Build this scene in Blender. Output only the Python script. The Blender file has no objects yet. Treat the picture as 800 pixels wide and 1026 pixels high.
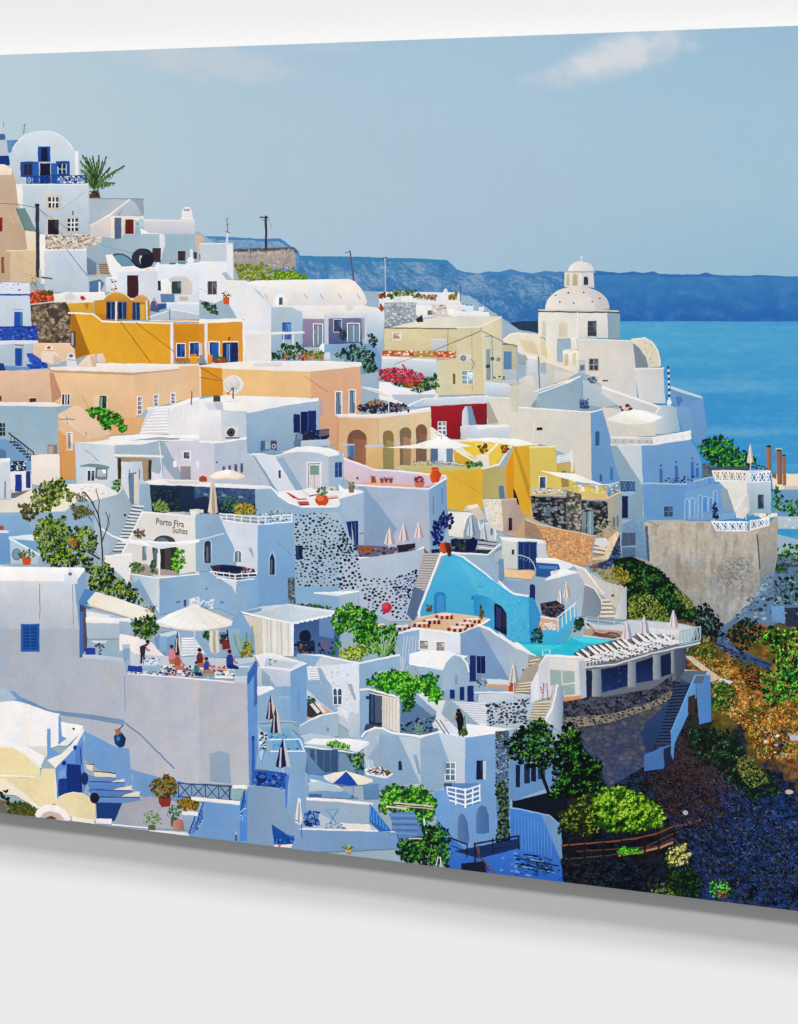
# A large unframed metal photo print floats off a pale wall, seen at a slight angle and lit from above.
# The printed picture (a white hillside village over the sea) is flat ink: every printed shape is a wafer-thin sheet
# on the panel's face, a few hundredths of a millimetre above the one it covers.  The ink colours are the print's own and hold the village's light and shade.
import bpy, math, random
import numpy as np
from mathutils import noise as mnoise, Vector
from mathutils.geometry import tessellate_polygon
random.seed(7)
rnd = random.random
scene = bpy.context.scene
COL = scene.collection

# ------------------------------------------------------------------ camera / print geometry
FPX = 1600.0                       # focal length in photo pixels
HY = 228.0                         # horizon row of the photograph
TH = math.atan(FPX / 5138.0)       # yaw between camera and print
CT, ST = math.cos(TH), math.sin(TH)
DIST = 1.55                        # camera to print face
GAP = 0.016                        # wall to back of panel
THICK = 0.0035
FACE_Y = -(GAP + THICK)
CAM = Vector((0.55, FACE_Y - DIST, 1.75))

def to_print(x, y):
    """trace coordinates (pixels of the reference) -> metres on the face of the print"""
    u = (x - 400.0) / FPX; v = -(y - HY) / FPX
    t = DIST / (u * ST + CT)
    return CAM.x + t * (u * CT - ST), CAM.z + t * v

def top_y(x): return 55.0 - 0.0366 * x
def bot_y(x): return 814.0 + 0.1236 * x
XL, XR = -70.0, 880.0
K = 1.10                           # how brightly the lamps light the face: ink albedo = picture colour / K

def lin(c):
    return c / 12.92 if c <= 0.04045 else ((c + 0.055) / 1.055) ** 2.4
def tone(v):                       # print contrast
    return max(0.0, min(1.0, v + TONE * (v - 0.5) * (1 - (2 * v - 1) ** 2) * 1.0))
TONE = 0.07
SHADE_INK = False                  # village inks: shade on the pale bluish walls is deepened in the colour
_cc = {}
def hx(s):
    key = (s, SHADE_INK)
    if key not in _cc:
        r_, g_, b_ = (int(s[i:i+2], 16) / 255.0 for i in (0, 2, 4))
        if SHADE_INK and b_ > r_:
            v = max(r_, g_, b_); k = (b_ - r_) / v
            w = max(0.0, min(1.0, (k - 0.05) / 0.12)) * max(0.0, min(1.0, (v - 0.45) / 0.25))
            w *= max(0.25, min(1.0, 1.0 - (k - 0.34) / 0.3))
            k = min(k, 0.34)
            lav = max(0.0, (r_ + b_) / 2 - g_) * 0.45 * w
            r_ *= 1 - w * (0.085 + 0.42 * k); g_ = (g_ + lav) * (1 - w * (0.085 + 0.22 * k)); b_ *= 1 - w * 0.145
        _cc[key] = tuple(min(0.945, lin(tone(c)) / K) for c in (r_, g_, b_))
    return _cc[key]
def mix(a, b, t):
    t = max(0.0, min(1.0, t))
    return tuple(a[i] + (b[i] - a[i]) * t for i in range(3))
def fbm(x, y, o=4, s=1.0, z=0.0):
    return mnoise.fractal(Vector((x * s, y * s, z)), 0.6, 2.1, o)

# ------------------------------------------------------------------ materials
def ink_material(name, amt_fine, amt_broad, rough=0.5, fine=260.0, broad=38.0):
    m = bpy.data.materials.new(name); m.use_nodes = True
    nt = m.node_tree; n = nt.nodes; n.clear()
    out = n.new('ShaderNodeOutputMaterial'); bs = n.new('ShaderNodeBsdfPrincipled')
    bs.inputs['Roughness'].default_value = rough
    bs.inputs['Specular IOR Level'].default_value = 0.12
    at = n.new('ShaderNodeAttribute'); at.attribute_name = 'ink'
    tc = n.new('ShaderNodeTexCoord')
    a = n.new('ShaderNodeTexNoise'); a.inputs['Scale'].default_value = fine; a.inputs['Detail'].default_value = 4; a.inputs['Roughness'].default_value = 0.7
    b = n.new('ShaderNodeTexNoise'); b.inputs['Scale'].default_value = broad; b.inputs['Detail'].default_value = 5; b.inputs['Roughness'].default_value = 0.65
    ra = n.new('ShaderNodeMapRange'); ra.inputs[1].default_value = 0.3; ra.inputs[2].default_value = 0.7
    ra.inputs[3].default_value = 1 - amt_fine; ra.inputs[4].default_value = 1 + amt_fine * 0.7
    rb = n.new('ShaderNodeMapRange'); rb.inputs[1].default_value = 0.3; rb.inputs[2].default_value = 0.7
    rb.inputs[3].default_value = 1 - amt_broad; rb.inputs[4].default_value = 1 + amt_broad * 0.6
    mu = n.new('ShaderNodeMath'); mu.operation = 'MULTIPLY'
    sc = n.new('ShaderNodeVectorMath'); sc.operation = 'SCALE'
    cl = n.new('ShaderNodeVectorMath'); cl.operation = 'MINIMUM'; cl.inputs[1].default_value = (0.96, 0.96, 0.96)
    L = nt.links.new
    L(tc.outputs['Object'], a.inputs['Vector']); L(tc.outputs['Object'], b.inputs['Vector'])
    L(a.outputs['Fac'], ra.inputs[0]); L(b.outputs['Fac'], rb.inputs[0])
    L(ra.outputs[0], mu.inputs[0]); L(rb.outputs[0], mu.inputs[1])
    # faint warm/cool drift of the plaster
    t3 = n.new('ShaderNodeTexNoise'); t3.inputs['Scale'].default_value = broad * 1.7; t3.inputs['Detail'].default_value = 4
    mp = n.new('ShaderNodeMapping'); mp.inputs['Scale'].default_value = (1.0, 1.0, 0.45); mp.inputs['Location'].default_value = (3.1, 0, 7.7)
    L(tc.outputs['Object'], mp.inputs['Vector']); L(mp.outputs[0], t3.inputs['Vector'])
    tr = n.new('ShaderNodeMapRange'); tr.inputs[1].default_value = 0.3; tr.inputs[2].default_value = 0.7; tr.inputs[3].default_value = 1 - amt_broad * 0.7; tr.inputs[4].default_value = 1 + amt_broad * 0.7
    tb = n.new('ShaderNodeMath'); tb.operation = 'SUBTRACT'; tb.inputs[0].default_value = 2.0
    cx = n.new('ShaderNodeCombineXYZ'); cx.inputs[1].default_value = 1.0
    ml = n.new('ShaderNodeVectorMath'); ml.operation = 'MULTIPLY'
    L(t3.outputs['Fac'], tr.inputs[0]); L(tr.outputs[0], cx.inputs[0]); L(tr.outputs[0], tb.inputs[1]); L(tb.outputs[0], cx.inputs[2])
    L(at.outputs['Color'], ml.inputs[0]); L(cx.outputs[0], ml.inputs[1]); L(ml.outputs[0], sc.inputs[0]); L(mu.outputs[0], sc.inputs['Scale'])
    L(sc.outputs[0], cl.inputs[0]); L(cl.outputs[0], bs.inputs['Base Color'])
    L(bs.outputs[0], out.inputs[0])
    return m
INK = ink_material('printed_ink_plaster', 0.13, 0.085, fine=800.0, broad=40.0)
INK_SMOOTH = ink_material('printed_ink_smooth', 0.012, 0.012)
INK_ROUGH = ink_material('printed_ink_rough', 0.20, 0.14, fine=300, broad=70)

# ------------------------------------------------------------------ layering
SS = 2                                           # cells per pixel
HM = np.zeros((1100 * SS, 1000 * SS), dtype=np.int32)      # how many sheets already lie over each spot of the print
LAYER = 7e-7
def _level(pts):
    xs = [(q[0] + 80) * SS for q in pts]; ys = [q[1] * SS for q in pts]
    x0 = max(0, int(math.floor(min(xs)))); x1 = min(HM.shape[1], int(math.floor(max(xs))) + 1)
    y0 = max(0, int(math.floor(min(ys)))); y1 = min(HM.shape[0], int(math.floor(max(ys))) + 1)
    if x1 <= x0 or y1 <= y0: return 1
    v = HM[y0:y1, x0:x1]
    if (x1 - x0) * (y1 - y0) < 150:
        l = int(v.max()) + 1; v[:] = l
        return l
    X = (np.arange(x0, x1) + 0.5)[None, :]; Y = (np.arange(y0, y1) + 0.5)[:, None]
    m = np.zeros((y1 - y0, x1 - x0), dtype=bool)
    n = len(pts)
    for i in range(n):
        ax, ay, bx, by = xs[i], ys[i], xs[(i + 1) % n], ys[(i + 1) % n]
        if ay == by: continue
        m ^= ((ay > Y) != (by > Y)) & (X < (bx - ax) * (Y - ay) / (by - ay) + ax)
    g = m.copy()
    g[1:] |= m[:-1]; g[:-1] |= m[1:]; g[:, 1:] |= g[:, :-1].copy(); g[:, :-1] |= g[:, 1:].copy()
    for i in range(n):
        ax, ay, bx, by = xs[i], ys[i], xs[(i + 1) % n], ys[(i + 1) % n]
        k = int(max(abs(bx - ax), abs(by - ay))) + 1
        t = np.linspace(0, 1, k + 1)
        jx = np.clip((ax + (bx - ax) * t).astype(int) - x0, 0, x1 - x0 - 1); jy = np.clip((ay + (by - ay) * t).astype(int) - y0, 0, y1 - y0 - 1)
        g[jy, jx] = True
    l = int(v[g].max()) + 1; v[g] = l
    return l

def _clip(pts):
    """Sutherland-Hodgman against the four edges of the print; pts = [(x,y,r,g,b)]"""
    tests = (lambda q: q[1] - top_y(q[0]), lambda q: bot_y(q[0]) - q[1], lambda q: q[0] - XL, lambda q: XR - q[0])
    for f in tests:
        d = [f(q) for q in pts]
        if min(d) >= 0: continue
        if max(d) <= 0: return []
        o = []
        for i in range(len(pts)):
            a, b = pts[i - 1], pts[i]; da, db = d[i - 1], d[i]
            if (da < 0) != (db < 0):
                t = da / (da - db)
                o.append(tuple(a[k] + (b[k] - a[k]) * t for k in range(5)))
            if db >= 0: o.append(b)
        pts = o
        if len(pts) < 3: return []
    return pts

class Sheet:
    """one printed shape (a part or a sub-part of the print), gathered into one mesh"""
    def __init__(s, name, label, parent, mat):
        s.name, s.label, s.parent, s.mat = name, label, parent, mat
        s.co, s.colr, s.sizes = [], [], []
    def add(s, pts, cols, level=None, small=False):
        small = small or level is not None
        q = _clip([(p[0], p[1], c[0], c[1], c[2]) for p, c in zip(pts, cols)])
        if len(q) < 3: return
        if level is None: level = _level([(a[0], a[1]) for a in q])
        yy = FACE_Y - 1e-5 - level * LAYER
        if len(q) > 4 and not small:
            for t in tessellate_polygon([[Vector((a[0], a[1], 0)) for a in q]]):
                tri = [q[i] for i in t]
                ar = (tri[1][0] - tri[0][0]) * (tri[2][1] - tri[0][1]) - (tri[1][1] - tri[0][1]) * (tri[2][0] - tri[0][0])
                if abs(ar) < 1e-7: continue
                if ar > 0: tri.reverse()
                for a in tri:
                    X, Z = to_print(a[0], a[1])
                    s.co.append((X, yy, Z)); s.colr.append((a[2], a[3], a[4], 1.0))
                s.sizes.append(3)
            return
        for a in q:
            X, Z = to_print(a[0], a[1])
            s.co.append((X, yy, Z)); s.colr.append((a[2], a[3], a[4], 1.0))
        s.sizes.append(len(q))
SHEETS = []
cur = None; curpart = None
_t = (0.0, 0.0, 1.0)
def T(x0, y0, s):
    global _t
    _t = (float(x0), float(y0), float(s))
def tp(x, y):
    X = _t[0] + x / _t[2]; Y = _t[1] + y / _t[2]
    if X < 1.0: X = XL - 5
    elif X > 799.0: X = XR + 5
    return X, Y
def part(name, label=None, mat=None):
    global cur, curpart
    cur = curpart = Sheet(name, label, None, mat or INK); SHEETS.append(cur); return cur
def sub(name, label=None, mat=None):
    global cur
    cur = Sheet(name, label, curpart, mat or curpart.mat); SHEETS.append(cur); return cur
def back():
    global cur
    cur = curpart
def on(sheet):
    global cur, curpart
    cur = curpart = sheet
def P(s):
    if isinstance(s, str):
        v = s.replace(',', ' ').split()
        return [(float(v[i]), float(v[i + 1])) for i in range(0, len(v), 2)]
    return s
def _cols(pts, c):
    if not isinstance(c, str): return [c] * len(pts)
    if '>' in c or '|' in c:
        k = 1 if '>' in c else 0
        a, b = c.split('>' if k else '|')
        a, b = hx(a), hx(b)
        lo = min(q[k] for q in pts); hi = max(q[k] for q in pts)
        return [mix(a, b, (q[k] - lo) / max(1e-6, hi - lo)) for q in pts]
    return [hx(c)] * len(pts)
def _warp(x, y):
    return (x + 0.42 * fbm(x, y, 2, 0.16, 1.7) + 0.16 * fbm(x, y, 1, 0.7, 5.1), y + 0.42 * fbm(x, y, 2, 0.16, 31.3) + 0.16 * fbm(x, y, 1, 0.7, 8.8))
def _soften(pts, cols):
    """plaster edges are never ruler-straight: split long edges and nudge them by a smooth field"""
    o, oc = [], []
    n = len(pts)
    for i in range(n):
        (ax, ay), (bx, by) = pts[i], pts[(i + 1) % n]
        d = math.hypot(bx - ax, by - ay); k = max(1, min(60, int(d / 3.5)))
        for j in range(k):
            t = j / k
            o.append(_warp(ax + (bx - ax) * t, ay + (by - ay) * t)); oc.append(mix(cols[i], cols[(i + 1) % n], t))
    return o, oc
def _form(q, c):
    """flat colours of larger shapes get a faint light fall-off put into the ink, brighter at the top"""
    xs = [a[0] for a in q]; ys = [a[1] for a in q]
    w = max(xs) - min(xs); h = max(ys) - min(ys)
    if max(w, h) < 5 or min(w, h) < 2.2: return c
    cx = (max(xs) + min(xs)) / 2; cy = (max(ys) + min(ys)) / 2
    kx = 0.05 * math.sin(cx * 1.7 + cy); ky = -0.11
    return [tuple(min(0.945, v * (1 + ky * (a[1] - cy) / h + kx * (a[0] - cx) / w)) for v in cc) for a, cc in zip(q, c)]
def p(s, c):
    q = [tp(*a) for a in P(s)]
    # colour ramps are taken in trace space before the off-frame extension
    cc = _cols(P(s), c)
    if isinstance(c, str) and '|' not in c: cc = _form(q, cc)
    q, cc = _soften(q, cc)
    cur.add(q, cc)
def pp(pts, c):                    # absolute pixels
    q, cc = _soften(pts, _cols(pts, c))
    cur.add(q, cc)
def r(x, y, w, h, c):
    p([(x, y), (x + w, y), (x + w, y + h), (x, y + h)], c)
def ell(cx, cy, rx, ry, c, n=18, a0=0, a1=360):
    q = []
    for i in range(n + (0 if a1 - a0 >= 360 else 1)):
        a = math.radians(a0 + (a1 - a0) * i / n)
        q.append((cx + rx * math.cos(a), cy - ry * math.sin(a)))
    p(q, c)
def ln(s, w, c):
    q = P(s)
    for i in range(len(q) - 1):
        (ax, ay), (bx, by) = q[i], q[i + 1]
        d = math.hypot(bx - ax, by - ay) or 1
        nx, ny = -(by - ay) / d * w / 2, (bx - ax) / d * w / 2
        ex, ey = (bx - ax) / d * w * 0.15, (by - ay) / d * w * 0.15
        p([(ax + nx - ex, ay + ny - ey), (bx + nx + ex, by + ny + ey), (bx - nx + ex, by - ny + ey), (ax - nx - ex, ay - ny - ey)], c)
def arch(x, y, w, h, c, k=None):
    """rounded-top opening; (x,y) is the top-left of its bounding box"""
    k = w / 2 if k is None else k
    q = [(x, y + h)] + [(x + w / 2 - w / 2 * math.cos(math.pi * i / 10), y + k - k * math.sin(math.pi * i / 10)) for i in range(11)] + [(x + w, y + h)]
    p(q, c)
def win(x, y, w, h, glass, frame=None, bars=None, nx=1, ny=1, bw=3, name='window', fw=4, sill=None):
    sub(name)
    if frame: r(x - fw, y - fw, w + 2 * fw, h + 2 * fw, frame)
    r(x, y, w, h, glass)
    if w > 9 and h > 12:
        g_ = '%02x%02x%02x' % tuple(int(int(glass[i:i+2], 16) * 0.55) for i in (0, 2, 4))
        r(x, y, w, 3, g_); r(x, y, 2.5, h, g_)  # shade of the reveal inked along top and left
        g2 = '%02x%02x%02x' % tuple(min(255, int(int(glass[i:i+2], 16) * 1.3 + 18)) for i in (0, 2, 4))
        p([(x + w * 0.55, y + 4), (x + w - 1, y + 4), (x + w - 1, y + h * 0.55), (x + w * 0.72, y + h * 0.6)], g2)  # highlight streak on the pane, drawn as lighter ink
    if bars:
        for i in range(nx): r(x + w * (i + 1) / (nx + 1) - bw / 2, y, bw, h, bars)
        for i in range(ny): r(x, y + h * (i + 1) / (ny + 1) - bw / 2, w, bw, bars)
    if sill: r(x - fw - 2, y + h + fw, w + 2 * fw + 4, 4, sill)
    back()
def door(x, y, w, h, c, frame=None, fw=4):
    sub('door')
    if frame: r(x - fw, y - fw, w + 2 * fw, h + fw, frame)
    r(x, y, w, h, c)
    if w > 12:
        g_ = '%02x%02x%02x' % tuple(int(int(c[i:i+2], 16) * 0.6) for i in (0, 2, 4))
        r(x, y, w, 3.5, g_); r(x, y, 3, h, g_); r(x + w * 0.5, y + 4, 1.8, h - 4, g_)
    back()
def awin(x, y, w, h, c, frame=None, fw=4):
    sub('window')
    if frame: arch(x - fw, y - fw, w + 2 * fw, h + fw, frame)
    arch(x, y, w, h, c); back()
def inside(pt, q):
    x, y = pt; c = False; j = len(q) - 1
    for i in range(len(q)):
        xi, yi = q[i]; xj, yj = q[j]
        if (yi > y) != (yj > y) and x < (xj - xi) * (y - yi) / (yj - yi) + xi: c = not c
        j = i
    return c
def scatter(q, n):
    xs = [a[0] for a in q]; ys = [a[1] for a in q]; o = []
    for _ in range(n * 30):
        a = (random.uniform(min(xs), max(xs)), random.uniform(min(ys), max(ys)))
        if inside(a, q): o.append(a)
        if len(o) >= n: break
    return o
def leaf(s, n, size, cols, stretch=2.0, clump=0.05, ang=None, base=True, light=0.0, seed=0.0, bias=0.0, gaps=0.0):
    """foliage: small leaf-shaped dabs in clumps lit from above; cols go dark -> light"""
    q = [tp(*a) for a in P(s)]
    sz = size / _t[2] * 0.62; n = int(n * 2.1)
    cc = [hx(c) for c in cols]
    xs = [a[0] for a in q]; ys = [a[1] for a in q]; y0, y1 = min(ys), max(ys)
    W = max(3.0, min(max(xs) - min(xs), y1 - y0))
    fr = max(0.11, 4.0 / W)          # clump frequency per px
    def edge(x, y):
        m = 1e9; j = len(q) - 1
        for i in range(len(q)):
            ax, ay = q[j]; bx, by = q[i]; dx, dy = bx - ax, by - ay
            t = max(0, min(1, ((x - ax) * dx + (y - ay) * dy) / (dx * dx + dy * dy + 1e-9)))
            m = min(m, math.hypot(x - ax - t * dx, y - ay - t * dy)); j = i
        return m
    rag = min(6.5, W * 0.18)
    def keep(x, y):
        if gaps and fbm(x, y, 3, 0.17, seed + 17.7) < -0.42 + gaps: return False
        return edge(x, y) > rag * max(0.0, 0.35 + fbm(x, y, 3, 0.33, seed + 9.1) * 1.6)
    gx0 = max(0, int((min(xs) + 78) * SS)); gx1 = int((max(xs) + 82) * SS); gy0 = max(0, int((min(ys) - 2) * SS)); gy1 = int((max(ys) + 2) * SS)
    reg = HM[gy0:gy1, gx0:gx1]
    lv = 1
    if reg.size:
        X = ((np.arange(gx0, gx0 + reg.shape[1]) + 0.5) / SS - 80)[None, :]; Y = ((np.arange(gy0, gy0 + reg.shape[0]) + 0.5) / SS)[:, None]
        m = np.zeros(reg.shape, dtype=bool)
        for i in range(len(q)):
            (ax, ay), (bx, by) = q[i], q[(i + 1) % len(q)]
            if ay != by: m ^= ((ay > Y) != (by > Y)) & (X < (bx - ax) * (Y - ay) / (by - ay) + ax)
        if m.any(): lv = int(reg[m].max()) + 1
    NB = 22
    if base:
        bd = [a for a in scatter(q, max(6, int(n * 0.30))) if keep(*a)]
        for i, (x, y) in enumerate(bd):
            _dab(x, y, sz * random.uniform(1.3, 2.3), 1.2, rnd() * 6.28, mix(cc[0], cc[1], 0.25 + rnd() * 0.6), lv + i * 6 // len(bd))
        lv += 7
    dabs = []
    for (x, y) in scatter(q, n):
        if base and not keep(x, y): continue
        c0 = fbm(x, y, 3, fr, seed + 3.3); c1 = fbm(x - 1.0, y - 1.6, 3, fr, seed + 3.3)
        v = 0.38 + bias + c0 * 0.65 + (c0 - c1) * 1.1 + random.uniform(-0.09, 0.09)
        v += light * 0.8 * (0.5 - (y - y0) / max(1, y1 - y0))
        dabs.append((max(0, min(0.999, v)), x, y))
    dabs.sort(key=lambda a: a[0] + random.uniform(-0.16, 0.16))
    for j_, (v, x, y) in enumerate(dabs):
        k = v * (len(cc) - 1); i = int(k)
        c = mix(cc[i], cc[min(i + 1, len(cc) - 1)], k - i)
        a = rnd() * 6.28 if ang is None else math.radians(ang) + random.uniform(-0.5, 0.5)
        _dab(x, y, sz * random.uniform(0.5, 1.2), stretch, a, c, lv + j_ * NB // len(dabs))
def _dab(x, y, s, st, a, c, level):
    ca, sa = math.cos(a), math.sin(a)
    q = []
    for (u, v) in ((-1, 0), (-0.3, -0.5), (0.45, -0.42), (1, 0), (0.4, 0.5), (-0.35, 0.42)):
        u *= s * random.uniform(0.8, 1.15); v *= s / st * 1.3 * random.uniform(0.8, 1.2)
        q.append((x + u * ca - v * sa, y + u * sa + v * ca))
    x0 = int((min(b[0] for b in q) + 80) * SS); x1 = int((max(b[0] for b in q) + 80) * SS) + 1
    y0 = int(min(b[1] for b in q) * SS); y1 = int(max(b[1] for b in q) * SS) + 1
    if x0 < 0 or y0 < 0: return
    v = HM[y0:y1, x0:x1]
    if not v.size or int(v.max()) >= level: return      # two sheets never share a plane
    v[:] = level
    cur.add(q, [c] * 6, level=level)
def rub(s, n, size, cols, flat=1.4, mind=None, ang=0.0):
    """stones: irregular many-sided blobs kept apart"""
    q = [tp(*a) for a in P(s)]
    sz = size / _t[2]; mind = (mind or size * 1.5) / _t[2]
    got = []
    for (x, y) in scatter(q, n * 4):
        if all((x - a) ** 2 + ((y - b) * flat) ** 2 > mind * mind for a, b in got):
            got.append((x, y))
            if len(got) >= n: break
    for (x, y) in got:
        c = random.choice(cols); k = sz * random.uniform(0.55, 1.2); a0 = rnd() * 6.28
        m = random.choice((5, 6, 7)); o = []
        for i in range(m):
            a = a0 + 6.283 * i / m; rr = k * random.uniform(0.55, 1.2)
            u, v = rr * math.cos(a), rr * math.sin(a) / flat
            o.append((x + u * math.cos(ang) - v * math.sin(ang), y + u * math.sin(ang) + v * math.cos(ang)))
        cur.add(o, _cols(o, c))
def field(q, cell, fn):
    """cells of `cell` px inside polygon q (absolute px), smooth corner colours from fn(x,y)"""
    xs = [a[0] for a in q]; ys = [a[1] for a in q]
    nx = int((max(xs) - min(xs)) / cell) + 1; ny = int((max(ys) - min(ys)) / cell) + 1
    cache = {}
    def g(i, j):
        if (i, j) not in cache: cache[(i, j)] = fn(min(xs) + i * cell, min(ys) + j * cell)
        return cache[(i, j)]
    todo = []
    for j in range(ny):
        for i in range(nx):
            x = min(xs) + i * cell; y = min(ys) + j * cell
            if inside((x + cell / 2, y + cell / 2), q): todo.append((i, j, x, y))
    if not todo: return
    lv = 0
    for (i, j, x, y) in todo:
        v = HM[max(0, int(y * SS)):int((y + cell) * SS) + 1, max(0, int((x + 80) * SS)):int((x + cell + 80) * SS) + 1]
        if v.size: lv = max(lv, int(v.max()))
    lv += 1
    for (i, j, x, y) in todo:
        HM[max(0, int(y * SS)):int((y + cell) * SS) + 1, max(0, int((x + 80) * SS)):int((x + cell + 80) * SS) + 1] = lv
        cur.add([(x, y), (x + cell, y), (x + cell, y + cell), (x, y + cell)], [g(i, j), g(i + 1, j), g(i + 1, j + 1), g(i, j + 1)], level=lv)
def rail(a, b, h, n, w, c, kind='x', name='railing'):
    """railing between two foot points a and b (tile px) with height h"""
    sub(name)
    (ax, ay), (bx, by) = a, b
    ln([(ax, ay - h), (bx, by - h)], w * 1.2, c); ln([(ax, ay), (bx, by)], w, c)
    for i in range(n + 1):
        t = i / n; x = ax + (bx - ax) * t; y = ay + (by - ay) * t
        ln([(x, y), (x, y - h)], w, c)
        if i < n and kind in 'xz':
            t2 = (i + 1) / n; x2 = ax + (bx - ax) * t2; y2 = ay + (by - ay) * t2
            ln([(x, y), (x2, y2 - h)], w * 0.8, c)
            if kind == 'x': ln([(x, y - h), (x2, y2)], w * 0.8, c)
    if kind == 'h':
        for k in (0.33, 0.66): ln([(ax, ay - h * k), (bx, by - h * k)], w, c)
    back()
def closed_umbrella(x, y, w, h, cl, cd, label, pole='d8d4d0', foot=14):
    """folded parasol, tip at (x,y)"""
    part('folded_umbrella', label)
    sub('pole'); ln([(x, y + h * 0.5), (x, y + h + foot)], 3.5, pole); back()
    sub('canopy')
    p([(x - 2, y), (x + 2, y), (x + w * 0.3, y + h * 0.45), (x + w / 2, y + h), (x + w * 0.15, y + h * 0.96), (x - w * 0.1, y + h * 1.02), (x - w / 2, y + h * 0.97), (x - w * 0.28, y + h * 0.45)], cl)
    p([(x, y + 3), (x + 2, y), (x + w * 0.3, y + h * 0.45), (x + w / 2, y + h), (x + w * 0.22, y + h * 0.97)], cd)
    p([(x - w * 0.16, y + h * 0.3), (x - w * 0.08, y + h * 0.3), (x - w * 0.14, y + h), (x - w * 0.27, y + h * 0.98)], cd)
    back()
def steps(s, n, lit, dark):
    """flight of steps filling quad tl,tr,br,bl"""
    (a, b, c, d) = P(s)
    for i in range(n):
        t0, t1, tm = i / n, (i + 1) / n, (i + 0.55) / n
        f = lambda u, v, t: (u[0] + (v[0] - u[0]) * t, u[1] + (v[1] - u[1]) * t)
        p([f(a, d, t0), f(b, c, t0), f(b, c, tm), f(a, d, tm)], lit)
        p([f(a, d, tm), f(b, c, tm), f(b, c, t1), f(a, d, t1)], dark)
def pot(x, y, w, h, plant, c='c4532c', leaves=('1c4a18', '3f8a2a', '8ac050'), label='potted plant', n=26, spread=1.6, up=1.3):
    part('potted_plant', label)
    sub('pot'); p([(x - w / 2, y), (x + w / 2, y), (x + w * 0.36, y + h), (x - w * 0.36, y + h)], c); ell(x, y, w / 2, h * 0.16, c); back()
    if plant:
        sub('foliage', None, INK_ROUGH)
        q = [(x - w * spread / 2, y - h * 0.3), (x - w * 0.4 * spread, y - h * up * 0.8), (x, y - h * up), (x + w * 0.4 * spread, y - h * up * 0.8), (x + w * spread / 2, y - h * 0.3), (x, y + h * 0.15)]
        leaf(q, n, max(5, w * 0.17), leaves, clump=0.2); back()
def person(x, y, h, label, top, hair='2a1c16', skin='b5785a', legs=None, lean=0, seated=False):
    """small printed figure, head centre (x,y), height h"""
    part('person', label)
    k = h / 100.0
    tx = x + lean * k
    if seated:
        p([(x - 9*k, y + 12*k), (x + 9*k, y + 12*k), (tx + 15*k, y + 30*k), (tx + 16*k, y + 58*k), (tx - 14*k, y + 60*k), (tx - 15*k, y + 30*k)], top)
        p([(tx - 14*k, y + 56*k), (tx + 16*k, y + 54*k), (tx + 40*k, y + 66*k), (tx + 38*k, y + 76*k), (tx - 8*k, y + 74*k)], legs or skin)
        ln([(tx + 13*k, y + 24*k), (tx + 24*k, y + 46*k), (tx + 36*k, y + 50*k)], 7*k, skin)
    else:
        p([(tx - 9*k, y + 48*k), (tx + 11*k, y + 48*k), (tx + 12*k, y + 100*k), (tx + 2*k, y + 100*k), (tx + 1*k, y + 60*k), (tx - 3*k, y + 100*k), (tx - 12*k, y + 99*k)], legs or '23283a')
        p([(x - 8*k, y + 9*k), (x + 9*k, y + 9*k), (tx + 14*k, y + 22*k), (tx + 12*k, y + 52*k), (tx - 11*k, y + 52*k), (tx - 14*k, y + 22*k)], top)
        ln([(tx + 12*k, y + 18*k), (tx + 21*k, y + 36*k), (tx + 32*k, y + 40*k)], 6*k, skin)
    ell(x, y + 2*k, 8*k, 10*k, skin, 10)
    sub('hair'); ell(x - 1*k, y - 2*k, 9*k, 8*k, hair, 10); back()

def masonry(s, size, cols, mortar, flat=1.5, gap=0.10, cell=0.9, top=None, bottom=None):
    """rubble stonework filling a polygon: Voronoi stones with mortar lines between; optional tint from top to bottom"""
    q = [tp(*a) for a in P(s)]
    sz = size / _t[2]; cc = [hx(c) for c in cols]; mo = hx(mortar)
    ys = [a[1] for a in q]; y0, y1 = min(ys), max(ys)
    def fn(x, y):
        wx = x + 0.8 * fbm(x, y, 2, 0.5, 3.0); wy = y + 0.8 * fbm(x, y, 2, 0.5, 13.0)
        d, pt = mnoise.voronoi(Vector((wx / sz, wy * flat / sz, 2.5)))
        e = (d[1] - d[0])
        h = (pt[0].x * 12.9898 + pt[0].y * 78.233 + pt[0].z * 3.7) * 43758.5453; h -= math.floor(h)
        k = h * (len(cc) - 0.001); i = int(k)
        c = cc[i]
        c = tuple(v * (1.12 - 0.5 * d[0] + 0.25 * fbm(x, y, 2, 1.3, 5.0)) for v in c)
        t = max(0.0, min(1.0, e / gap - 0.4))
        c = mix(mo, c, t)
        if top is not None:
            g = (y - y0) / max(1, y1 - y0); tt = mix(hx(top), hx(bottom), g)
            c = mix(c, tt, 0.35)
        return tuple(max(0.0, v) for v in c)
    p(s, mortar)
    field(q, cell, fn)
def lattice(s, n, c, w=2.2, bars=True):
    """crossed-bar balustrade filling a quad tl,tr,br,bl"""
    (a, b, c2, d) = P(s)
    g = lambda u, v, t: (u[0] + (v[0] - u[0]) * t, u[1] + (v[1] - u[1]) * t)
    for i in range(n):
        t0, t1 = i / n, (i + 1) / n
        ln([g(a, b, t0), g(d, c2, t1)], w, c); ln([g(a, b, t1), g(d, c2, t0)], w, c)
        if bars and i % 2 == 0: ln([g(a, b, t0), g(d, c2, t0)], w * 1.4, c)
    ln([g(a, d, 0.02), g(b, c2, 0.02)], w * 1.5, c); ln([g(a, d, 0.97), g(b, c2, 0.97)], w * 1.3, c)
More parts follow.
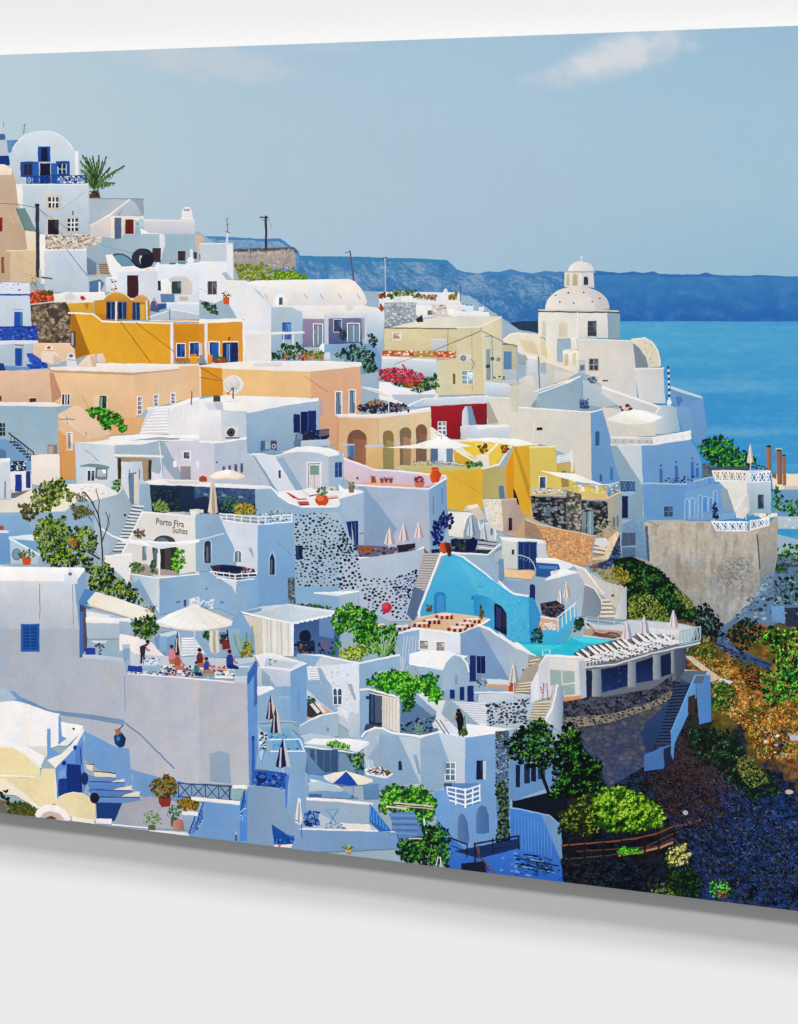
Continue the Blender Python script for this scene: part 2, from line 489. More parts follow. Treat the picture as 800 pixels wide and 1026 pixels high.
# ================================================================== the printed picture, far to near
def grid_lookup(x, y, xs, ys, rows):
    i = 0
    while i < len(xs) - 2 and x > xs[i + 1]: i += 1
    j = 0
    while j < len(ys) - 2 and y > ys[j + 1]: j += 1
    u = max(0, min(1, (x - xs[i]) / (xs[i + 1] - xs[i]))); v = max(0, min(1, (y - ys[j]) / (ys[j + 1] - ys[j])))
    a = mix(hx(rows[j][i]), hx(rows[j][i + 1]), u); b = mix(hx(rows[j + 1][i]), hx(rows[j + 1][i + 1]), u)
    return mix(a, b, v)

part('sky', 'pale blue printed sky with faint haze above the sea', INK_SMOOTH)
def sky(x, y):
    c = grid_lookup(x, y, [0, 250, 500, 800], [25, 110, 200, 285],
                    [('b6ccd7', 'a7c2d6', 'a3c0d5', '98bad2'), ('b7ccd6', 'adc5d5', 'a7c2d4', 'a0bfd3'),
                     ('b6cbd6', 'aec4d3', 'a8c0d2', 'a0c0d3'), ('aec6d3', 'aac2d3', 'a2bed1', '92b9d0')])
    def puff(cx, cy, rx, ry, k, tilt):
        dx, dy = x - cx, y - cy; dy2 = dy + dx * tilt
        d = (dx / rx) ** 2 + (dy2 / ry) ** 2
        v = 1.0 - d + fbm(x, y * 1.6, 4, 0.028) * 0.42
        return k * max(0, min(1, v * 1.1)) ** 1.7
    a = puff(620, 57, 92, 27, 0.85, 0.26)
    b = puff(205, 60, 115, 24, 0.60, -0.12)
    d = puff(320, 48, 60, 9, 0.2, 0.03)
    c = mix(c, hx('d8dade'), a); c = mix(c, hx('c9ced4'), max(b, d))
    return c
field([(XL - 4, 10), (XR + 4, 10), (XR + 4, 300), (XL - 4, 300)], 5.0, sky)

part('sea', 'calm blue printed sea right of the domed church', INK_SMOOTH)
def sea(x, y):
    c = grid_lookup(x, y, [540, 680, 800], [318, 327, 345, 400, 520],
                    [('4c9fc9', '4a9ac8', '3f92c6'), ('59a7cd', '52a3cc', '4a9bca'), ('4c9ecb', '4fa0cb', '4d9dca'), ('3a8cc2', '3a8fc5', '3f95c9'), ('2f86c0', '3990c8', '3c93c8')])
    v = fbm(x * 0.14, y, 4, 0.12) * 0.12 + fbm(x * 0.5, y * 4.0, 3, 0.22) * 0.12
    v += 0.28 * max(0, fbm(x * 0.05, y, 3, 0.05, 4.0))
    return mix(c, hx('8cc4dc') if v > 0 else hx('1c6cae'), abs(v))
field([(520, 316), (XR + 4, 316), (XR + 4, 560), (520, 560)], 2.0, sea)

part('island', 'long flat-topped blue island across the sea on the horizon', INK_SMOOTH)
isl = [(560, 272), (574, 273), (600, 271.5), (622, 273.5), (634, 272), (644, 273.5), (655, 272), (661, 274.5), (684, 275), (700, 275), (708, 273), (716, 275.5), (748, 276.5), (760, 275.5), (790, 277), (XR + 5, 278), (XR + 5, 322), (560, 322)]
pp(isl, '356fae')
def islf(x, y):
    t = (y - 273) / 49
    c = mix(hx('4180b6'), hx('2765ac'), t)
    v = fbm(x * 0.5, y, 5, 0.10) * 0.35 + fbm(x * 1.4 + y, y * 0.5, 3, 0.25) * 0.12
    return mix(c, hx('5f97c2') if v > 0 else hx('245a9e'), min(0.5, abs(v) * 0.8))
field([(560, 276), (624, 275.5), (700, 277.5), (XR + 5, 279), (XR + 5, 321), (560, 321)], 2.0, islf)

part('headland', 'rugged blue headland ridge stepping down behind the village', INK_SMOOTH)
ridge = [(195, 236), (212, 236.5), (240, 238), (262, 239), (281, 239), (288, 244), (298, 251), (301, 256), (326, 257), (352, 257), (380, 258), (420, 259), (448, 260.5), (453, 265), (458, 270), (466, 272.5), (480, 274), (490, 271.5), (500, 272.5), (512, 269.5), (520, 272), (534, 274), (546, 271.5), (566, 273), (590, 273), (590, 338), (195, 338)]
pp(ridge, '4a83b8')
def rf(x, y):
    t = max(0, min(1, (y - 256) / 68))
    c = mix(hx('4c88b2'), hx('3872ac'), t) if x > 300 else mix(hx('86a6c4'), hx('5b8cbf'), (y - 238) / 30)
    # gullies run down-slope to the right
    u = x * 0.75 - y * 1.1 + 9 * fbm(x, y, 3, 0.04); w_ = x * 0.5 + y * 0.9
    v = fbm(u * 0.32, w_ * 0.10, 5, 0.5) * 0.34 + fbm(x, y * 2.2, 5, 0.30) * 0.30 + fbm(x, y, 3, 0.03) * 0.22
    if 330 < x < 560: v += 0.16 * math.exp(-((y - 284 - (x - 440) * 0.08) / 10) ** 2) - 0.03
    return mix(c, hx('9cb2c8') if v > 0 else hx('2c62a2'), min(0.6, abs(v) * 1.5))
field([(197, 239), (262, 241.5), (280, 241.5), (297, 254), (303, 259), (380, 260), (446, 263), (455, 271), (466, 275), (534, 276), (588, 275), (588, 336), (197, 336)], 1.5, rf)
sub('cliff'); pp([(301, 256), (326, 257), (380, 258), (420, 259), (448, 260.5), (452, 266), (438, 263), (380, 262), (330, 261), (303, 261)], '3f82ae'); back()
sub('shore_rocks', None, INK_ROUGH); pp([(500, 326), (520, 322), (545, 321), (562, 324), (562, 338), (500, 338)], '2a3f5c'); leaf([(a[0], a[1]) for a in [(500, 328), (560, 325), (560, 337), (500, 337)]], 1, 1, ('2a3f5c', '2a3f5c')); back()

SHADE_INK = True
part('village_ground', 'pale plastered terraces and alleys between the houses')
T(0, 0, 1)
p('0 230, 60 215, 110 225, 200 232, 240 262, 330 290, 470 296, 520 330, 600 345, 640 400, 690 460, 712 520, 800 560, 800 960, 0 860', 'b9c8e2')

# ---- far rooftops centre ------------------------------------------------
T(200, 180, 4)
part('stone_building', 'grey roofless stone block on the ridge behind the yellow bush', INK_ROUGH)
p('138 283, 380 276, 388 360, 140 350', 'a89f9a'); p('138 278, 380 270, 400 292, 382 292, 380 280, 138 292', '5f5c66'); p('138 290, 380 286, 380 294, 138 300', 'c0b7ae')
rub('142 284, 378 278, 378 292, 142 296', 60, 5, ('4a4650', '6a625e', 'b0a69c'))
rub('142 300, 384 295, 384 350, 142 345', 60, 6, ('b8aea2', '98908c', '8c8482', 'c4b8aa'))
rub('320 350, 388 348, 388 362, 325 362', 22, 4, ('3c3a44', 'd0c8c0', '6c6460'))
part('utility_pole', 'dark wooden pole with crossarms on the ridge beside the stone block')
ln('267 145, 267 278', 9, '3a3040'); ln('242 150, 276 152', 5, '3a3040'); ln('250 162, 275 163', 3, '5a5060'); ln('276 150, 290 200', 1.5, '8a90a0')
part('utility_pole', 'leaning grey pole rising behind the long vaulted roof')
ln('603 285, 618 408', 7, '5c5a70'); ln('585 294, 606 286', 3, '6c6a80')
part('antenna', 'thin mast antenna on the white roof left of the stone block')
ln('112 155, 112 225', 3, '6a6a78'); ln('112 215, 110 255', 8, 'd8dce4'); ln('103 162, 122 152', 2, '5a5a68'); ln('105 182, 120 178', 2, '5a5a68'); ln('104 208, 122 212', 3, '5a5a68')
part('scrub_bush', 'yellow-green scrub bush below the stone block', INK_ROUGH)
leaf('140 345, 200 338, 262 338, 300 362, 345 365, 400 368, 440 395, 430 405, 150 406', 420, 9, ('54661c', '848a24', 'a89e34', 'c2b244', '7c9a26'), light=0.3)
leaf('280 385, 320 366, 400 370, 430 385, 436 404, 285 406', 200, 8, ('3e6a1a', '5e8f20', '8db830', 'a6c23c'))

# ---- upper left ----------------------------------------------------------
T(0, 110, 4)
part('chimney', 'white chimney stack at the top left edge with blue band')
p('0 62, 26 60, 30 100, 36 215, 0 215', 'e6e8ee|c4cde0'); sub('blue_band'); p('0 182, 36 184, 40 224, 0 220', '183878'); p('0 96, 18 96, 24 108, 20 121, 0 120', '44709c'); back(); ln('14 50, 16 70', 4, 'a08c84')
part('dome', 'pale blue barrel dome left of the blue-shuttered house')
p('28 122, 80 119, 70 140, 50 170, 34 172', '7fa8cc|5c90c8')
part('antenna', 'small rooftop aerial above the blue-shuttered house')
ln('98 56, 96 98', 3, '8a7c80'); ln('88 66, 106 60', 2, '8a7c80'); ln('88 78, 104 76', 2, 'b08c84'); ln('90 90, 104 86', 2, '8a7c80')

part('palm_tree', 'green palm tree leaning beside the blue-shuttered house', INK_ROUGH)
sub('trunk'); p('372 322, 392 322, 404 352, 356 354', '3a2c2a'); rub('360 325, 398 325, 402 352, 360 352', 22, 5, ('54403a', '2a2024', '6c5a48')); back()
sub('fronds', None, INK_ROUGH)
for (ex, ey) in ((332, 182), (322, 205), (345, 190), (360, 195), (372, 185), (398, 183), (428, 188), (412, 205), (442, 232), (500, 224), (462, 294), (325, 240), (330, 270), (470, 240), (440, 300), (345, 225), (388, 210)):
    cx, cy = 377, 318; k = random.choice(('284c20', '426428', '5a7a38', '34502c'))
    mx, my = (cx + ex) / 2 - (ey - cy) * 0.06, (cy + ey) / 2 - 14
    ln([(cx, cy), (mx, my), (ex, ey)], 6, k)
    for i in range(12):
        t = 0.25 + 0.75 * i / 12
        bx = (1 - t) ** 2 * cx + 2 * t * (1 - t) * mx + t * t * ex; by = (1 - t) ** 2 * cy + 2 * t * (1 - t) * my + t * t * ey
        L = 17 * (1.1 - t * 0.6)
        ln([(bx, by), (bx + random.uniform(-7, 7), by + L)], 2.6, random.choice(('24441c', '4c6c30', '748a4c', '2c4428', '1a301c')))
back()

part('house', 'white barrel-fronted house with bright blue shutters at the top left')
p('45 302, 42 185, 50 158, 62 138, 82 117, 105 101, 130 92, 160 87, 190 86, 215 90, 240 101, 262 117, 280 138, 294 160, 302 166, 314 168, 318 302', 'dce4f0>d0dbee')
for i, pts in enumerate(['50 158, 62 138, 82 117, 105 101, 130 92, 160 87, 190 86, 215 90, 240 101, 262 117, 280 138, 294 160']): ln(pts, 4, 'f2f0ee')
p('300 166, 315 168, 318 300, 304 300', 'eeeef2')
sub('window'); r(153, 147, 50, 62, '2450a2'); r(165, 152, 27, 54, '101f48'); back()
sub('window'); r(83, 208, 72, 62, '235098'); r(97, 218, 32, 44, '282c48'); r(112, 218, 3, 44, '4a4a60'); back()
sub('window'); r(226, 206, 54, 60, '1f4c98'); r(234, 218, 32, 38, '26304c'); ln('234 228, 234 256', 4, 'd8dce4'); ln('250 218, 250 256', 4, 'c8d0dc'); ln('266 218, 266 256', 4, 'c8d0dc'); ln('234 237, 266 237', 3, 'c8d0dc'); back()
door(161, 214, 42, 80, '141c3c', 'c8c4c4', 3)
sub('shutter'); r(133, 214, 24, 84, '2c62b4'); back(); sub('shutter'); r(206, 214, 24, 84, '2c62b4'); back()
rail((108, 296), (345, 294), 30, 13, 4, '1e4a9c')
sub('railing'); rub('232 266, 340 264, 340 292, 234 294', 26, 6, ('e4e6ee', '9ab0d8', '18387c')); back()
p('65 302, 355 298, 360 502, 200 520, 92 420', 'd6dff0>c9d4ea'); p('65 302, 92 302, 92 400, 66 365', 'f6f0e6')
ln('62 300, 356 298', 5, 'eef0f4')
ln('340 330, 250 395', 1.6, 'a8b0c4')
win(195, 350, 40, 42, '2c3444', 'cfc6b6', 'eeeeea', 2, 1, 5, fw=12)
win(193, 440, 44, 62, '22222e', 'cfc8bc', None, fw=8)
win(272, 436, 42, 50, '2a3040', 'c9c2b8', 'eeeeec', 2, 2, 5, fw=8)
ln('293 405, 293 422', 5, '30303c')

part('house', 'tan plastered house at the left edge with a small red window')
p('0 225, 50 236, 66 310, 84 470, 112 490, 112 565, 0 572', 'd0b69e|bfa58e'); p('0 212, 20 220, 50 238, 46 262, 0 260', 'f6e4cc')
rub('0 270, 60 270, 100 500, 100 555, 0 560', 60, 4, ('dcc4ac', 'b49a84', 'c8ae94'))
win(0, 432, 12, 56, '7c2420')
part('stair', 'shaded grey-green stairway beside the tan house'); p('68 395, 104 395, 146 487, 104 487', '71918c|8c9aa8'); ln('104 392, 150 480', 6, 'd0d8e6'); ln('66 395, 104 488', 4, '58706c')
part('garden_wall', 'cream plastered wall block beside the utility pole'); p('102 484, 146 490, 146 560, 110 562', 'f0dcc2')
part('garden_wall', 'weathered tan terrace wall above the red flowers')
p('24 566, 148 560, 152 692, 26 690', 'd8be9c'); p('0 580, 24 566, 42 570, 42 688, 0 690', 'c4a888'); ln('24 566, 148 560', 4, 'efdcc2'); r(6, 590, 12, 64, '8a5a40')
rub('50 580, 145 575, 145 685, 50 685', 50, 4, ('e0c8a8', 'c4aa88', 'ccb290'))
part('house', 'white box house behind the mosaic-fenced terrace')
p('160 498, 182 500, 182 700, 162 694', 'f4efea'); p('178 562, 348 562, 352 660, 362 735, 180 728', 'd5dbee>cfd6ea'); ln('178 562, 348 560', 5, 'fbf8f4')
ln('220 500, 350 665', 2.4, '3a4050')
sub('fence'); p('182 500, 350 498, 408 488, 410 530, 350 558, 182 560', 'cfc6bc'); rub('184 503, 350 500, 405 492, 405 528, 348 555, 184 557', 170, 6, ('f2eee6', 'e6ded0', '9c8c84', 'b86e50', '6a6468', 'dcd0c0'), mind=6); back()
part('house', 'small white house with an arched doorway between grey walls')
p('348 590, 388 612, 388 660, 350 660', '8494b4'); p('350 545, 408 540, 425 580, 440 616, 392 616, 350 592', 'b8c4dc'); p('355 672, 400 656, 446 670, 448 730, 356 730', 'c6d0e4'); p('358 690, 402 678, 420 696, 402 730, 358 730', '6884b0')
sub('arch'); p('366 672, 376 662, 398 656, 418 662, 424 676, 400 668, 380 672', 'c8b494'); back(); ln('400 690, 400 730', 8, 'e8eaf0'); p('424 672, 450 670, 456 730, 426 730', 'dfe4ee')
part('stair', 'short tan flight of steps beside the white ramp wall'); steps('396 614, 436 614, 442 656, 402 656', 5, 'b89c80', '705c50')
part('house', 'grey plastered house with a brown door and sloping stair wall')
p('360 356, 576 356, 577 424, 445 425, 362 466', 'bcc4d4|c2c6d2'); p('520 357, 576 357, 577 422, 470 424', 'a9b2c6'); p('500 380, 520 357, 545 375, 570 420, 480 424', 'c2c8d8')
p('362 468, 442 426, 442 514, 362 500', 'd9d0cc'); ln('362 465, 440 422, 470 398, 521 358', 7, 'efebe9'); ln('360 355, 576 357', 4, '9aa2b4')
p('443 425, 577 425, 577 440, 541 440, 541 500, 492 502, 492 518, 443 514', 'e8dfd4'); r(460, 432, 28, 86, '5c6c8c'); r(494, 436, 12, 64, 'd8d0c8')
door(503, 440, 34, 58, '6c2422'); ln('545 440, 560 440', 6, 'fff8ec'); ln('552 452, 552 462', 6, '80706a')
part('garden_wall', 'long pale rendered wall along the ridge right of the brown door')
p('576 440, 782 446, 784 500, 576 498', 'd8d4d8>ccccd8'); ln('576 440, 782 446', 4, 'f0ecea')
part('chimney', 'small white tapered chimney on the long pale wall')
p('726 440, 732 404, 742 390, 762 390, 768 404, 776 440', 'ececf0'); r(738, 396, 24, 10, 'a8acb8'); ln('724 438, 778 438', 5, 'f8f6f4')
part('house', 'pale blue plastered houses in a row under the long wall')
p('408 522, 490 516, 494 500, 640 498, 648 605, 620 612, 560 620, 410 572', 'b7cbe2|c4d4e8'); p('645 498, 784 498, 790 600, 648 606', 'bdd1e6'); p('640 498, 660 500, 664 540, 650 580, 648 606, 640 606', 'dfe6f0')
p('562 474, 600 494, 660 496, 566 499', 'fdfaf6'); p('784 500, 800 505, 800 610, 786 610', 'c8b8a8')
door(612, 554, 34, 56, '46303a'); door(714, 566, 30, 38, '46303a'); ln('410 545, 560 580', 2, '90a4c0')
sub('arch'); p('452 584, 470 578, 495 580, 518 592, 534 610, 530 626, 486 626, 470 606', '8eb0c8'); ln('452 584, 470 578, 495 580, 518 592, 534 612', 6, '3e4a5c'); back()
part('garden_wall', 'white curved ramp wall in front of the blue vault')
p('424 580, 450 580, 470 606, 488 628, 560 626, 620 632, 630 612, 640 612, 640 645, 475 650, 470 705, 440 650', 'f4f2f2')
r(586, 640, 40, 15, '4a4858')
part('satellite_dish', 'big black round dish on the white roof')
ell(574, 596, 46, 41, '262a38', 26); ell(566, 590, 36, 32, '323746', 20); ell(566, 599, 6, 17, 'd0d4dc', 10); ell(590, 606, 26, 26, '1d202e', 16)
part('house', 'white cube house with a dark brown door under the black dish')
p('468 648, 632 642, 640 775, 560 790, 468 740', 'e4e7f0|d8ddea'); ln('468 648, 632 642', 4, 'fbf9f6'); door(511, 663, 45, 92, '43242e')
p('446 670, 470 650, 470 735, 456 735', 'eeeef2'); rub('446 680, 466 676, 468 735, 450 730', 12, 6, ('8a7078', '5a4a54', 'c0b0a8'), mind=7)
part('house', 'white house with a round arched porch and dark window')
p('630 622, 800 612, 800 775, 640 775', 'e8ebf3>dfe4ef'); ln('630 622, 800 616', 5, 'fcfaf8'); p('668 700, 674 682, 690 670, 716 666, 745 670, 765 684, 772 702, 772 740, 690 740', 'cfc9c8')
p('645 690, 655 678, 672 678, 688 694, 692 740, 648 738', 'f3f1f2'); win(690, 688, 36, 48, '37474c', 'b8b4b4', None, fw=2); r(634, 686, 12, 38, '30304a'); p('644 738, 700 738, 702 770, 646 772', '7d95c2')
r(720, 748, 34, 18, 'bab8b4'); ln('768 560, 768 610', 12, 'dfe4ee'); ell(765, 604, 14, 14, 'f0eef0'); r(776, 570, 14, 28, '284878'); r(716, 607, 30, 12, '70b8a8'); r(680, 612, 26, 8, '5c6c80')
part('utility_pole', 'dark timber pole standing in front of the white box house')
p('143 384, 158 384, 160 672, 146 672', '3c3a46'); ell(150, 382, 10, 7, '282832'); ln('0 355, 70 378', 2, '444450'); ln('70 378, 145 392', 2, '444450'); ln('158 396, 300 560', 1.8, '3a3f50'); ln('158 400, 270 475', 1.6, '50586a')
ln('150 668, 210 678', 6, '46464e'); ln('162 640, 162 690', 8, 'c8c0b8')
part('flower_bush', 'red flowers spilling over the stone wall beside the pole', INK_ROUGH)
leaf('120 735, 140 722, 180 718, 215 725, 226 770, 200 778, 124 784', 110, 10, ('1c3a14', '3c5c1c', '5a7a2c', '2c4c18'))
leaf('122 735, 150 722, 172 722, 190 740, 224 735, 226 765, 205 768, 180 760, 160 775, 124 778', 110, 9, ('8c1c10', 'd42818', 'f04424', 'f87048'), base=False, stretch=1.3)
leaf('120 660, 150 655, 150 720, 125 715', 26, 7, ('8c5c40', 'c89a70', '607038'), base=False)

# ---- tile E: yellow house, tan houses -------------------------------------
T(0, 280, 4)
part('stone_wall', 'rough brown stone retaining wall between blue balcony house and yellow house', INK_ROUGH)
p('124 100, 272 88, 284 132, 288 255, 150 262, 126 200', '7d6a5c'); masonry('124 100, 272 88, 284 132, 288 255, 150 262, 126 200', 17, ('9a8672', '6a5a50', 'ac967e', '7c6854', '54463e', '8a7664', 'b8a488'), '4c4038', flat=1.2, gap=0.12)
p('185 120, 215 110, 240 130, 225 160, 200 150', '4c4440'); ln('124 100, 230 88, 276 86', 5, 'd0c8bc')
part('house', 'white terrace building with cream vault roof behind the stone wall')
p('216 62, 260 50, 420 52, 430 80, 300 92, 270 90, 222 92', 'f2ede6'); ln('216 60, 420 52', 5, 'fffdfa'); p('262 60, 290 52, 308 80, 262 82', 'dcdad8'); p('320 70, 332 64, 346 78, 330 84', 'b83040')
part('house', 'bright yellow ochre house with white trim below the tan domes')
p('268 94, 378 88, 378 132, 284 130', 'd8a640'); p('338 96, 360 92, 350 122', 'b87c28'); ln('268 94, 378 88', 5, 'f4e8d0')
p('380 84, 600 84, 606 160, 408 166, 380 138', 'c07f20'); p('380 88, 426 86, 426 140, 380 134', 'cf9028')
sub('dome'); p('414 82, 428 66, 450 52, 475 50, 500 58, 522 76, 526 84, 414 86', 'd59b48>c88c38'); ln('414 82, 428 66, 450 52, 475 50, 500 58, 524 78', 4, 'f0d8a8'); back()
sub('dome'); p('534 80, 548 66, 570 62, 590 72, 598 84, 590 92, 540 90', 'd9a25a'); back(); ln('460 38, 460 50', 6, 'c0a080')
sub('window'); r(427, 90, 38, 70, '2a3a62'); r(431, 94, 12, 62, '14204a'); ln('446 90, 446 160', 4, '6a90b8'); back()
sub('window'); r(472, 90, 36, 68, '2c4068'); r(478, 94, 10, 60, '12204c'); ln('492 90, 492 158', 4, '6a90b8'); back()
sub('window'); r(532, 92, 30, 70, '223a6c'); ln('546 92, 546 160', 4, '5f88b4'); back()
ln('466 88, 466 164', 7, 'f4eadc'); r(562, 100, 20, 62, 'd8a850'); ln('588 84, 590 160', 7, 'dfe0e8')
p('284 134, 372 138, 408 170, 690 178, 690 336, 404 334, 388 300, 300 318, 284 250', 'e6ab38|e2a22e')
p('284 134, 300 136, 362 298, 300 318, 286 250', 'a8701c'); ln('274 134, 372 137, 410 168, 690 176', 7, 'fbf0dc'); ln('690 172, 690 338', 11, 'f2e8ea')
ln('484 170, 606 334', 3, '9a6414'); ln('545 172, 700 290', 2.6, '8e5c18')
sub('window'); r(284, 208, 20, 64, '4a4050'); r(288, 214, 8, 50, 'b0a8a8'); back()
p('698 178, 800 178, 800 330, 700 332', 'cf8a1c'); p('600 160, 800 160, 800 168, 606 168', 'd8881c'); win(710, 258, 32, 52, '1c3c78', 'e8e8ee', '4c7cb0', 1, 0, 3, fw=4); win(762, 254, 36, 56, '1c3c78', 'e8e8ee', '4c7cb0', 1, 0, 3, fw=4); r(764, 298, 26, 40, 'e0a030'); r(764, 298, 26, 8, 'c87828'); [ln([(704 + i * 9, 312), (716 + i * 9, 338)], 2.5, '24344c') for i in range(6)]; ln('600 165, 800 168', 4, 'fff4e0')
part('house', 'white roof terrace with low parapets right of the ochre domes')
p('600 150, 690 120, 800 138, 800 160, 606 164', 'c8cee0'); p('664 96, 800 96, 800 138, 690 122, 668 118', 'dde2ee'); ln('664 95, 800 95', 5, 'f8f6f4'); ln('600 150, 690 120, 800 140', 4, 'f0eef2'); ln('682 118, 682 162', 4, '7a8090')
sub('person'); p('606 90, 622 78, 634 100, 640 130, 604 126', '50608c'); p('620 84, 632 96, 626 110', 'c06c80'); ell(618, 80, 6, 7, 'd0a080', 8); back(); p('634 98, 668 96, 668 116, 636 122', '2e5a90')
part('house', 'blue-balconied white house at the left edge')
p('0 10, 120 14, 122 64, 0 60', 'dfe2ec'); p('0 60, 118 60, 130 200, 134 350, 196 350, 196 362, 120 368, 0 370', 'd9e0f2>c9d5ee'); ln('0 58, 122 62', 7, '3c5cb4'); ln('0 48, 122 52', 7, 'e8eaf4'); rub('0 10, 118 14, 118 42, 0 40', 26, 5, ('4a68b0', '7080b8', 'a09890', 'c8a888'), mind=9)
sub('window'); r(58, 130, 34, 58, '4a7ab8'); r(58, 130, 24, 58, '2454b0'); back()
ln('54 120, 96 120', 3, 'a8b8d8')
sub('balcony'); p('0 192, 152 190, 154 246, 0 246', '2a4cae'); rub('2 194, 150 192, 150 242, 2 242', 120, 6, ('4a6cd0', '1c3a94', '6a88dc', '142c7c'), mind=6); ln('0 191, 152 189', 5, '1c3890'); p('0 246, 152 244, 156 258, 0 266', 'e2e6f2'); back()
door(62, 276, 30, 70, '2450a8'); ln('60 262, 96 264', 5, '8a8ca0'); ln('92 268, 92 344', 6, 'b8c4de')
sub('stair'); p('108 296, 130 296, 192 340, 192 356, 118 360, 104 340, 130 340, 108 306', '2a4eb4'); rub('110 300, 190 342, 190 354, 122 356', 30, 6, ('4a70d0', '16308c')); back(); p('0 316, 60 348, 118 352, 120 368, 0 371', '7aa0dc'); p('0 336, 16 336, 26 370, 0 370', '1c3a80')

part('house', 'long peach plastered house with flat white roof')
p('134 258, 160 254, 280 256, 300 280, 304 318, 200 345, 192 330, 134 300', 'ecc4a4'); ln('134 260, 285 256', 4, 'f2d4b8')
p('0 372, 200 362, 214 372, 212 492, 0 492', 'e4bea4>deb496'); p('200 365, 540 378, 542 556, 400 556, 212 500', 'ecc49a>e6ba90'); p('540 376, 800 350, 800 470, 590 520, 542 556', 'e6bc96|e9c6a4')
p('198 372, 216 376, 250 470, 214 492, 210 490', 'c08e70'); p('200 352, 280 348, 400 334, 800 340, 800 352, 540 374, 204 364', 'f6ece4'); p('200 362, 540 374, 540 384, 204 372', 'cca07c'); ln('540 378, 800 352', 4, 'c89878')

p('536 556, 600 548, 640 530, 620 580, 560 620, 440 622, 360 560, 330 520, 400 540', 'dfac7c|e2ac78')
win(250, 460, 30, 42, '2c3050', 'eeeae6', 'eeeae6', 2, 0, 4, fw=3); win(400, 466, 28, 50, '24302c', 'e8dcc8', None, fw=3); r(378, 466, 20, 48, 'e2cbb0'); r(404, 470, 8, 44, '90a89c')
win(554, 472, 14, 66, '8a8aa0', 'f2ecea', 'f2ecea', 0, 3, 3, fw=4); win(620, 464, 14, 42, '8a8aa0', 'f2ecea', 'f2ecea', 0, 2, 3, fw=4); win(688, 458, 14, 38, '8a8aa0', 'f2ecea', 'f2ecea', 0, 2, 3, fw=4); r(752, 450, 14, 30, 'a890a0')
r(120, 476, 26, 16, '3a3440'); ln('118 474, 148 474', 4, 'e8d8cc'); r(0, 466, 8, 22, '4a3a44'); ln('330 466, 372 540', 2, 'c08c6c')
part('chimney', 'stepped cream chimney pot cluster on the peach house roof')
p('164 300, 176 286, 182 266, 196 262, 212 268, 216 288, 232 300, 244 314, 242 340, 168 330', 'f4dccc'); ln('182 284, 214 286', 4, 'b8988c'); ell(197, 273, 8, 6, '886a64', 10); p('214 300, 244 314, 242 338, 216 335', 'd8baac')
part('chimney', 'small white chimney with round hood on the peach roof')
p('268 316, 274 298, 288 294, 300 300, 306 330, 312 350, 268 348', 'e6e4ea'); ell(286, 306, 9, 7, '6a6a80', 10); ln('272 322, 304 324', 4, 'a8a8b8')
part('chimney', 'curved peach roof buttress beside the small white chimney')
p('310 350, 326 330, 352 304, 380 298, 386 308, 386 352', 'f4d8c4'); p('360 308, 384 300, 386 350, 372 350', 'dcb8a0'); p('388 300, 414 296, 426 328, 420 334, 390 330', 'efcdb8')
# ---- tile B: vaulted roof house and neighbours ----------------------------
T(200, 180, 4)
part('house', 'white stepped house with a small dark window left of the long vaulted roof')
p('0 256, 136 256, 138 400, 110 400, 108 330, 0 328', 'cdd6e6>d4dae8'); ln('0 256, 134 256', 4, 'eef0f4'); r(0, 298, 4, 28, '5a5e70')
p('108 262, 134 258, 136 400, 110 398', 'e8eaf0'); p('0 330, 108 330, 114 402, 128 470, 60 496, 0 480', 'e9ebf2>f1f1f4'); win(36, 410, 32, 48, '4a4650', '80808c', '9a9aa6', 1, 0, 3, fw=3, sill='f2f2f2'); ln('0 435, 30 450', 2, 'a8a8b4')
ell(4, 240, 14, 14, 'd0b8a0'); ln('0 330, 108 330', 4, 'f8f8f8'); p('88 375, 108 370, 130 400, 110 404', 'c0c8dc')
part('house', 'long white vaulted house with a lavender porch')
p('112 402, 188 404, 250 470, 288 505, 288 730, 186 728, 180 560, 150 555, 120 500', 'f4f1ee|e6e6ee')
sub('roof'); p('186 414, 230 406, 400 402, 600 400, 625 410, 645 432, 665 465, 674 490, 660 510, 530 510, 290 506, 262 480, 240 452, 214 430', 'f6f2ee>e8e3e2'); p('560 404, 600 402, 622 412, 642 434, 662 466, 672 490, 640 505, 620 470, 596 430', 'f3e9e2')
p('200 420, 250 425, 350 440, 430 455, 560 480, 640 505, 360 506, 300 500, 262 480, 240 452', 'e9e5e6')
for x in (262, 420, 484, 556, 632): ln([(x, 458), (x + 14, 478)], 4, 'b8b4bc')
ln('186 414, 230 406, 400 402, 600 400, 625 410', 3, 'fffdfa'); back()
sub('dormer'); p('298 480, 312 462, 326 454, 340 462, 354 480, 356 506, 296 506', 'f2efee'); r(319, 472, 14, 30, '50586c'); p('306 478, 318 466, 318 504, 306 504', 'ffffff'); back()
p('288 508, 412 508, 414 680, 300 720, 288 728', 'cad8ee>b6cbe8'); ln('288 508, 415 510', 4, 'f4f4f6')
p('414 528, 500 534, 672 530, 740 532, 738 640, 700 700, 680 780, 500 700, 414 680', 'd3dcee>b0c6e6'); p('350 505, 660 503, 740 520, 745 534, 500 538, 412 530', 'f0e9e4')
p('672 532, 745 532, 724 700, 680 700, 672 640', 'dfe6f2>a8c4e8')
p('414 556, 500 556, 502 670, 414 672', '9e88ae>8c7ca8'); p('518 556, 650 554, 652 655, 518 660', '8274a0>5a5c94'); p('412 532, 502 532, 500 558, 412 558', 'e8e4e8'); ln('508 545, 508 664', 14, 'cfd6e8'); p('500 536, 672 534, 672 554, 512 556', 'd8dae6')
ln('656 556, 656 640', 10, 'a898b8'); ln('668 556, 668 640', 8, 'd8dcec')
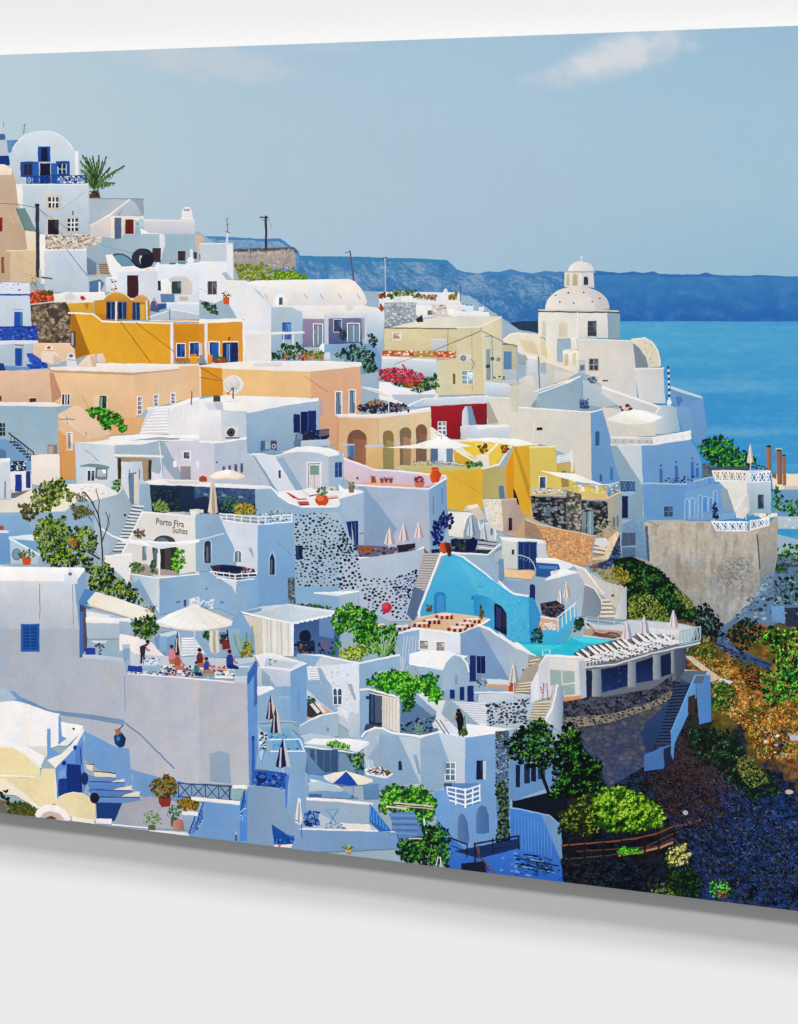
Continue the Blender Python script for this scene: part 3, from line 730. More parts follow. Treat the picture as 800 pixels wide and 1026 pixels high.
door(460, 580, 32, 86, '8c9cb0', 'ece8f0'); ln('476 584, 476 660', 4, 'c8ccd8'); win(540, 562, 28, 48, '38486c', 'd0d0e0', None, fw=3); door(596, 578, 44, 72, '8ca0b8', 'e4e4ee'); ln('618 584, 618 648', 4, 'c8d0dc')
win(334, 574, 32, 66, '3c64ac', '7ea0d0', '6688c0', 1, 1, 4, fw=3)
sub('dish'); ell(602, 508, 18, 18, 'e0dcd8'); back()
p('186 606, 288 610, 288 612, 420 608, 424 616, 290 622, 186 614', 'f2eeec'); ln('338 610, 338 720', 4, 'e8e8ee'); ln('376 620, 376 690', 5, 'e8eaf0')
p('186 620, 288 624, 288 724, 186 720', 'e8e2e0|eeeae8'); p('640 655, 700 660, 735 720, 745 760, 650 780, 560 700, 500 664', '9ab8e2')
p('500 660, 660 656, 700 700, 660 720, 500 700', 'a8c0e6'); p('488 660, 500 655, 500 692, 470 690', 'f2f2f6'); r(500, 692, 24, 30, 'd8dce8')
part('house_plants', 'row of leafy plants and terracotta pots along the lavender porch', INK_ROUGH)
leaf('290 700, 330 660, 400 655, 440 680, 500 690, 500 722, 290 722', 190, 9, ('14281c', '24482c', '3c6c34', '6a9440', '2c4c3c'), clump=0.15)
leaf('420 690, 480 680, 500 700, 495 722, 420 722', 60, 8, ('4a7c2c', '8cb040', 'b8c850'), base=False); leaf('340 705, 420 700, 500 705, 495 724, 350 724', 22, 9, ('a83c20', 'd85c34', 'e87848'), base=False, stretch=1.2)
leaf('545 700, 600 660, 660 650, 690 690, 720 760, 680 780, 650 770, 640 730, 560 722', 260, 11, ('0e2228', '1a3a38', '28583c', '3c6c48', '5a9060'), clump=0.12)
leaf('672 620, 700 615, 715 640, 695 680, 680 660', 50, 8, ('0e2228', '1a3a38', '28583c', '4c7c50'))
leaf('560 600, 592 598, 590 650, 562 640', 30, 8, ('14243c', '24443c', '3c6448')); leaf('545 694, 590 705, 590 722, 550 720', 26, 6, ('90b8b0', 'c8e0d8', '4a7868'), base=False)
pot(108, 474, 28, 24, True, 'd85428', ('2c5a28', '5c9038', 'a85838'), 'orange pot on the white parapet by the small dark window', 14)
part('scrub_bush', 'small dark green bush on the white roof edge', INK_ROUGH); leaf('8 498, 30 488, 60 502, 78 540, 60 545, 20 515', 60, 9, ('18281c', '2c4c2c', '4a6c3c'))
p_ = None

# ---- tile E/F right: ochre house front windows -----------------------------
part('house', 'orange ochre house front with blue shuttered windows below the vaulted house')
p('0 568, 172 566, 182 570, 184 738, 0 742', 'd8922a|e09a34'); p('0 560, 170 556, 182 568, 0 578', 'f8f0e4'); ln('26 572, 28 740', 12, 'e8e4ea'); ln('178 570, 180 736', 10, 'f0eef0'); ln('0 570, 180 566', 3, 'fffdf8')
for (x, w_) in ((42, 36), (100, 52)): win(x, 652, w_, 80, '24448c', 'eeeae8', None, fw=5)
sub('shutter'); r(94, 654, 14, 78, '1c2f68'); r(128, 652, 28, 82, '1c2c5c'); ln('112 660, 112 728', 5, '6ca0c0'); ln('120 660, 120 728', 3, 'c0d4dc'); back(); r(0, 656, 10, 74, 'c8ccd8'); ln('120 632, 120 642', 6, '4a4030')
r(50, 660, 22, 68, '2c5ca8'); p('0 705, 16 700, 30 738, 0 744', '98a4b8')
part('flower_pots', 'orange and red flower pots along the ochre house front', INK_ROUGH)
r(32, 702, 20, 38, 'e08c30'); leaf('52 720, 110 716, 112 740, 52 740', 70, 7, ('7c2418', 'c83820', 'f05030', '3c6030'), stretch=1.3); ln('0 740, 60 738', 3, '303848'); leaf('56 706, 112 704, 112 722, 56 722', 30, 6, ('2c5430', '4c7c3c', '803828'))
part('house', 'peach ochre block with a flat white roof below the vaulted house')
p('0 744, 60 736, 200 728, 500 726, 650 732, 650 745, 446 768, 90 758, 0 752', 'f3ece6'); p('216 738, 330 730, 332 748, 220 750', 'e3dedb'); ln('90 758, 446 768, 652 742', 4, 'fffaf4')
T(180, 340, 4)
p('0 106, 78 104, 82 232, 40 240, 0 248', 'ecc298|e6b890'); p('86 108, 172 116, 176 222, 88 228', 'd9922a'); ln('82 106, 84 232', 7, 'f2d9bc'); p('172 116, 524 128, 528 234, 400 232, 176 224', 'efc488|ecbe88')

p('524 128, 726 106, 730 300, 640 305, 628 420, 600 440, 556 420, 560 238, 528 234', 'd8aa8a>d6a484')
p('172 104, 524 116, 730 94, 730 108, 524 130, 172 118', 'f6eee6'); ln('82 112, 168 160, 170 168, 80 152', 3, '7a5a40'); ln('500 146, 596 212', 2.4, 'a8745c')
win(628, 212, 20, 88, '8494ac', 'f0e8e6', None, fw=5); win(682, 204, 22, 92, '8494ac', 'f0e8e6', None, fw=4); r(636, 214, 6, 84, '5c7894'); r(692, 206, 6, 90, '5c7894'); r(560, 240, 14, 64, 'b4a0b0')
p('628 300, 800 300, 800 314, 634 312', 'efe6e4')
p('634 314, 800 312, 800 520, 780 540, 700 500, 640 480, 625 440', 'cf9a72|d4a272'); p('778 430, 800 420, 800 520, 780 520', 'dcb070')
sub('archway'); p('672 400, 678 380, 690 368, 708 362, 728 368, 742 384, 750 410, 750 508, 700 490, 672 470', '8c5444|a86c50'); p('676 420, 704 424, 704 486, 676 474', '7896bc'); p('684 430, 696 430, 696 480, 684 476', '4a6c9c'); ln('660 424, 676 424', 5, 'd8ccc8'); ln('676 422, 706 424', 6, 'c8ccd8'); back()

# ---- tile C: centre ridge houses -------------------------------------------
T(380, 240, 4)
part('house', 'white rooftop houses with planters along the ridge right of centre')
p('0 212, 60 208, 150 210, 322 212, 330 260, 330 300, 120 320, 20 330, 0 300', 'e4e4e8'); p('20 252, 150 250, 160 330, 24 352', 'aab4bc>98a4b0'); rub('24 256, 148 254, 150 325, 28 345', 80, 7, ('c8ccd0', '8894a0', 'd4d4d4', 'a0a8a8'), mind=9)
p('148 262, 210 266, 214 300, 150 304', 'f4f0ee'); p('212 262, 270 262, 272 308, 214 308', 'd8ccc4'); win(196, 284, 18, 18, '6a6c70'); rub('215 262, 268 262, 268 296, 216 296', 16, 6, ('b8a898', 'efe8e0', '8c8078')); ln('20 250, 330 250', 4, 'f8f6f4'); p('272 262, 330 262, 330 306, 272 306', 'e8e4e4'); p('276 280, 300 280, 296 304, 280 304', 'f8f8f8')
part('roof_planters', 'rooftop planters with shrubs on the ridge right of centre', INK_ROUGH)
leaf('30 222, 60 205, 100 203, 150 205, 165 222, 150 230, 60 236, 30 234', 110, 9, ('24401c', '4a7028', '7a9838', '9aa860')); leaf('150 224, 230 220, 228 242, 150 240', 60, 8, ('6a4a38', '9c7050', 'c8a080')); leaf('276 220, 310 214, 312 240, 280 240', 36, 9, ('3c5c20', '7a8c34', 'c86840'))
leaf('0 215, 30 212, 30 235, 0 235', 30, 8, ('5c2418', 'a84428', '3c5c28')); leaf('0 258, 20 262, 20 285, 0 285', 20, 7, ('7a3420', 'b85c38')); r(60, 228, 30, 22, 'ece8e6'); r(92, 226, 44, 24, 'f2eeec')
part('chimney', 'small white conical chimney on the ridge roofs'); p('250 250, 254 214, 262 200, 272 200, 278 216, 278 250', 'f2eeec'); ell(267, 204, 8, 8, 'e8e4e4'); ln('326 180, 326 252', 3, '5a6080')
part('antenna', 'tall thin rooftop aerial standing at the ridge in front of the blue headland'); ln('24 68, 26 210', 5, 'c0ccd8'); ln('16 74, 32 72', 4, '4a4c60'); ln('18 86, 30 86', 2, '8090a8')
part('chimney', 'group of bright white and blue chimney pots on the ridge')
for (x, y, h_) in ((330, 255, 28), (346, 258, 30), (362, 258, 44), (400, 262, 40)): r(x, y, 16 if x < 390 else 20, h_, 'e4e8f0'); r(x, y, 14 if x < 390 else 18, 7, '8cb4d8')
r(416, 286, 24, 20, '5aa4d8'); p('286 286, 440 290, 444 308, 290 308', 'f2f2f4'); r(378, 286, 30, 20, 'f4f2f2')
part('house', 'cream plastered apartment block with a flat white roof in the ridge centre')
p('44 352, 180 320, 240 308, 490 308, 408 352, 310 356', 'ebe4d4|ded6c4'); p('150 318, 172 300, 178 330, 152 332', '2c3034')
p('22 352, 310 358, 312 476, 232 482, 20 470', 'd9cba4>d2c49c'); p('310 350, 412 350, 426 620, 232 624, 230 486, 312 476', 'd9cfae|d4c8a4'); p('410 348, 490 310, 494 400, 496 566, 420 624', 'ded6b4|cfcab0'); ln('20 354, 310 358', 5, '7c6e60'); ln('276 360, 276 450', 4, 'a8987c'); ln('372 360, 374 610', 3, 'b8a880')
rub('30 362, 300 362, 300 440, 30 440', 40, 6, ('dccfaa', 'cfc094')); ln('310 352, 410 350, 490 308', 5, 'f2eede')
win(56, 376, 30, 24, 'd8c4b0', 'f2ece4'); r(60, 384, 22, 12, 'b88c78'); r(208, 398, 64, 50, 'c8ccd0'); r(208, 398, 64, 6, 'd8dce0')
sub('balustrade'); p('12 444, 308 448, 308 474, 12 466', 'c05c30'); rub('14 446, 306 450, 306 470, 14 464', 40, 8, ('e8d8c0', 'f0e4cc', 'd8a078', 'a04424'), mind=12); p('140 448, 220 450, 220 472, 140 470', 'b88a50'); rub('142 450, 218 452, 218 470, 142 468', 10, 7, ('e8d8b8', 'd0a868'), mind=16); back()
p('10 466, 230 480, 230 550, 110 545, 10 520', 'dfe4ee>c8d4e8'); p('10 468, 228 482, 228 490, 10 476', 'f4f0ee')
sub('air_conditioner'); r(320, 460, 50, 30, 'd8d4cc'); ell(338, 475, 11, 11, '6a6c70'); ell(338, 475, 6, 6, '9a9c9c'); ln('368 478, 384 500, 372 520', 4, '9a8c78'); back()
win(334, 528, 42, 50, 'a8bcd0', 'e0dccc', 'd8dcdc', 1, 2, 4, fw=4); ln('356 530, 356 576', 5, 'eceae0'); r(296, 538, 10, 40, '6c6450')
ln('425 388, 452 386, 456 566', 4, '9cb0c0'); p('428 440, 446 438, 448 564, 430 564', '98a8b0'); ell(436, 508, 10, 8, '3c4450'); ell(455, 478, 8, 8, '5c6460'); ell(480, 480, 9, 9, '8a8c84')
ln('232 440, 408 366, 412 350', 3, '6a6050'); ln('60 500, 232 440', 2, '7a7464'); ln('412 366, 546 436', 2.5, '4a4a44')
p('494 420, 550 424, 552 568, 496 566', 'c0b898'); r(500, 448, 32, 72, '7c9cc0'); ln('494 420, 552 424', 4, '706858'); r(498, 520, 54, 46, 'bcc8d0')
p('424 572, 524 576, 526 630, 424 630', 'dce2ea>ccd8e8'); rub('460 546, 505 546, 505 572, 460 572', 14, 6, ('405038', '7c3c30', 'a0a090')); p('455 566, 550 560, 560 590, 524 580', 'c4ccd8')
part('bougainvillea', 'magenta bougainvillea tumbling over the white terrace', INK_ROUGH)
leaf('0 530, 60 516, 120 520, 180 545, 240 545, 240 590, 200 615, 140 605, 60 585, 0 560', 240, 11, ('142c14', '2c5420', '4c7c2c', '6a9838'), clump=0.15)
leaf('0 522, 60 514, 130 520, 180 540, 170 570, 120 575, 60 570, 0 560', 260, 9, ('8c1438', 'c41c50', 'e0306c', 'f05890', 'c02030'), base=False, stretch=1.3)
leaf('80 560, 160 555, 180 580, 120 600', 60, 8, ('7c2c1c', 'b0442c', 'd06040'), base=False); ln('95 500, 108 520', 8, 'c83c5c')
part('garden_wall', 'white terrace wall beneath the magenta bougainvillea')
p('0 570, 44 572, 56 584, 160 616, 220 600, 240 630, 120 670, 0 640', 'f1eff0'); p('50 622, 230 620, 210 640, 120 664, 60 640', 'c4cce0'); ln('162 600, 162 632', 4, 'c0c8d0')
part('house', 'deep red plastered house with a white coping and white chimney buttress')
p('120 662, 180 636, 440 628, 438 655, 206 668, 150 672', 'ccd6ea'); ln('120 662, 180 638, 438 628', 5, 'f4f4f8'); p('180 640, 438 632, 438 656, 176 664', 'd8dcea')
p('206 668, 432 656, 434 740, 330 745, 326 800, 258 796, 204 752', '9c1e2c>8c1c28'); p('334 672, 390 668, 432 656, 434 740, 392 742', '84202a')
p('344 670, 370 668, 392 746, 332 748, 334 690', 'dfe3ee|a8b4d0'); p('352 668, 370 668, 392 746, 362 748', '98a8cc')
win(238, 732, 30, 48, '6a7890', 'f4f0f0', 'f4f0f0', 1, 2, 5, fw=3)
p('326 748, 394 742, 522 740, 524 800, 330 800', 'd9dde8>cfd6e4'); ln('326 750, 392 744, 394 760', 3, 'f2f2f4'); p('394 744, 522 740, 522 752, 440 756, 396 762', 'f4f2f0')
part('house', 'large off-white curved-parapet house below the domed church')
p('438 632, 560 634, 566 670, 602 690, 800 690, 800 800, 524 800, 520 742, 432 738', 'ddd8cc|d9d4c8'); p('432 656, 440 650, 480 735, 436 738', 'b0a898'); ln('440 632, 528 634', 5, 'f2eee6')
p('524 586, 562 582, 564 672, 600 690, 528 690, 526 630', 'd4cec0|c6beae'); ln('562 584, 566 670, 600 690, 800 694', 5, 'efebe4'); p('564 582, 620 582, 630 680, 604 688, 566 668', 'a4b4cc>a8b8d0')
p('622 620, 800 560, 800 686, 640 686', 'a8bed8>b6c8dc'); ln('624 622, 800 556', 6, 'f0ece8'); ln('640 672, 800 676', 8, '8ea4c0'); rub('640 664, 800 664, 800 684, 640 684', 18, 6, ('dce2ea', '5c7490'), mind=14)
r(636, 752, 16, 10, '2c2420'); ln('628 730, 622 800', 4, 'efeae0')
# ---- church -----------------------------------------------------------------
part('church', 'cream white domed church with a lantern and small cross above the sea')
p('496 400, 520 380, 560 374, 610 380, 640 388, 660 400, 690 440, 690 490, 600 500, 560 490, 556 424, 500 416', 'f0e6cc|eadfc4'); p('556 424, 600 440, 604 500, 558 490', 'e6e0d4'); p('590 390, 640 388, 680 420, 690 480, 610 440', 'dccfa4'); ln('500 400, 528 380, 560 374, 640 384', 6, 'fbf5e8'); p('556 450, 594 448, 596 500, 556 496', 'a8b0bc'); p('500 412, 553 424, 553 430, 500 418', '8a8070')
T(520, 240, 2.857)
p('0 275, 40 268, 62 275, 66 330, 40 340, 0 325', 'ebe1cc'); p('0 285, 40 290, 60 330, 20 322', 'dccfae')
p('56 204, 120 204, 168 206, 168 282, 110 284, 108 352, 84 348, 76 280, 56 276', 'efe9da|e7e0d2'); p('168 206, 255 208, 256 282, 168 282', 'e3dfd6'); p('254 208, 290 210, 290 284, 256 284', 'a9bbd2'); p('56 200, 140 196, 286 203, 290 209, 200 208, 56 206', 'd8d0c4'); ln('56 206, 290 209', 4, '4a4c54')
ln('168 208, 168 282', 3, 'f6f2ea')
awin(114, 234, 26, 44, 'd9cfb8'); awin(66, 232, 12, 44, 'd9cfb8'); win(199, 234, 22, 42, '3c4450', '8c8478', '5c6470', 0, 2, 2, fw=2)
sub('dome'); p([(168 - 92 * math.cos(math.pi * i / 24) , 200 - 66 * math.sin(math.pi * i / 24) ** 0.9) for i in range(25)], 'f0e9df|d9d0ca'); p([(168 + 92 * math.cos(math.pi * i / 24), 200 - 66 * abs(math.sin(math.pi * i / 24)) ** 0.9) for i in range(13)] + [(190, 150), (212, 172), (218, 200)], 'dcd5d0|c6c2c6')  # second shape is the dome's shaded side in darker ink
for (x, y) in ((106, 160), (118, 178), (186, 152), (142, 152), (240, 150), (232, 168), (158, 182), (210, 178)): ell(x, y, 2.6, 2.6, '605858', 8)
back()
sub('lantern'); p('131 93, 213 94, 216 136, 131 136', 'ece6dc|cfcdd0'); p('184 94, 214 94, 216 137, 184 137', 'cfcfd4'); arch(136, 98, 10, 34, 'c8bca8'); arch(154, 98, 14, 34, 'bfae94'); arch(186, 106, 13, 24, '343c4c'); ln('176 95, 176 134', 3, 'f6f2ec'); p('128 90, 216 90, 220 95, 128 95', 'b8b2ac'); back()
sub('dome'); p([(178 - 37 * math.cos(math.pi * i / 16), 90 - 28 * math.sin(math.pi * i / 16)) for i in range(17)], 'f2ece4|dcd6d2'); back()
sub('cross'); ln('179 62, 179 47', 3, 'e6dfd4'); ln('174 52, 184 52', 3, 'e6dfd4'); back()
p('78 280, 108 284, 110 350, 126 352, 128 316, 150 312, 174 318, 172 380, 140 376, 84 348', 'efe6d6|e3dccf'); p('148 280, 166 278, 168 314, 150 314', 'eee8de'); p('126 318, 172 318, 172 344, 128 340', 'f2ece2'); arch(130, 326, 12, 34, 'cdbfa2'); arch(154, 324, 9, 34, 'd8ccb4')
p('168 284, 322 290, 336 370, 340 468, 240 420, 200 388, 174 382', 'e0dad2|d4d0cc'); ln('168 284, 322 290', 3, 'f6f2ea'); win(203, 342, 24, 32, '404854', 'b8b0a0', 'a8a8a8', 1, 1, 2.4, fw=3)
p('172 344, 190 344, 191 386, 174 384', 'c8c0bc'); p('174 360, 188 358, 188 374, 176 376', '7890b0')
sub('apse'); p('322 286, 360 282, 380 292, 396 316, 404 344, 404 364, 340 370, 328 330', 'e9decb|d8cdb8'); p('326 296, 345 310, 362 335, 372 366, 336 368, 330 330', '8f98a8'); ln('322 286, 360 282, 380 292, 396 316, 404 344, 404 362', 4, 'f2e8d6'); rub('350 290, 380 300, 398 350, 380 360', 14, 3, ('b8a888', 'c8b898')); back()
p('334 370, 414 368, 420 470, 344 466', 'dcd9d4|c9ced8'); ln('332 370, 415 368', 4, 'ede8e0')
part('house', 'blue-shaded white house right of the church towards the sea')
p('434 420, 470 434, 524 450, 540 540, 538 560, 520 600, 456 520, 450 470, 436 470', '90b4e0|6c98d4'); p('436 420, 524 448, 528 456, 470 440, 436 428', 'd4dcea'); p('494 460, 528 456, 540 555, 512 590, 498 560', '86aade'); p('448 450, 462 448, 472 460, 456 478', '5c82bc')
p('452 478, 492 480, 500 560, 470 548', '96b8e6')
part('flagpole', 'blue and white banded pole standing above the terrace houses')
for i in range(14): ln([(428 + i * 0.3, 364 + i * 8), (428.3 + i * 0.3, 372 + i * 8)], 6, '20345c' if i % 2 == 0 else 'd8e0ec')
ell(431, 466, 7, 9, 'e8ecf2')
part('house', 'off-white terraced houses with sloping roof walls below the church')
p('20 346, 62 340, 62 380, 110 395, 100 420, 60 430, 50 460, 22 470', 'c4c8cc'); p('78 348, 168 382, 130 410, 90 412, 80 400', 'cdc8c0'); ln('78 348, 168 382', 4, 'efe8dc'); p('100 374, 168 384, 124 402, 102 410', 'd9d4c8')
ln('57 335, 60 425', 3, '6a6458'); p('22 330, 52 334, 54 344, 24 340', 'f4eee4'); p('26 344, 50 346, 48 380, 26 384', 'd4d8e0')
p('0 400, 30 385, 48 410, 52 450, 30 486, 0 480', 'cfccc6'); arch(14, 388, 30, 30, 'dcd8d0'); p('52 456, 180 392, 208 412, 240 424, 230 486, 160 490, 60 486', 'b9cbe0|a9c0dc'); ln('44 436, 178 392', 4, 'f4f0ea'); ln('180 392, 182 470', 3, 'a0b4cc'); p('182 400, 240 420, 300 470, 240 482, 186 470', 'c4d0de')
ell(212, 402, 10, 10, '4c607c'); rub('196 392, 226 392, 226 412, 196 412', 14, 4, ('c0ccd8', '3c5070', '90a4bc')); p('174 460, 198 460, 200 484, 176 484', '3c5878'); rub('176 456, 200 456, 200 482, 176 482', 14, 4, ('6888a8', '203c5c')); r(240, 402, 16, 4, '403830')
p('240 424, 400 476, 430 474, 452 480, 460 548, 420 552, 390 500, 300 486, 236 440', 'd9d6d4|c6cedc'); ln('238 422, 398 478', 7, 'f6efe4'); p('240 480, 300 486, 330 500, 390 500, 392 562, 256 570', 'd8d2c8'); rub('288 474, 322 474, 322 488, 288 488', 8, 8, ('7c2c24', 'a04434', '5c201c'))
p('402 478, 450 478, 462 548, 430 556, 388 556, 388 506', 'd2dae8|b4c8e4'); ln('388 506, 404 478', 4, 'f2ece4')
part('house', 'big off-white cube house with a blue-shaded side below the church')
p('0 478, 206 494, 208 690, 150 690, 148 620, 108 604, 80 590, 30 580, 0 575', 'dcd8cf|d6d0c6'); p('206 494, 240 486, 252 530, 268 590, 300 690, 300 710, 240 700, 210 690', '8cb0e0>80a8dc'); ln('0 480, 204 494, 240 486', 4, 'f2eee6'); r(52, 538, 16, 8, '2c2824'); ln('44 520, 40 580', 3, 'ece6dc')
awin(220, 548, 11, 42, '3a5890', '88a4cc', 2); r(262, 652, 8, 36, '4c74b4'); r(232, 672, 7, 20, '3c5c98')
part('parasol', 'large white square parasol spread over the upper sea terrace')
p('322 528, 328 528, 328 570, 322 570', 'd8cfc0'); p('248 516, 300 492, 330 486, 360 490, 414 508, 380 524, 330 532, 290 526', 'fbf8f2>efe9df'); p('300 500, 345 488, 414 508, 380 522, 330 514', 'fffefa'); p('262 524, 330 532, 380 524, 384 536, 330 530, 268 532', 'd8d0c4')
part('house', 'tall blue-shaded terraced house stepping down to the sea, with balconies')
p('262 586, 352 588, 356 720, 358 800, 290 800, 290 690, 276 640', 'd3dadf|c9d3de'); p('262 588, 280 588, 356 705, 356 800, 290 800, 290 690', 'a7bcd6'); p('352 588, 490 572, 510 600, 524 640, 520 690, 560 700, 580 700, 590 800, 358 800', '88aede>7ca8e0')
for (x, y, h_) in ((402, 655, 42), (446, 645, 52), (492, 635, 50), (506, 652, 30)): sub('window'); r(x, y, 11, h_, '5c88c8'); r(x + 2, y + 3, 6, h_ - 6, '3c68ac'); back(); ell(x + 5, y - 8, 3, 3, '34507c', 8)
sub('railing'); p('262 566, 380 570, 382 588, 262 586', 'a4a8ac'); p('380 566, 492 548, 494 568, 384 586', 'd8dce4'); lattice('264 568, 380 572, 380 586, 266 584', 10, 'dcd8d0', 1.6); lattice('384 567, 490 550, 492 568, 386 584', 9, 'f6f4f2', 2.0); ln('262 566, 380 568, 492 548', 3, 'f6f4f0'); ln('262 588, 382 588, 494 570', 3, 'f2f0ec'); back()
sub('balcony'); p('480 700, 508 692, 508 712, 482 718', '7ea6dc'); p('514 688, 542 682, 543 700, 515 708', '7ea6dc'); p('548 682, 566 678, 566 696, 549 700', '7ea6dc'); ln('356 698, 480 700, 510 690, 566 676', 4, 'c9dcf6'); rub('420 682, 500 678, 500 696, 420 698', 26, 5, ('20305c', '3c4c7c', '5c3c4c')); back()
T(600, 420, 4)
p('344 288, 480 256, 498 262, 545 300, 550 400, 440 408, 350 404', '8cb4e4>84b0e6')
win(263, 350, 36, 40, '3c4c68', '94b0dc', '6a88b4', 1, 1, 3, fw=3); r(298, 350, 8, 40, '90b0dc')
for (x, y, w_, h_) in ((347, 320, 14, 84), (368, 318, 15, 78), (400, 304, 14, 96), (418, 310, 18, 60), (444, 314, 12, 50), (460, 286, 14, 90)): awin(x, y, w_, h_, '7ba4e0' if h_ > 60 else '5c8cd4', 'c6dafa', 3)
p('497 280, 515 272, 517 350, 500 352', 'a8b8d0')
sub('balcony'); p('354 256, 390 250, 392 280, 356 284', '86aee6'); p('400 248, 440 236, 442 268, 402 276', '86aee6'); p('448 236, 470 232, 472 256, 450 262', '86aee6'); back()
p('88 244, 146 248, 148 290, 90 290', '6888bc'); lattice('90 248, 146 250, 146 288, 90 288', 4, '243c68', 2.4); ln('88 246, 146 248', 3, 'c4d6f0'); p('88 290, 150 290, 130 306, 90 306', 'b8ccec')
r(94, 308, 24, 88, '142448')
p('415 176, 450 176, 456 230, 418 232', '58687c'); rub('418 180, 450 180, 452 228, 420 230', 22, 6, ('405060', '788898', '6c7c6c'))
# ---- tile G (340,380): arcade house, cream sails, yellow houses ------------
T(340, 380, 4)
part('house', 'tan arcade house with four round arches beneath a planted terrace')
p('0 150, 155 150, 158 352, 110 352, 0 312', 'd8b088|dcb68e'); p('155 150, 368 118, 370 240, 372 350, 240 362, 158 352', 'dcc09a|e0c8a2'); p('0 140, 155 142, 366 112, 368 128, 156 156, 0 152', 'efe6e4'); ln('0 142, 155 145, 366 114', 4, 'fbf6f2')
def archway(x, y, w, h, c, inner):
    sub('archway'); arch(x, y, w, h, c); p([(x + w * 0.3, y + h * 0.25), (x + w, y + h * 0.3), (x + w, y + h), (x + w * 0.3, y + h)], inner); back()
archway(34, 202, 76, 140, '7c5448', '8e6450|a06c54'); p('34 262, 62 262, 62 318, 34 306', '7c9cc4'); r(44, 270, 14, 44, '5074a4'); ln('16 262, 60 262', 6, 'd0ccd0')
archway(176, 204, 44, 158, '8c7448', 'a08a5c'); archway(243, 192, 46, 152, '7c6c54', 'a08060'); archway(308, 180, 44, 150, '7c5c48', '8c644c')
r(176, 262, 44, 100, '948858'); p('310 245, 350 245, 350 330, 310 330', '7c6450'); r(366, 280, 28, 52, '607098')
p('108 272, 176 268, 176 360, 158 352, 108 350', 'd8b27e'); p('222 262, 243 260, 243 350, 222 358', 'd6b284'); p('290 252, 308 248, 308 330, 290 336', 'd6b488')
ln('106 268, 178 268', 9, 'c8c8d4'); ln('220 260, 244 258', 8, 'c4c4d0'); ln('288 246, 310 244', 8, 'c4c4d0'); ln('352 238, 384 232', 8, 'c4c4d0'); ln('156 156, 158 262', 2, 'b89470')
part('terrace_plants', 'dark potted shrubs and tables crowded along the arcade terrace', INK_ROUGH)
leaf('70 110, 100 92, 150 88, 200 96, 250 90, 285 112, 280 128, 160 140, 72 132', 190, 8, ('14182c', '2a2438', '48384c', '6a5068', '384c48'), clump=0.2)
leaf('110 92, 150 78, 180 90, 160 102, 120 104', 40, 7, ('3c6030', '7c9c40', 'b8503c', 'd87858'), base=False, stretch=1.4); leaf('220 95, 280 112, 270 128, 210 122', 24, 6, ('8c6880', 'a89088', '54647c'), base=False)
part('parasol', 'white parasol opened on the arcade terrace below the bougainvillea')
p('90 28, 160 40, 240 30, 300 40, 210 58, 205 74, 190 60, 130 40', 'f6f2f2'); ln('198 60, 200 132', 4, 'e8e4e4'); p('90 28, 190 62, 196 70, 180 66, 92 36', 'dce0ea')
part('house', 'pale retaining wall and white doorway behind the cream sail awning')
p('366 195, 420 245, 520 240, 600 240, 600 340, 560 352, 370 330', 'efe8dc'); ln('368 195, 560 320', 9, 'f6eedd'); p('368 240, 396 240, 398 330, 370 330', '68789c'); p('396 262, 430 262, 432 332, 396 332', 'e2e6ee'); r(430, 270, 26, 62, '8898b8')
p('455 280, 540 315, 520 348, 465 335', 'd8a840')
T(340, 380, 4)
part('house', 'yellow ochre terrace house with white-coped sloping walls')
p('240 346, 574 360, 576 520, 500 530, 430 520, 430 396, 240 370', 'dcb548|dcae3c'); p('240 346, 350 340, 560 350, 574 362, 240 372', 'c8bc84'); ln('430 370, 570 460', 2, 'c09030')
p('574 360, 668 350, 672 478, 576 478', 'b0a468|b8ac74'); p('640 428, 660 426, 664 476, 642 478', '6c8ca0')
p('470 250, 560 250, 700 264, 660 300, 630 340, 560 350, 540 310, 500 280', 'e8c448|f0cc50'); p('540 252, 640 262, 600 300, 560 290', 'f2d060')
p('668 345, 700 270, 800 262, 800 300, 764 420, 764 560, 740 540, 700 480, 672 476', 'dfae34>d8a22c'); p('700 270, 765 408, 764 470, 740 480, 720 340', 'e4bc50'); p('694 290, 706 300, 720 400, 740 490, 700 480, 672 474, 670 350', 'd89424')
p('762 268, 800 262, 800 540, 764 560', 'cdb878'); p('760 270, 800 266, 800 272, 764 278', 'e8d8a4')
ln('572 358, 640 342, 690 268', 9, 'f4ead2'); ln('590 305, 634 260', 9, 'f6ecd4'); ln('700 268, 800 258', 5, 'f2e6c4'); ln('470 285, 545 330', 9, 'f6ecd0')
p('548 304, 600 300, 602 350, 552 350', 'e8e0d8')
sub('plants', None, INK_ROUGH); leaf('554 268, 590 258, 596 290, 560 296', 40, 8, ('3c2c1c', '6c4824', 'a86c34', '5c7830')); leaf('645 262, 676 258, 680 290, 650 296', 36, 8, ('4c3018', 'a85c2c', 'c87c3c', '5c6c30')); leaf('500 335, 570 325, 580 350, 510 354', 50, 8, ('1c4c28', '3c7c34', '5ca044')); back()
sub('plants', None, INK_ROUGH); leaf('270 330, 380 322, 470 328, 500 350, 270 344', 80, 6, ('5c6478', '8c98a8', 'c8d0d8', '3c4c44'), base=False); back()
sub('person'); p('698 440, 716 440, 734 470, 734 500, 714 510, 700 480', '3a1c18'); ell(706, 444, 7, 8, '20100e'); ln('716 500, 716 510', 8, '281818'); back()
part('sail_awning', 'wide cream sail awning hanging over the yellow terrace')
p('180 274, 300 262, 380 238, 440 240, 530 268, 460 276, 340 278', 'f6f2ea|fcfaf4'); p('380 238, 412 226, 440 240, 420 262, 340 276', 'ffffff'); ln('412 226, 412 240', 3, '8a8478')
p('500 238, 600 234, 720 240, 800 262, 720 268, 640 258, 560 246', 'faf6ee'); 
T(180, 340, 4)
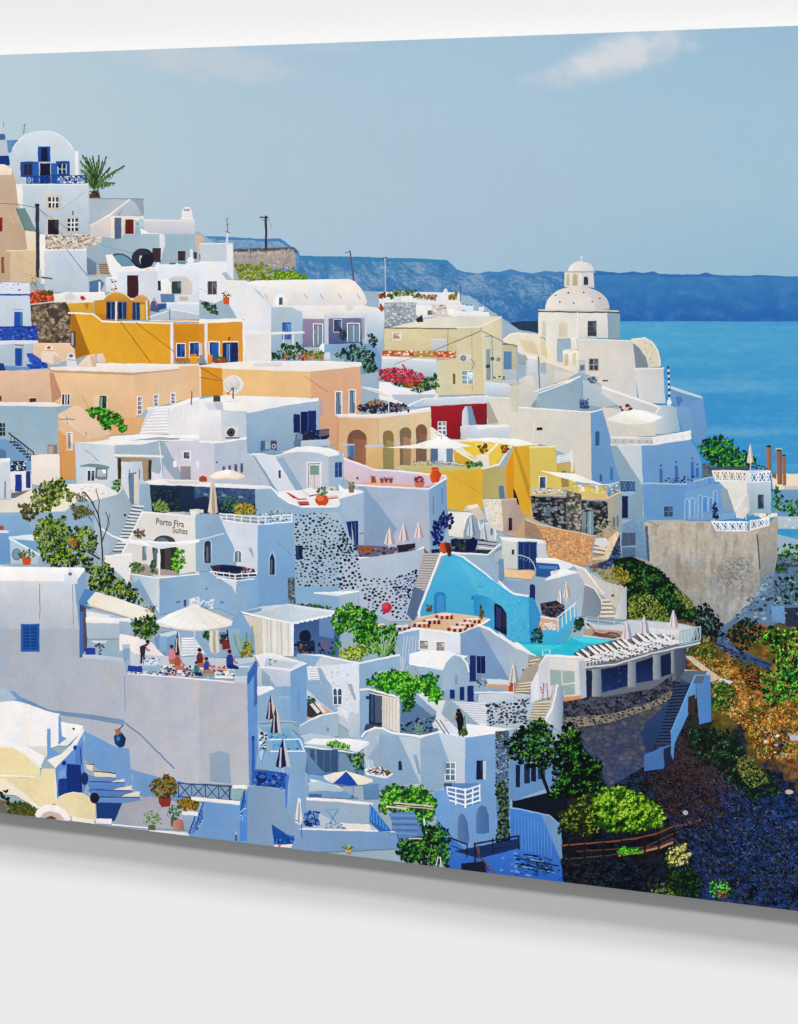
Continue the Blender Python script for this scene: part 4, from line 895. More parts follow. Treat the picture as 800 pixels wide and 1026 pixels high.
# ---- tile F: white villa with dish ------------------------------------------
part('house', 'wide white villa with a flat roof, air conditioner and dark blue shutters')
p('0 254, 78 240, 180 224, 320 228, 556 236, 560 262, 270 290, 172 284, 0 284', 'fbf8f5|f6f2f0'); p('0 282, 170 282, 172 408, 60 404, 0 400', 'efecef>e6e4ea'); p('166 284, 272 288, 272 396, 172 408', 'd8dcea|ccd4e6'); p('268 290, 446 256, 558 238, 562 400, 600 408, 600 430, 440 440, 272 458', 'c0ccec>a8bce6'); p('268 284, 446 250, 558 236, 560 246, 446 262, 270 296', 'f6f2f4')
p('0 400, 172 408, 272 392, 270 404, 140 418, 0 408', 'fbf9f8'); p('0 408, 140 418, 142 580, 0 570', 'cfcde0>d4cfde'); p('140 418, 270 400, 272 456, 310 470, 370 585, 290 582, 142 576', 'c8cce6|ccd0ea'); p('290 458, 335 458, 395 600, 372 592', 'a4b4dc')
T(0, 280, 4); p('672 512, 760 482, 800 474, 800 622, 700 628, 672 620', 'e9e6ec|efecef'); p('590 512, 680 506, 760 478, 800 470, 800 482, 700 512, 680 530, 592 524', 'fbf8f5'); p('596 520, 680 516, 672 620, 556 624', 'dcd8de')
for i in range(8): p([(618 - i * 8, 522 + i * 12.5), (674, 518 + i * 12.5), (674, 524 + i * 12.5), (616 - i * 8, 528 + i * 12.5)], 'fdfbf8')
p('300 640, 560 620, 700 624, 800 622, 800 640, 640 632, 470 652, 302 658', 'f8f4f0'); rub('700 525, 790 522, 790 552, 700 555', 12, 3, ('d8d4d4', 'e4d8d4')); T(180, 340, 4); ln('270 290, 272 455', 2, 'a8b4d8')
sub('shutter'); r(458, 300, 26, 74, '18285c'); back(); sub('window'); r(486, 290, 30, 90, '142050'); r(516, 286, 32, 92, '1c2c64'); ln('516 288, 516 380', 3, '4a60a0'); back()
sub('balcony'); p('466 380, 510 368, 600 358, 602 390, 580 410, 512 412, 466 404', '1a2446'); p('470 378, 494 378, 494 402, 468 402', '8ca0c8'); rub('500 370, 600 366, 596 404, 500 408', 30, 6, ('30406c', '0e1630', '4a5a88', '3c2c40')); p('560 366, 600 362, 600 384, 560 390', '6c6470'); p('466 406, 600 400, 604 424, 466 436', 'ccd2ea'); back()
for (x, y, w_, h_) in ((460, 404, 28, 32), ): sub('air_conditioner'); r(x, y, w_, h_, '7888ac'); back()
sub('air_conditioner'); r(182, 350, 56, 46, 'd8d8d8'); r(182, 392, 60, 6, '60646c'); ell(206, 373, 17, 17, '282c34'); ell(206, 373, 12, 12, '4a4c50'); ell(206, 373, 5, 5, '18181c'); back()
sub('air_conditioner'); r(326, 406, 18, 44, '4c6490'); r(344, 412, 22, 34, 'b4c4dc'); r(366, 406, 24, 40, '3c4c70'); ell(378, 428, 8, 10, 'c0c8d0'); ell(378, 428, 4, 6, '202838'); r(332, 440, 50, 10, '6c84b8'); back()
win(20, 452, 22, 28, '50565e', 'e8e4e8', None, fw=6); ln('28 460, 40 472', 6, '2c3038'); win(6, 512, 38, 50, '8a8690', 'b0a0ac', None, fw=4)
for x in (172, 196, 220, 244): sub('window'); r(x, 508 - (x - 172) * 0.16, 12, 34, '7c7c98'); r(x + 3, 512 - (x - 172) * 0.16, 5, 34, '484c68'); back()
arch(74, 538, 40, 32, 'e0c8c8'); p('78 570, 80 552, 95 545, 110 552, 112 570', 'a84830'); p('62 490, 74 486, 76 520, 64 524', 'f4f0f0'); ell(150, 492, 4, 4, '5a5a70')
p('96 254, 136 252, 172 254, 172 284, 120 282', 'e0dee6'); r(136, 226, 28, 24, '5a4640'); p('136 252, 172 252, 176 284, 150 280', 'c8ccdc'); ln('50 208, 48 262', 5, '7c6c60')
part('satellite_dish', 'cream round satellite dish on the white villa roof')
ell(216, 182, 40, 38, 'efe8e0', 24); ell(212, 178, 32, 31, 'd8cfc8', 20); ell(208, 172, 24, 24, 'e4dcd4', 16); ln('216 196, 216 238', 5, '5c5450'); ln('200 210, 218 196', 3, '4a4648'); ln('196 168, 232 200', 1.5, 'a89c94'); ell(212, 196, 5, 4, '6c645c'); ln('190 250, 240 244', 5, 'e8e4e0'); ell(196, 216, 7, 5, 'a08c80')
part('house', 'small white domed house with a pale door and tiny slit window')
p('270 460, 300 456, 345 458, 380 464, 410 458, 440 442, 470 432, 510 428, 560 430, 600 436, 640 450, 660 460, 658 470, 600 470, 560 458, 500 456, 430 462, 380 474, 330 468', 'f8f5f4'); ell(372, 454, 38, 9, 'a0c0e4')
p('300 462, 380 470, 440 454, 500 450, 560 456, 598 470, 600 610, 560 640, 400 620, 388 600', 'c8cdea|d0d4ee'); p('300 462, 380 466, 500 620, 400 620, 388 600', 'dfe0f0'); p('415 470, 500 610, 470 610, 390 480', 'b4c0e4')
p('598 470, 656 462, 658 580, 620 620, 598 610', 'c4d0ee|b8c8ea'); door(515, 496, 50, 100, 'dcd0d4', 'f0eaea', 5); r(524, 506, 36, 36, '90b0ae'); r(524, 506, 36, 4, '6a8c8c'); win(397, 524, 10, 32, '4c4450', 'e4e4f0', None, fw=3); sub('window'); r(624, 492, 26, 60, '2c4484'); ln('637 492, 637 552', 4, '6c84bc'); ln('624 520, 650 520', 3, '6c84bc'); back()
p('598 590, 624 590, 624 622, 598 622', 'd8cfb8'); arch(604, 596, 14, 26, '8c7c68')
T(340, 380, 4)
part('house', 'lavender-white block with a sunlit pink roof terrace and red pots')
p('0 288, 16 290, 20 400, 0 420', 'c4d0ee'); p('18 316, 140 360, 240 366, 360 380, 430 388, 430 400, 360 430, 60 420, 20 400', 'd8c4d8>d4c0cc'); p('70 420, 130 410, 200 416, 344 428, 350 436, 60 426', 'e8a88c'); ln('18 316, 138 362, 240 368, 428 388', 7, 'f6f0f2')
p('60 424, 100 426, 360 442, 364 690, 340 694, 240 690, 100 660', 'c0c4ea>c8c6e6'); p('60 424, 100 426, 232 600, 180 690, 100 690, 100 450', 'a8b4de'); p('360 440, 430 396, 432 520, 452 540, 400 690, 366 690', 'a8bce8|94b0e0'); ln('60 424, 360 440, 430 396', 7, 'f0ecf4')
p('0 440, 50 450, 98 452, 100 670, 70 680, 40 600, 0 560', 'c4cdec|bcc4e8'); p('0 420, 20 440, 60 440, 98 448, 98 458, 40 462, 0 478', 'f6f4f8')
sub('window'); p('0 334, 12 330, 12 390, 0 392', '2c3c74'); back(); ln('378 470, 378 540', 4, '6c84c0'); ln('412 440, 414 500', 6, '7c94cc'); ell(74, 396, 5, 5, '4a3c5c')
sub('shutter'); p('28 574, 50 570, 52 660, 34 630', '1c2a60'); p('54 568, 74 566, 76 680, 56 676', '22366c'); back(); ln('80 624, 94 620', 4, '7c84a4')
for (x, y) in ((136, 402), (172, 406), (190, 404), (208, 406)): sub('pot'); p([(x - 8, y - 8), (x + 8, y - 8), (x + 6, y + 10), (x - 6, y + 10)], '9c4438'); leaf([(x - 10, y - 14), (x + 10, y - 14), (x + 10, y - 2), (x - 10, y - 2)], 8, 6, ('7c2c2c', 'a84c40', '5c3c28'), base=False); back()
part('potted_plant', 'bowl of red flowers on the pink roof terrace', INK_ROUGH); p('300 412, 344 412, 336 434, 308 434', 'c87860'); leaf('302 395, 320 388, 338 392, 344 412, 304 414', 40, 7, ('7c1c20', 'b42c2c', 'd84840', '5c3020'))
part('urn', 'tall orange terracotta urn on the corner of the pink roof terrace'); p('370 356, 398 354, 400 368, 410 382, 400 412, 372 416, 362 384, 372 370', 'e05a24|b83c1c'); ell(384, 356, 16, 5, 'c84820'); ln('368 364, 402 362', 3, 'f07c44')
T(180, 340, 4)
pot(690, 592, 26, 22, True, '8c6a58', ('3c5028', '6a8c40', 'a0a860'), 'dark pot with a leafy plant on the white parapet near the domed house', 18, 1.3, 1.2)
part('urn', 'small brown jar standing on the pink wall right of the domed house'); p('770 552, 784 550, 790 574, 768 576', 'a04c30'); 
# ---- terraces with loungers --------------------------------------------------
T(180, 460, 4)
part('house', 'white terraced hotel block with curved terrace wall and big black-stone speckled wall')
p('394 130, 420 128, 560 120, 660 130, 640 160, 630 190, 490 192, 440 170, 400 148', 'efe9ec'); 
p('306 112, 370 112, 400 148, 440 172, 490 196, 636 194, 640 164, 736 130, 740 380, 716 396, 640 420, 460 560, 316 260, 308 200', 'b4c8ec|bccbee'); ln('306 110, 368 112, 398 146, 440 174, 492 192, 634 190', 7, 'f6f2f6'); p('600 160, 640 150, 732 128, 736 136, 660 160, 636 192, 620 190', 'f0eef4')
p('640 160, 736 134, 740 380, 716 396, 660 250', 'c2caf0')
p('460 222, 640 210, 714 400, 690 520, 580 512, 462 520', 'c0d0ec'); rub('464 222, 580 214, 650 250, 700 380, 712 420, 680 505, 560 508, 466 515', 400, 7, ('161c38', '222a4c', '1a2040', '303858'), mind=13, flat=1.25)
p('462 510, 640 512, 720 530, 700 590, 600 602, 470 578', 'a8c4ec>9cbae6')
sub('window'); r(466, 346, 28, 56, '14244c'); r(470, 350, 8, 48, '2c4478'); back()
sub('shutter'); p('668 252, 690 248, 692 330, 680 300', '1c2c68'); p('690 248, 716 248, 718 366, 704 364', '1c2860'); ln('704 250, 708 364', 3, '5870b0'); back(); ln('722 300, 740 296', 4, '5c6484')
T(180, 340, 4)
def lounger(s, c='f4eef0', d='a04c38', label=None):
    part('sun_lounger', label); (a, b, e, f) = P(s); p([a, b, e, f], c); ln([f, e], 5, d); ln([a, f], 3, 'd0c0c0')
lounger('426 612, 452 606, 510 640, 470 642', label='leftmost red-framed lounger on the curved terrace'); lounger('490 602, 530 594, 560 622, 520 628', label='red-framed lounger left of the orange urn')
lounger('470 652, 516 648, 520 662, 480 664', 'b8584c', '7c2c20', 'low red table-like lounger in front of the orange urn'); lounger('590 628, 632 624, 636 634, 596 640', 'dcc8c0', 'a8684c', 'small lounger right of the orange urn')
p('426 612, 440 616, 480 640, 456 638', 'a83c2c')
pot(572, 630, 44, 36, True, 'd0562c', ('2c4c2c', '5c7c48', '9cac80'), 'large orange urn with a bushy plant on the curved terrace', 34, 1.0, 1.2)
ell(572, 645, 27, 20, 'c84e26'); ell(565, 638, 14, 10, 'e07848')
# ---- pool-level wall, folded umbrellas terrace -------------------------------
T(340, 380, 4)
part('terrace', 'walled terrace with folded umbrellas and brown lounge furniture')
p('70 664, 200 670, 300 680, 340 676, 360 695, 200 720, 80 714', '6c6074'); rub('80 680, 330 672, 330 690, 180 712, 85 712', 60, 8, ('2c2838', '443848', '7c6874', 'a89498', '5c4850'))
p('230 666, 306 656, 306 676, 240 694', '2a2434'); p('90 672, 130 670, 128 690, 88 690', 'a04c2c')
p('78 716, 200 712, 300 690, 340 670, 342 700, 312 800, 70 800', 'cdd2ee>c4ccec'); ln('78 716, 200 714, 300 690, 340 672', 6, 'f4f2f8')
part('flower_bush', 'orange flowers in a trough on the folded-umbrella terrace', INK_ROUGH); leaf('78 680, 100 668, 128 676, 126 692, 80 692', 40, 7, ('8c3018', 'd85c28', 'f08048', '4c6030'), stretch=1.4)
closed_umbrella(202, 594, 46, 68, 'ead9d8', 'a892a0', 'leftmost of three cream folded umbrellas on the lavender terrace')
closed_umbrella(259, 576, 46, 72, 'ead8d4', 'a08c98', 'middle of three cream folded umbrellas on the lavender terrace')
closed_umbrella(319, 570, 40, 66, 'f0dcd4', 'ac94a0', 'rightmost of three cream folded umbrellas on the lavender terrace')
# speckled lower wall + blue villa (tile J)
T(340, 520, 4)
part('stone_wall', 'white plaster wall studded with dark stones under the folded-umbrella terrace')
p('0 140, 40 150, 80 160, 340 120, 320 250, 290 410, 200 410, 70 340, 0 290', 'c6cbe8>ccd0ec'); rub('0 40, 60 100, 90 240, 210 235, 240 300, 290 400, 240 400, 190 385, 110 350, 80 280, 0 280', 290, 7.5, ('141830', '20243c', '2c3050', '1a2044'), mind=14, flat=1.2)
rub('215 240, 310 205, 320 230, 270 340, 240 300', 150, 7, ('1c2858', '2c3c74', '3c4c88', '141c44'), mind=10, flat=1.2)
part('hanging_ball', 'round crimson disc fixed to the dark-studded white wall'); ell(191, 355, 20, 22, 'c02c44', 18); ell(186, 349, 11, 12, 'd4485c', 12)
part('stair', 'tall grey flight of steps climbing beside the bright blue villa')
p('340 136, 412 140, 410 170, 320 360, 290 410, 274 370', 'a8a4a8'); steps('342 138, 412 140, 322 384, 276 384', 24, 'c4bcb4', '8c8a98'); p('300 270, 345 290, 300 410, 272 380', '68749c')
part('house', 'bright turquoise villa with an arched window and sloping white-edged walls')
p('430 124, 500 150, 680 290, 700 304, 760 310, 800 340, 800 500, 740 500, 680 480, 600 440, 560 400, 430 380, 360 395, 330 395, 320 370', '4cb8e0>3fa8dc')
p('430 128, 470 165, 545 215, 590 300, 540 320, 540 390, 430 376, 345 385, 330 380', '58bce2>4cb0dc'); p('470 152, 680 296, 700 306, 762 312, 764 495, 700 490, 672 470, 672 370, 600 312, 560 300', '64c4e6|4cb4e0'); p('760 312, 800 345, 800 430, 770 495, 764 495', '3490cc')
rub('520 225, 690 310, 760 330, 760 480, 690 470, 670 350, 600 300, 560 280', 70, 7, ('78cce8', '48acd8', '5cbce2'), mind=14)
sub('window'); arch(380, 290, 48, 90, '2c84c4'); arch(392, 304, 30, 70, '4498d0'); back()
sub('archway'); p('540 304, 580 306, 622 330, 626 440, 600 420, 596 400, 540 380', '2f92cc|48aadc'); p('622 336, 650 348, 672 380, 672 468, 622 440', '141c40'); p('630 350, 650 360, 650 440, 630 430', '30386c'); p('655 370, 670 385, 670 440, 655 430', '3c2838'); back()
ln('412 128, 320 372, 322 400', 9, 'f2f2f6'); ln('430 124, 500 152, 600 228, 690 292, 760 308', 9, 'f0f0f6'); p('412 122, 434 122, 434 140, 410 150', 'ffffff')
r(563, 346, 8, 44, '4c5c4c'); ell(567, 352, 4, 8, '3c2828'); r(530, 308, 8, 14, '2c6ca8')
part('restaurant_terrace', 'outdoor dining terrace floor edged in white below the turquoise villa')
p('330 390, 420 374, 560 390, 608 402, 560 425, 486 462, 300 440, 290 412', 'dcc4a8'); p('296 408, 420 376, 600 400, 480 450, 300 436', 'd8a888|e4c8a8')
def tset(x, y, w, label):
    part('dining_set', label)
    h = w * 0.2
    for dx in (-0.5, -0.15, 0.2, 0.5):
        sub('chair'); r(x + w * dx - w * 0.08, y + h * 0.3, w * 0.2, h * 1.2, random.choice(('8c2418', 'a83424', '7c1c14', '5c1810'))); ln([(x + w * dx - w * 0.08, y + h * 1.5), (x + w * dx + w * 0.12, y + h * 1.5)], 3, '3c1010'); back()
    sub('tabletop'); p([(x - w * 0.42, y - h * 0.2), (x + w * 0.4, y - h * 0.4), (x + w * 0.5, y + h * 0.4), (x - w * 0.34, y + h * 0.55)], 'f0dcd0'); back()
tset(420, 382, 60, 'dining table with red chairs at the back of the dining terrace, under the arched window'); tset(370, 402, 58, 'dining table with red chairs left of the rearmost table on the dining terrace'); tset(330, 416, 56, 'leftmost dining table with red chairs on the dining terrace')
tset(532, 400, 56, 'rightmost dining table with red chairs on the dining terrace'); tset(502, 416, 60, 'dining table with red chairs second from the right on the dining terrace'); tset(472, 432, 66, 'front dining table with red chairs at the corner of the dining terrace')
tset(250, 428, 60, 'dining table with red chairs on the lower step left of the dining terrace'); tset(160, 424, 50, 'small red and white table by the dark-studded wall')
for (x, y, k) in ((362, 366, 'leafy plant by the white stair wall of the turquoise villa'), (568, 392, 'small plant at the right end of the dining terrace')): part('potted_plant', k, INK_ROUGH); leaf([(x - 12, y - 22), (x + 12, y - 24), (x + 12, y + 8), (x - 10, y + 10)], 30, 7, ('1c3c30', '3c6c44', '9c4c2c'))
# ---- right of it: small vault huts, blue cafe ---------------------------------
T(340, 380, 4)
part('house', 'pair of white vaulted huts with hooded fronts above the turquoise villa')
p('436 530, 500 532, 530 534, 560 570, 570 600, 640 620, 600 660, 440 626', 'e2dcd2|d8d4d0'); p('438 530, 520 536, 500 580, 496 628, 440 626', 'ece6dc'); p('500 600, 508 560, 524 540, 540 538, 556 556, 566 600, 566 640, 498 640', 'a8b4cc'); ln('500 600, 508 560, 524 540, 540 538, 556 556, 566 604', 5, 'f4f2f0')
p('566 580, 590 574, 612 578, 626 600, 628 650, 566 645', 'ccd4e0'); ln('568 600, 578 582, 596 576, 614 582, 626 604, 628 645', 4, 'f4f2f0'); p('504 510, 560 506, 590 560, 560 570, 530 530, 500 528', 'cfc4b4'); p('512 506, 555 500, 560 512, 520 520', 'f0e8dc'); awin(606, 596, 10, 28, '7c8ca8', None)
part('house', 'pale stone house with dark slit window between yellow house and huts')
p('576 480, 652 480, 658 612, 620 600, 590 560', 'e4dacc'); rub('580 484, 650 484, 652 600, 600 560', 70, 6, ('f0e6da', 'd4c8b8', 'ccc0ae'), mind=10); p('650 484, 710 476, 712 506, 745 512, 800 560, 800 600, 740 640, 660 620', 'b8a496|c0aa94'); p('710 476, 716 500, 744 510, 746 590, 700 612, 654 614', 'b09c90'); p('744 555, 800 590, 800 640, 700 630', 'c4a484'); win(680, 556, 14, 50, '24202c', None); ln('650 484, 710 478', 4, 'dcc8b4')
part('potted_tree', 'dense navy shrub growing against the lavender wall', INK_ROUGH)
leaf('372 570, 390 555, 405 545, 404 532, 452 530, 456 590, 420 610, 410 660, 376 680, 370 620', 170, 10, ('0a1240', '101c5c', '182874', '24368c')); ln('372 690, 404 686', 14, '142060')
part('urn', 'orange urn on the wall end above the turquoise villa'); p('404 660, 430 650, 440 664, 444 690, 420 700, 402 690', 'd85c2c|a83c20'); p('424 656, 446 655, 452 690, 440 715, 430 690', '5c2c28'); ln('440 670, 448 710', 6, '3c2024')
closed_umbrella(529, 544, 36, 82, 'd8dce6', '8894b4', 'left grey-white folded umbrella beside the vaulted huts')
closed_umbrella(581, 572, 28, 76, 'e0e0e4', '94a0b8', 'right grey-white folded umbrella beside the vaulted huts')
part('cafe_terrace', 'dark furnished terrace in front of the vaulted huts')
p('446 640, 560 640, 640 655, 600 698, 452 690', '242a48'); rub('450 640, 560 640, 630 660, 600 695, 455 688', 70, 9, ('0e1430', '3c4468', '6c7090', '141c3c', '2c4030')); p('556 648, 640 656, 620 684, 548 682', 'b0b4c0'); ln('556 660, 630 668', 4, '2c2c40'); ln('560 672, 620 680', 4, 'f0f0f4'); p('508 650, 540 632, 558 650, 545 690, 512 690', '101844')
T(340, 520, 4)
p('452 136, 600 140, 640 100, 652 104, 656 270, 624 250, 600 225, 500 150', 'c2caE6'.lower() + '|b4c4e6'); ln('452 136, 598 142, 646 100', 6, 'f4f2f6'); p('626 130, 650 110, 652 170, 628 180', '8ca4d4'); rail((628, 174), (652, 160), 36, 4, 4, 'c8d4ea', 'h')
T(500, 420, 4)
part('house', 'small blue-gated cafe house with an arched iron gate')
p('10 476, 70 478, 78 600, 18 600', 'd2d2cc'); p('0 470, 190 484, 196 496, 188 500, 76 494, 14 484', 'f4f2ee'); p('74 492, 190 500, 200 560, 150 570, 80 600', 'c8ccd0'); win(52, 522, 10, 22, '3c3c4c'); door(80, 494, 70, 108, '1c3468', '708cb8'); ln('100 500, 100 600', 3, '3c5c98'); ln('124 500, 124 600', 3, '3c5c98')
ln('20 552, 50 545, 90 545, 120 556, 140 578, 148 604', 4, 'c8d0dc'); 
for i in range(5): ln([(84 + i * 12, 560 + i * 4), (96 + i * 12, 544 + i * 6)], 2.4, '8ca0c8')
p('18 600, 140 608, 146 620, 130 642, 20 632', 'f0cca0|e8bc90'); ln('18 604, 22 636', 3, 'f8e8d0')
p('150 560, 286 558, 300 590, 270 606, 216 604, 150 572', 'e8e8ec'); ln('150 560, 286 560', 8, 'fdfaf8'); p('152 574, 240 580, 246 600, 200 634, 148 628', '2c5c9c'); p('160 584, 236 590, 232 602, 160 598', '5488c4'); p('208 610, 250 600, 270 608, 240 626, 210 632', 'ece4dc'); ell(236, 614, 18, 8, 'd8d0c8'); p('186 640, 260 600, 290 606, 320 612, 330 640, 190 650', 'f2f0f2')
p('0 560, 20 560, 24 640, 10 650, 0 640', '90a8cc')
part('house', 'lavender-shaded curved house above the pool with an arched blue doorway')
p('18 640, 60 650, 140 644, 170 652, 320 614, 330 640, 345 660, 350 720, 330 790, 170 790, 120 706, 66 700, 20 660', 'a8b8dc|c0c8de'); ln('0 650, 60 700, 120 708', 8, 'f0f0f4'); awin(124, 660, 22, 66, '1c2c60', None); p('170 660, 300 625, 260 720, 210 730, 172 740', 'b8c0d8')
p('300 582, 340 600, 420 650, 510 670, 512 760, 470 760, 430 720, 400 700, 360 690, 320 620', 'd6d0c8|c4bcb4'); ln('300 584, 345 602, 420 700', 7, 'f2eee8'); p('345 665, 380 680, 410 720, 416 770, 390 790, 330 790', '9ca0b4|8c94ac'); ln('345 662, 384 680, 412 725, 416 775', 5, 'ece8e4'); ell(458, 706, 6, 6, '5a5450'); rub('430 670, 505 680, 505 740, 440 700', 20, 5, ('dcd4ca', 'bcb2a6'))
# ---- right: hillside, sea-side terrace, retaining wall -----------------------
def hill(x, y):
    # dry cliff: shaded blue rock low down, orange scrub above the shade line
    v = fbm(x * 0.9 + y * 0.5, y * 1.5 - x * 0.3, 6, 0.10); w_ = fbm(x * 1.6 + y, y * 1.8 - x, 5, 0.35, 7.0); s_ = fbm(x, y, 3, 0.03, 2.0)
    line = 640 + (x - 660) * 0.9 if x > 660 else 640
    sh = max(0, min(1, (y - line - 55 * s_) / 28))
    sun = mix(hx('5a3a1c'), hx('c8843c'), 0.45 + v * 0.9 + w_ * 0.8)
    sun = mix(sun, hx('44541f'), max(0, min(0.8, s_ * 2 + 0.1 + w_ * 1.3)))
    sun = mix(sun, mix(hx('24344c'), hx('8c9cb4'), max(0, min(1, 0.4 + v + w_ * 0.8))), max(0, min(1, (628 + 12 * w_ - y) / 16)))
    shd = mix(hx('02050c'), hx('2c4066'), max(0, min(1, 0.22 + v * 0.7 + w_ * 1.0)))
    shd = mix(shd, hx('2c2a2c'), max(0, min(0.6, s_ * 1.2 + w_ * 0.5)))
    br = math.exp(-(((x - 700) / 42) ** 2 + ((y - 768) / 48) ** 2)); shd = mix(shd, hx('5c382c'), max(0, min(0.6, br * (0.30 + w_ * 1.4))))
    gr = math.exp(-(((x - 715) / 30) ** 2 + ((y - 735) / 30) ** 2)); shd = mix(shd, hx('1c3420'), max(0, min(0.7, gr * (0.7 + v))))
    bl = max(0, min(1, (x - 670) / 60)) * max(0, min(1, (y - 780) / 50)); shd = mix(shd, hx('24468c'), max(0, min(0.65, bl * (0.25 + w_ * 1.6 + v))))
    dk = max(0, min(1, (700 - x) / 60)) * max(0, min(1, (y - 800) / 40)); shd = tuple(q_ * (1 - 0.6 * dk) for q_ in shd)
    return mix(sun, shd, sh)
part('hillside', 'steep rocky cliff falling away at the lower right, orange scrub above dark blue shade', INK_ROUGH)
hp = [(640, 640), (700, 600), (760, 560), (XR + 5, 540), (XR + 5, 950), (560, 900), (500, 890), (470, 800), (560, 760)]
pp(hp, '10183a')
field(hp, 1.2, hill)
T(600, 560, 4)
sub('dry_scrub', None, INK_ROUGH)
leaf('350 380, 420 400, 540 400, 560 460, 640 560, 760 570, 800 600, 800 800, 640 800, 600 700, 560 660, 470 600, 450 480, 380 410', 2300, 10, ('3c2010', '8c4818', 'cc6c24', 'e48c34', 'f0b868'), base=False, clump=0.09)
leaf('350 380, 420 400, 540 400, 560 460, 640 560, 760 570, 800 600, 800 800, 640 800, 600 700, 560 660, 470 600, 450 480, 380 410', 1500, 9, ('16280f', '34501c', '5c7c2c', '94a044', 'd0c080'), base=False, clump=0.12, seed=5)
back()
sub('stones'); rub('560 620, 800 640, 800 800, 640 800', 40, 8, ('e0d4c4', 'b0a49c', 'f0dcc0'), mind=26); back()
p('340 385, 360 380, 440 440, 495 480, 450 492, 430 462', 'c8bca4'); p('490 478, 540 492, 525 502, 480 490', 'd4d8dc'); p('762 706, 800 716, 800 742, 770 728', 'b8bcc8')
part('rock_slope', 'pale blue-grey rocky gully at the foot of the tall retaining wall', INK_ROUGH)
p('650 80, 700 40, 800 0, 800 260, 740 250, 690 270, 560 240, 520 290, 470 330, 460 300, 500 250, 620 180', '8498b8|7088ac'); rub('650 90, 800 10, 800 250, 700 260, 560 235, 500 260', 200, 11, ('9cb4d0', '60789c', '445878', 'b0c0d4', '283850'), mind=13); p('690 188, 745 190, 745 260, 700 250', '84acdc'); p('745 195, 800 195, 800 290, 750 270', '2c3448'); rub('745 195, 800 195, 800 290, 750 270', 40, 8, ('5c6474', '1c2434', '8c8c94'), mind=9)
p('460 300, 500 290, 540 350, 700 420, 680 450, 600 400, 480 340', '6c84ac>2c3c60'); p('470 330, 560 380, 690 425, 680 440, 560 400, 466 345', '3c5078'); ln('462 336, 560 380, 690 426', 4, '1c2c4c'); rub('470 300, 520 300, 560 360, 680 440, 560 430, 480 350', 70, 8, ('3c5078', '6c84a8', '1c2840', '24344c', '101828'), mind=12)
part('shrub', 'dark navy-green shrubs growing at the left foot of the tall retaining wall', INK_ROUGH)
leaf('380 190, 440 185, 490 250, 475 300, 440 330, 400 290', 300, 9, ('020610', '061420', '0c2428', '1c3c34'), clump=0.12)
leaf('345 320, 400 300, 470 330, 480 390, 430 405, 350 385', 300, 8, ('1c2c10', '3c5420', '6c7c34', '9c9c4c'), clump=0.12)
leaf('410 278, 450 285, 456 330, 420 335', 90, 7, ('4c5430', '8c8c58', 'b0a878'), base=False)
part('shrub', 'dark round shrub shaded at the bottom of the retaining wall', INK_ROUGH)
leaf('515 262, 550 236, 600 232, 660 262, 670 300, 620 330, 600 370, 560 370, 520 320', 330, 9, ('04101c', '0c2424', '14342c', '24503c'), clump=0.12)
part('shrub', 'dark leafy shrub clinging beside the pale gully at the right edge', INK_ROUGH)
leaf('696 92, 740 66, 800 64, 800 190, 700 186, 720 140, 694 118', 260, 9, ('06140f', '10301c', '1c4c24', '3c7434'))
leaf('690 30, 720 22, 770 40, 750 56, 700 50', 70, 8, ('0c2c1c', '1c4c2c', '4c7c44'))
part('fig_tree', 'bright green spreading tree on the slope at the right edge', INK_ROUGH)
sub('trunk'); ln('800 560, 760 470, 720 380', 8, '241c1c'); back()
sub('foliage', None, INK_ROUGH)
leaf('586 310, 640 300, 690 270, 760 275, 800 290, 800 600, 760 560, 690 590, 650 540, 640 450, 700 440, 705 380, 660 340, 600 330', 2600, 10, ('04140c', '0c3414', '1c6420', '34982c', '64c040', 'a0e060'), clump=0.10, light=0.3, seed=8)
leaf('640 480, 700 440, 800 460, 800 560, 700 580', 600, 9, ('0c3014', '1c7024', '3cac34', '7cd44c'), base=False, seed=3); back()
leaf('560 440, 640 440, 650 520, 600 520', 140, 9, ('04080c', '0c1414', '142c18'), base=False)
part('shrub', 'low green shrub beside the blue stair tower', INK_ROUGH)
leaf('450 500, 500 485, 560 530, 520 600, 455 610', 280, 8, ('0c2c10', '1c5420', '3c8430', '84ac3c'))
T(600, 420, 4)
part('headland_quay', 'small quay terrace with three brown round piers above the sea')
p('690 220, 740 218, 800 228, 800 280, 700 282', 'f0dcc4|ecd8c0'); p('740 268, 800 266, 800 290, 745 290', 'd0c0b0'); p('700 282, 800 285, 800 420, 700 410', '8cb0dc')
sub('pier'); p('672 108, 692 108, 694 214, 674 214', 'a87858|7c5c4c'); ell(682, 108, 11, 5, '3c3438'); back()
sub('pier'); p('712 124, 734 122, 736 262, 716 262', 'a07050|74584c'); ell(722, 122, 13, 6, 'c8c0bc'); ell(722, 125, 10, 4, '4c4044'); back()
sub('pier'); p('736 146, 750 144, 752 266, 738 266', 'a8744c|80604c'); ell(743, 145, 8, 4, '44383c'); back()
p('694 218, 712 218, 712 240, 694 232', '74645c'); rub('620 180, 680 190, 670 206, 620 196', 10, 7, ('28201c', '4c4038'))
part('tree', 'rounded green tree between the blue terraced house and the sea', INK_ROUGH)
leaf('398 110, 420 78, 470 62, 520 70, 555 100, 570 125, 600 130, 630 160, 620 190, 580 198, 500 196, 450 186, 410 150', 900, 9, ('06200f', '0f4416', '1c6c20', '3c9c30', '7cc848'), clump=0.11, light=0.35, seed=2)
part('tree', 'green bushes behind the corner terrace house at the right edge', INK_ROUGH)
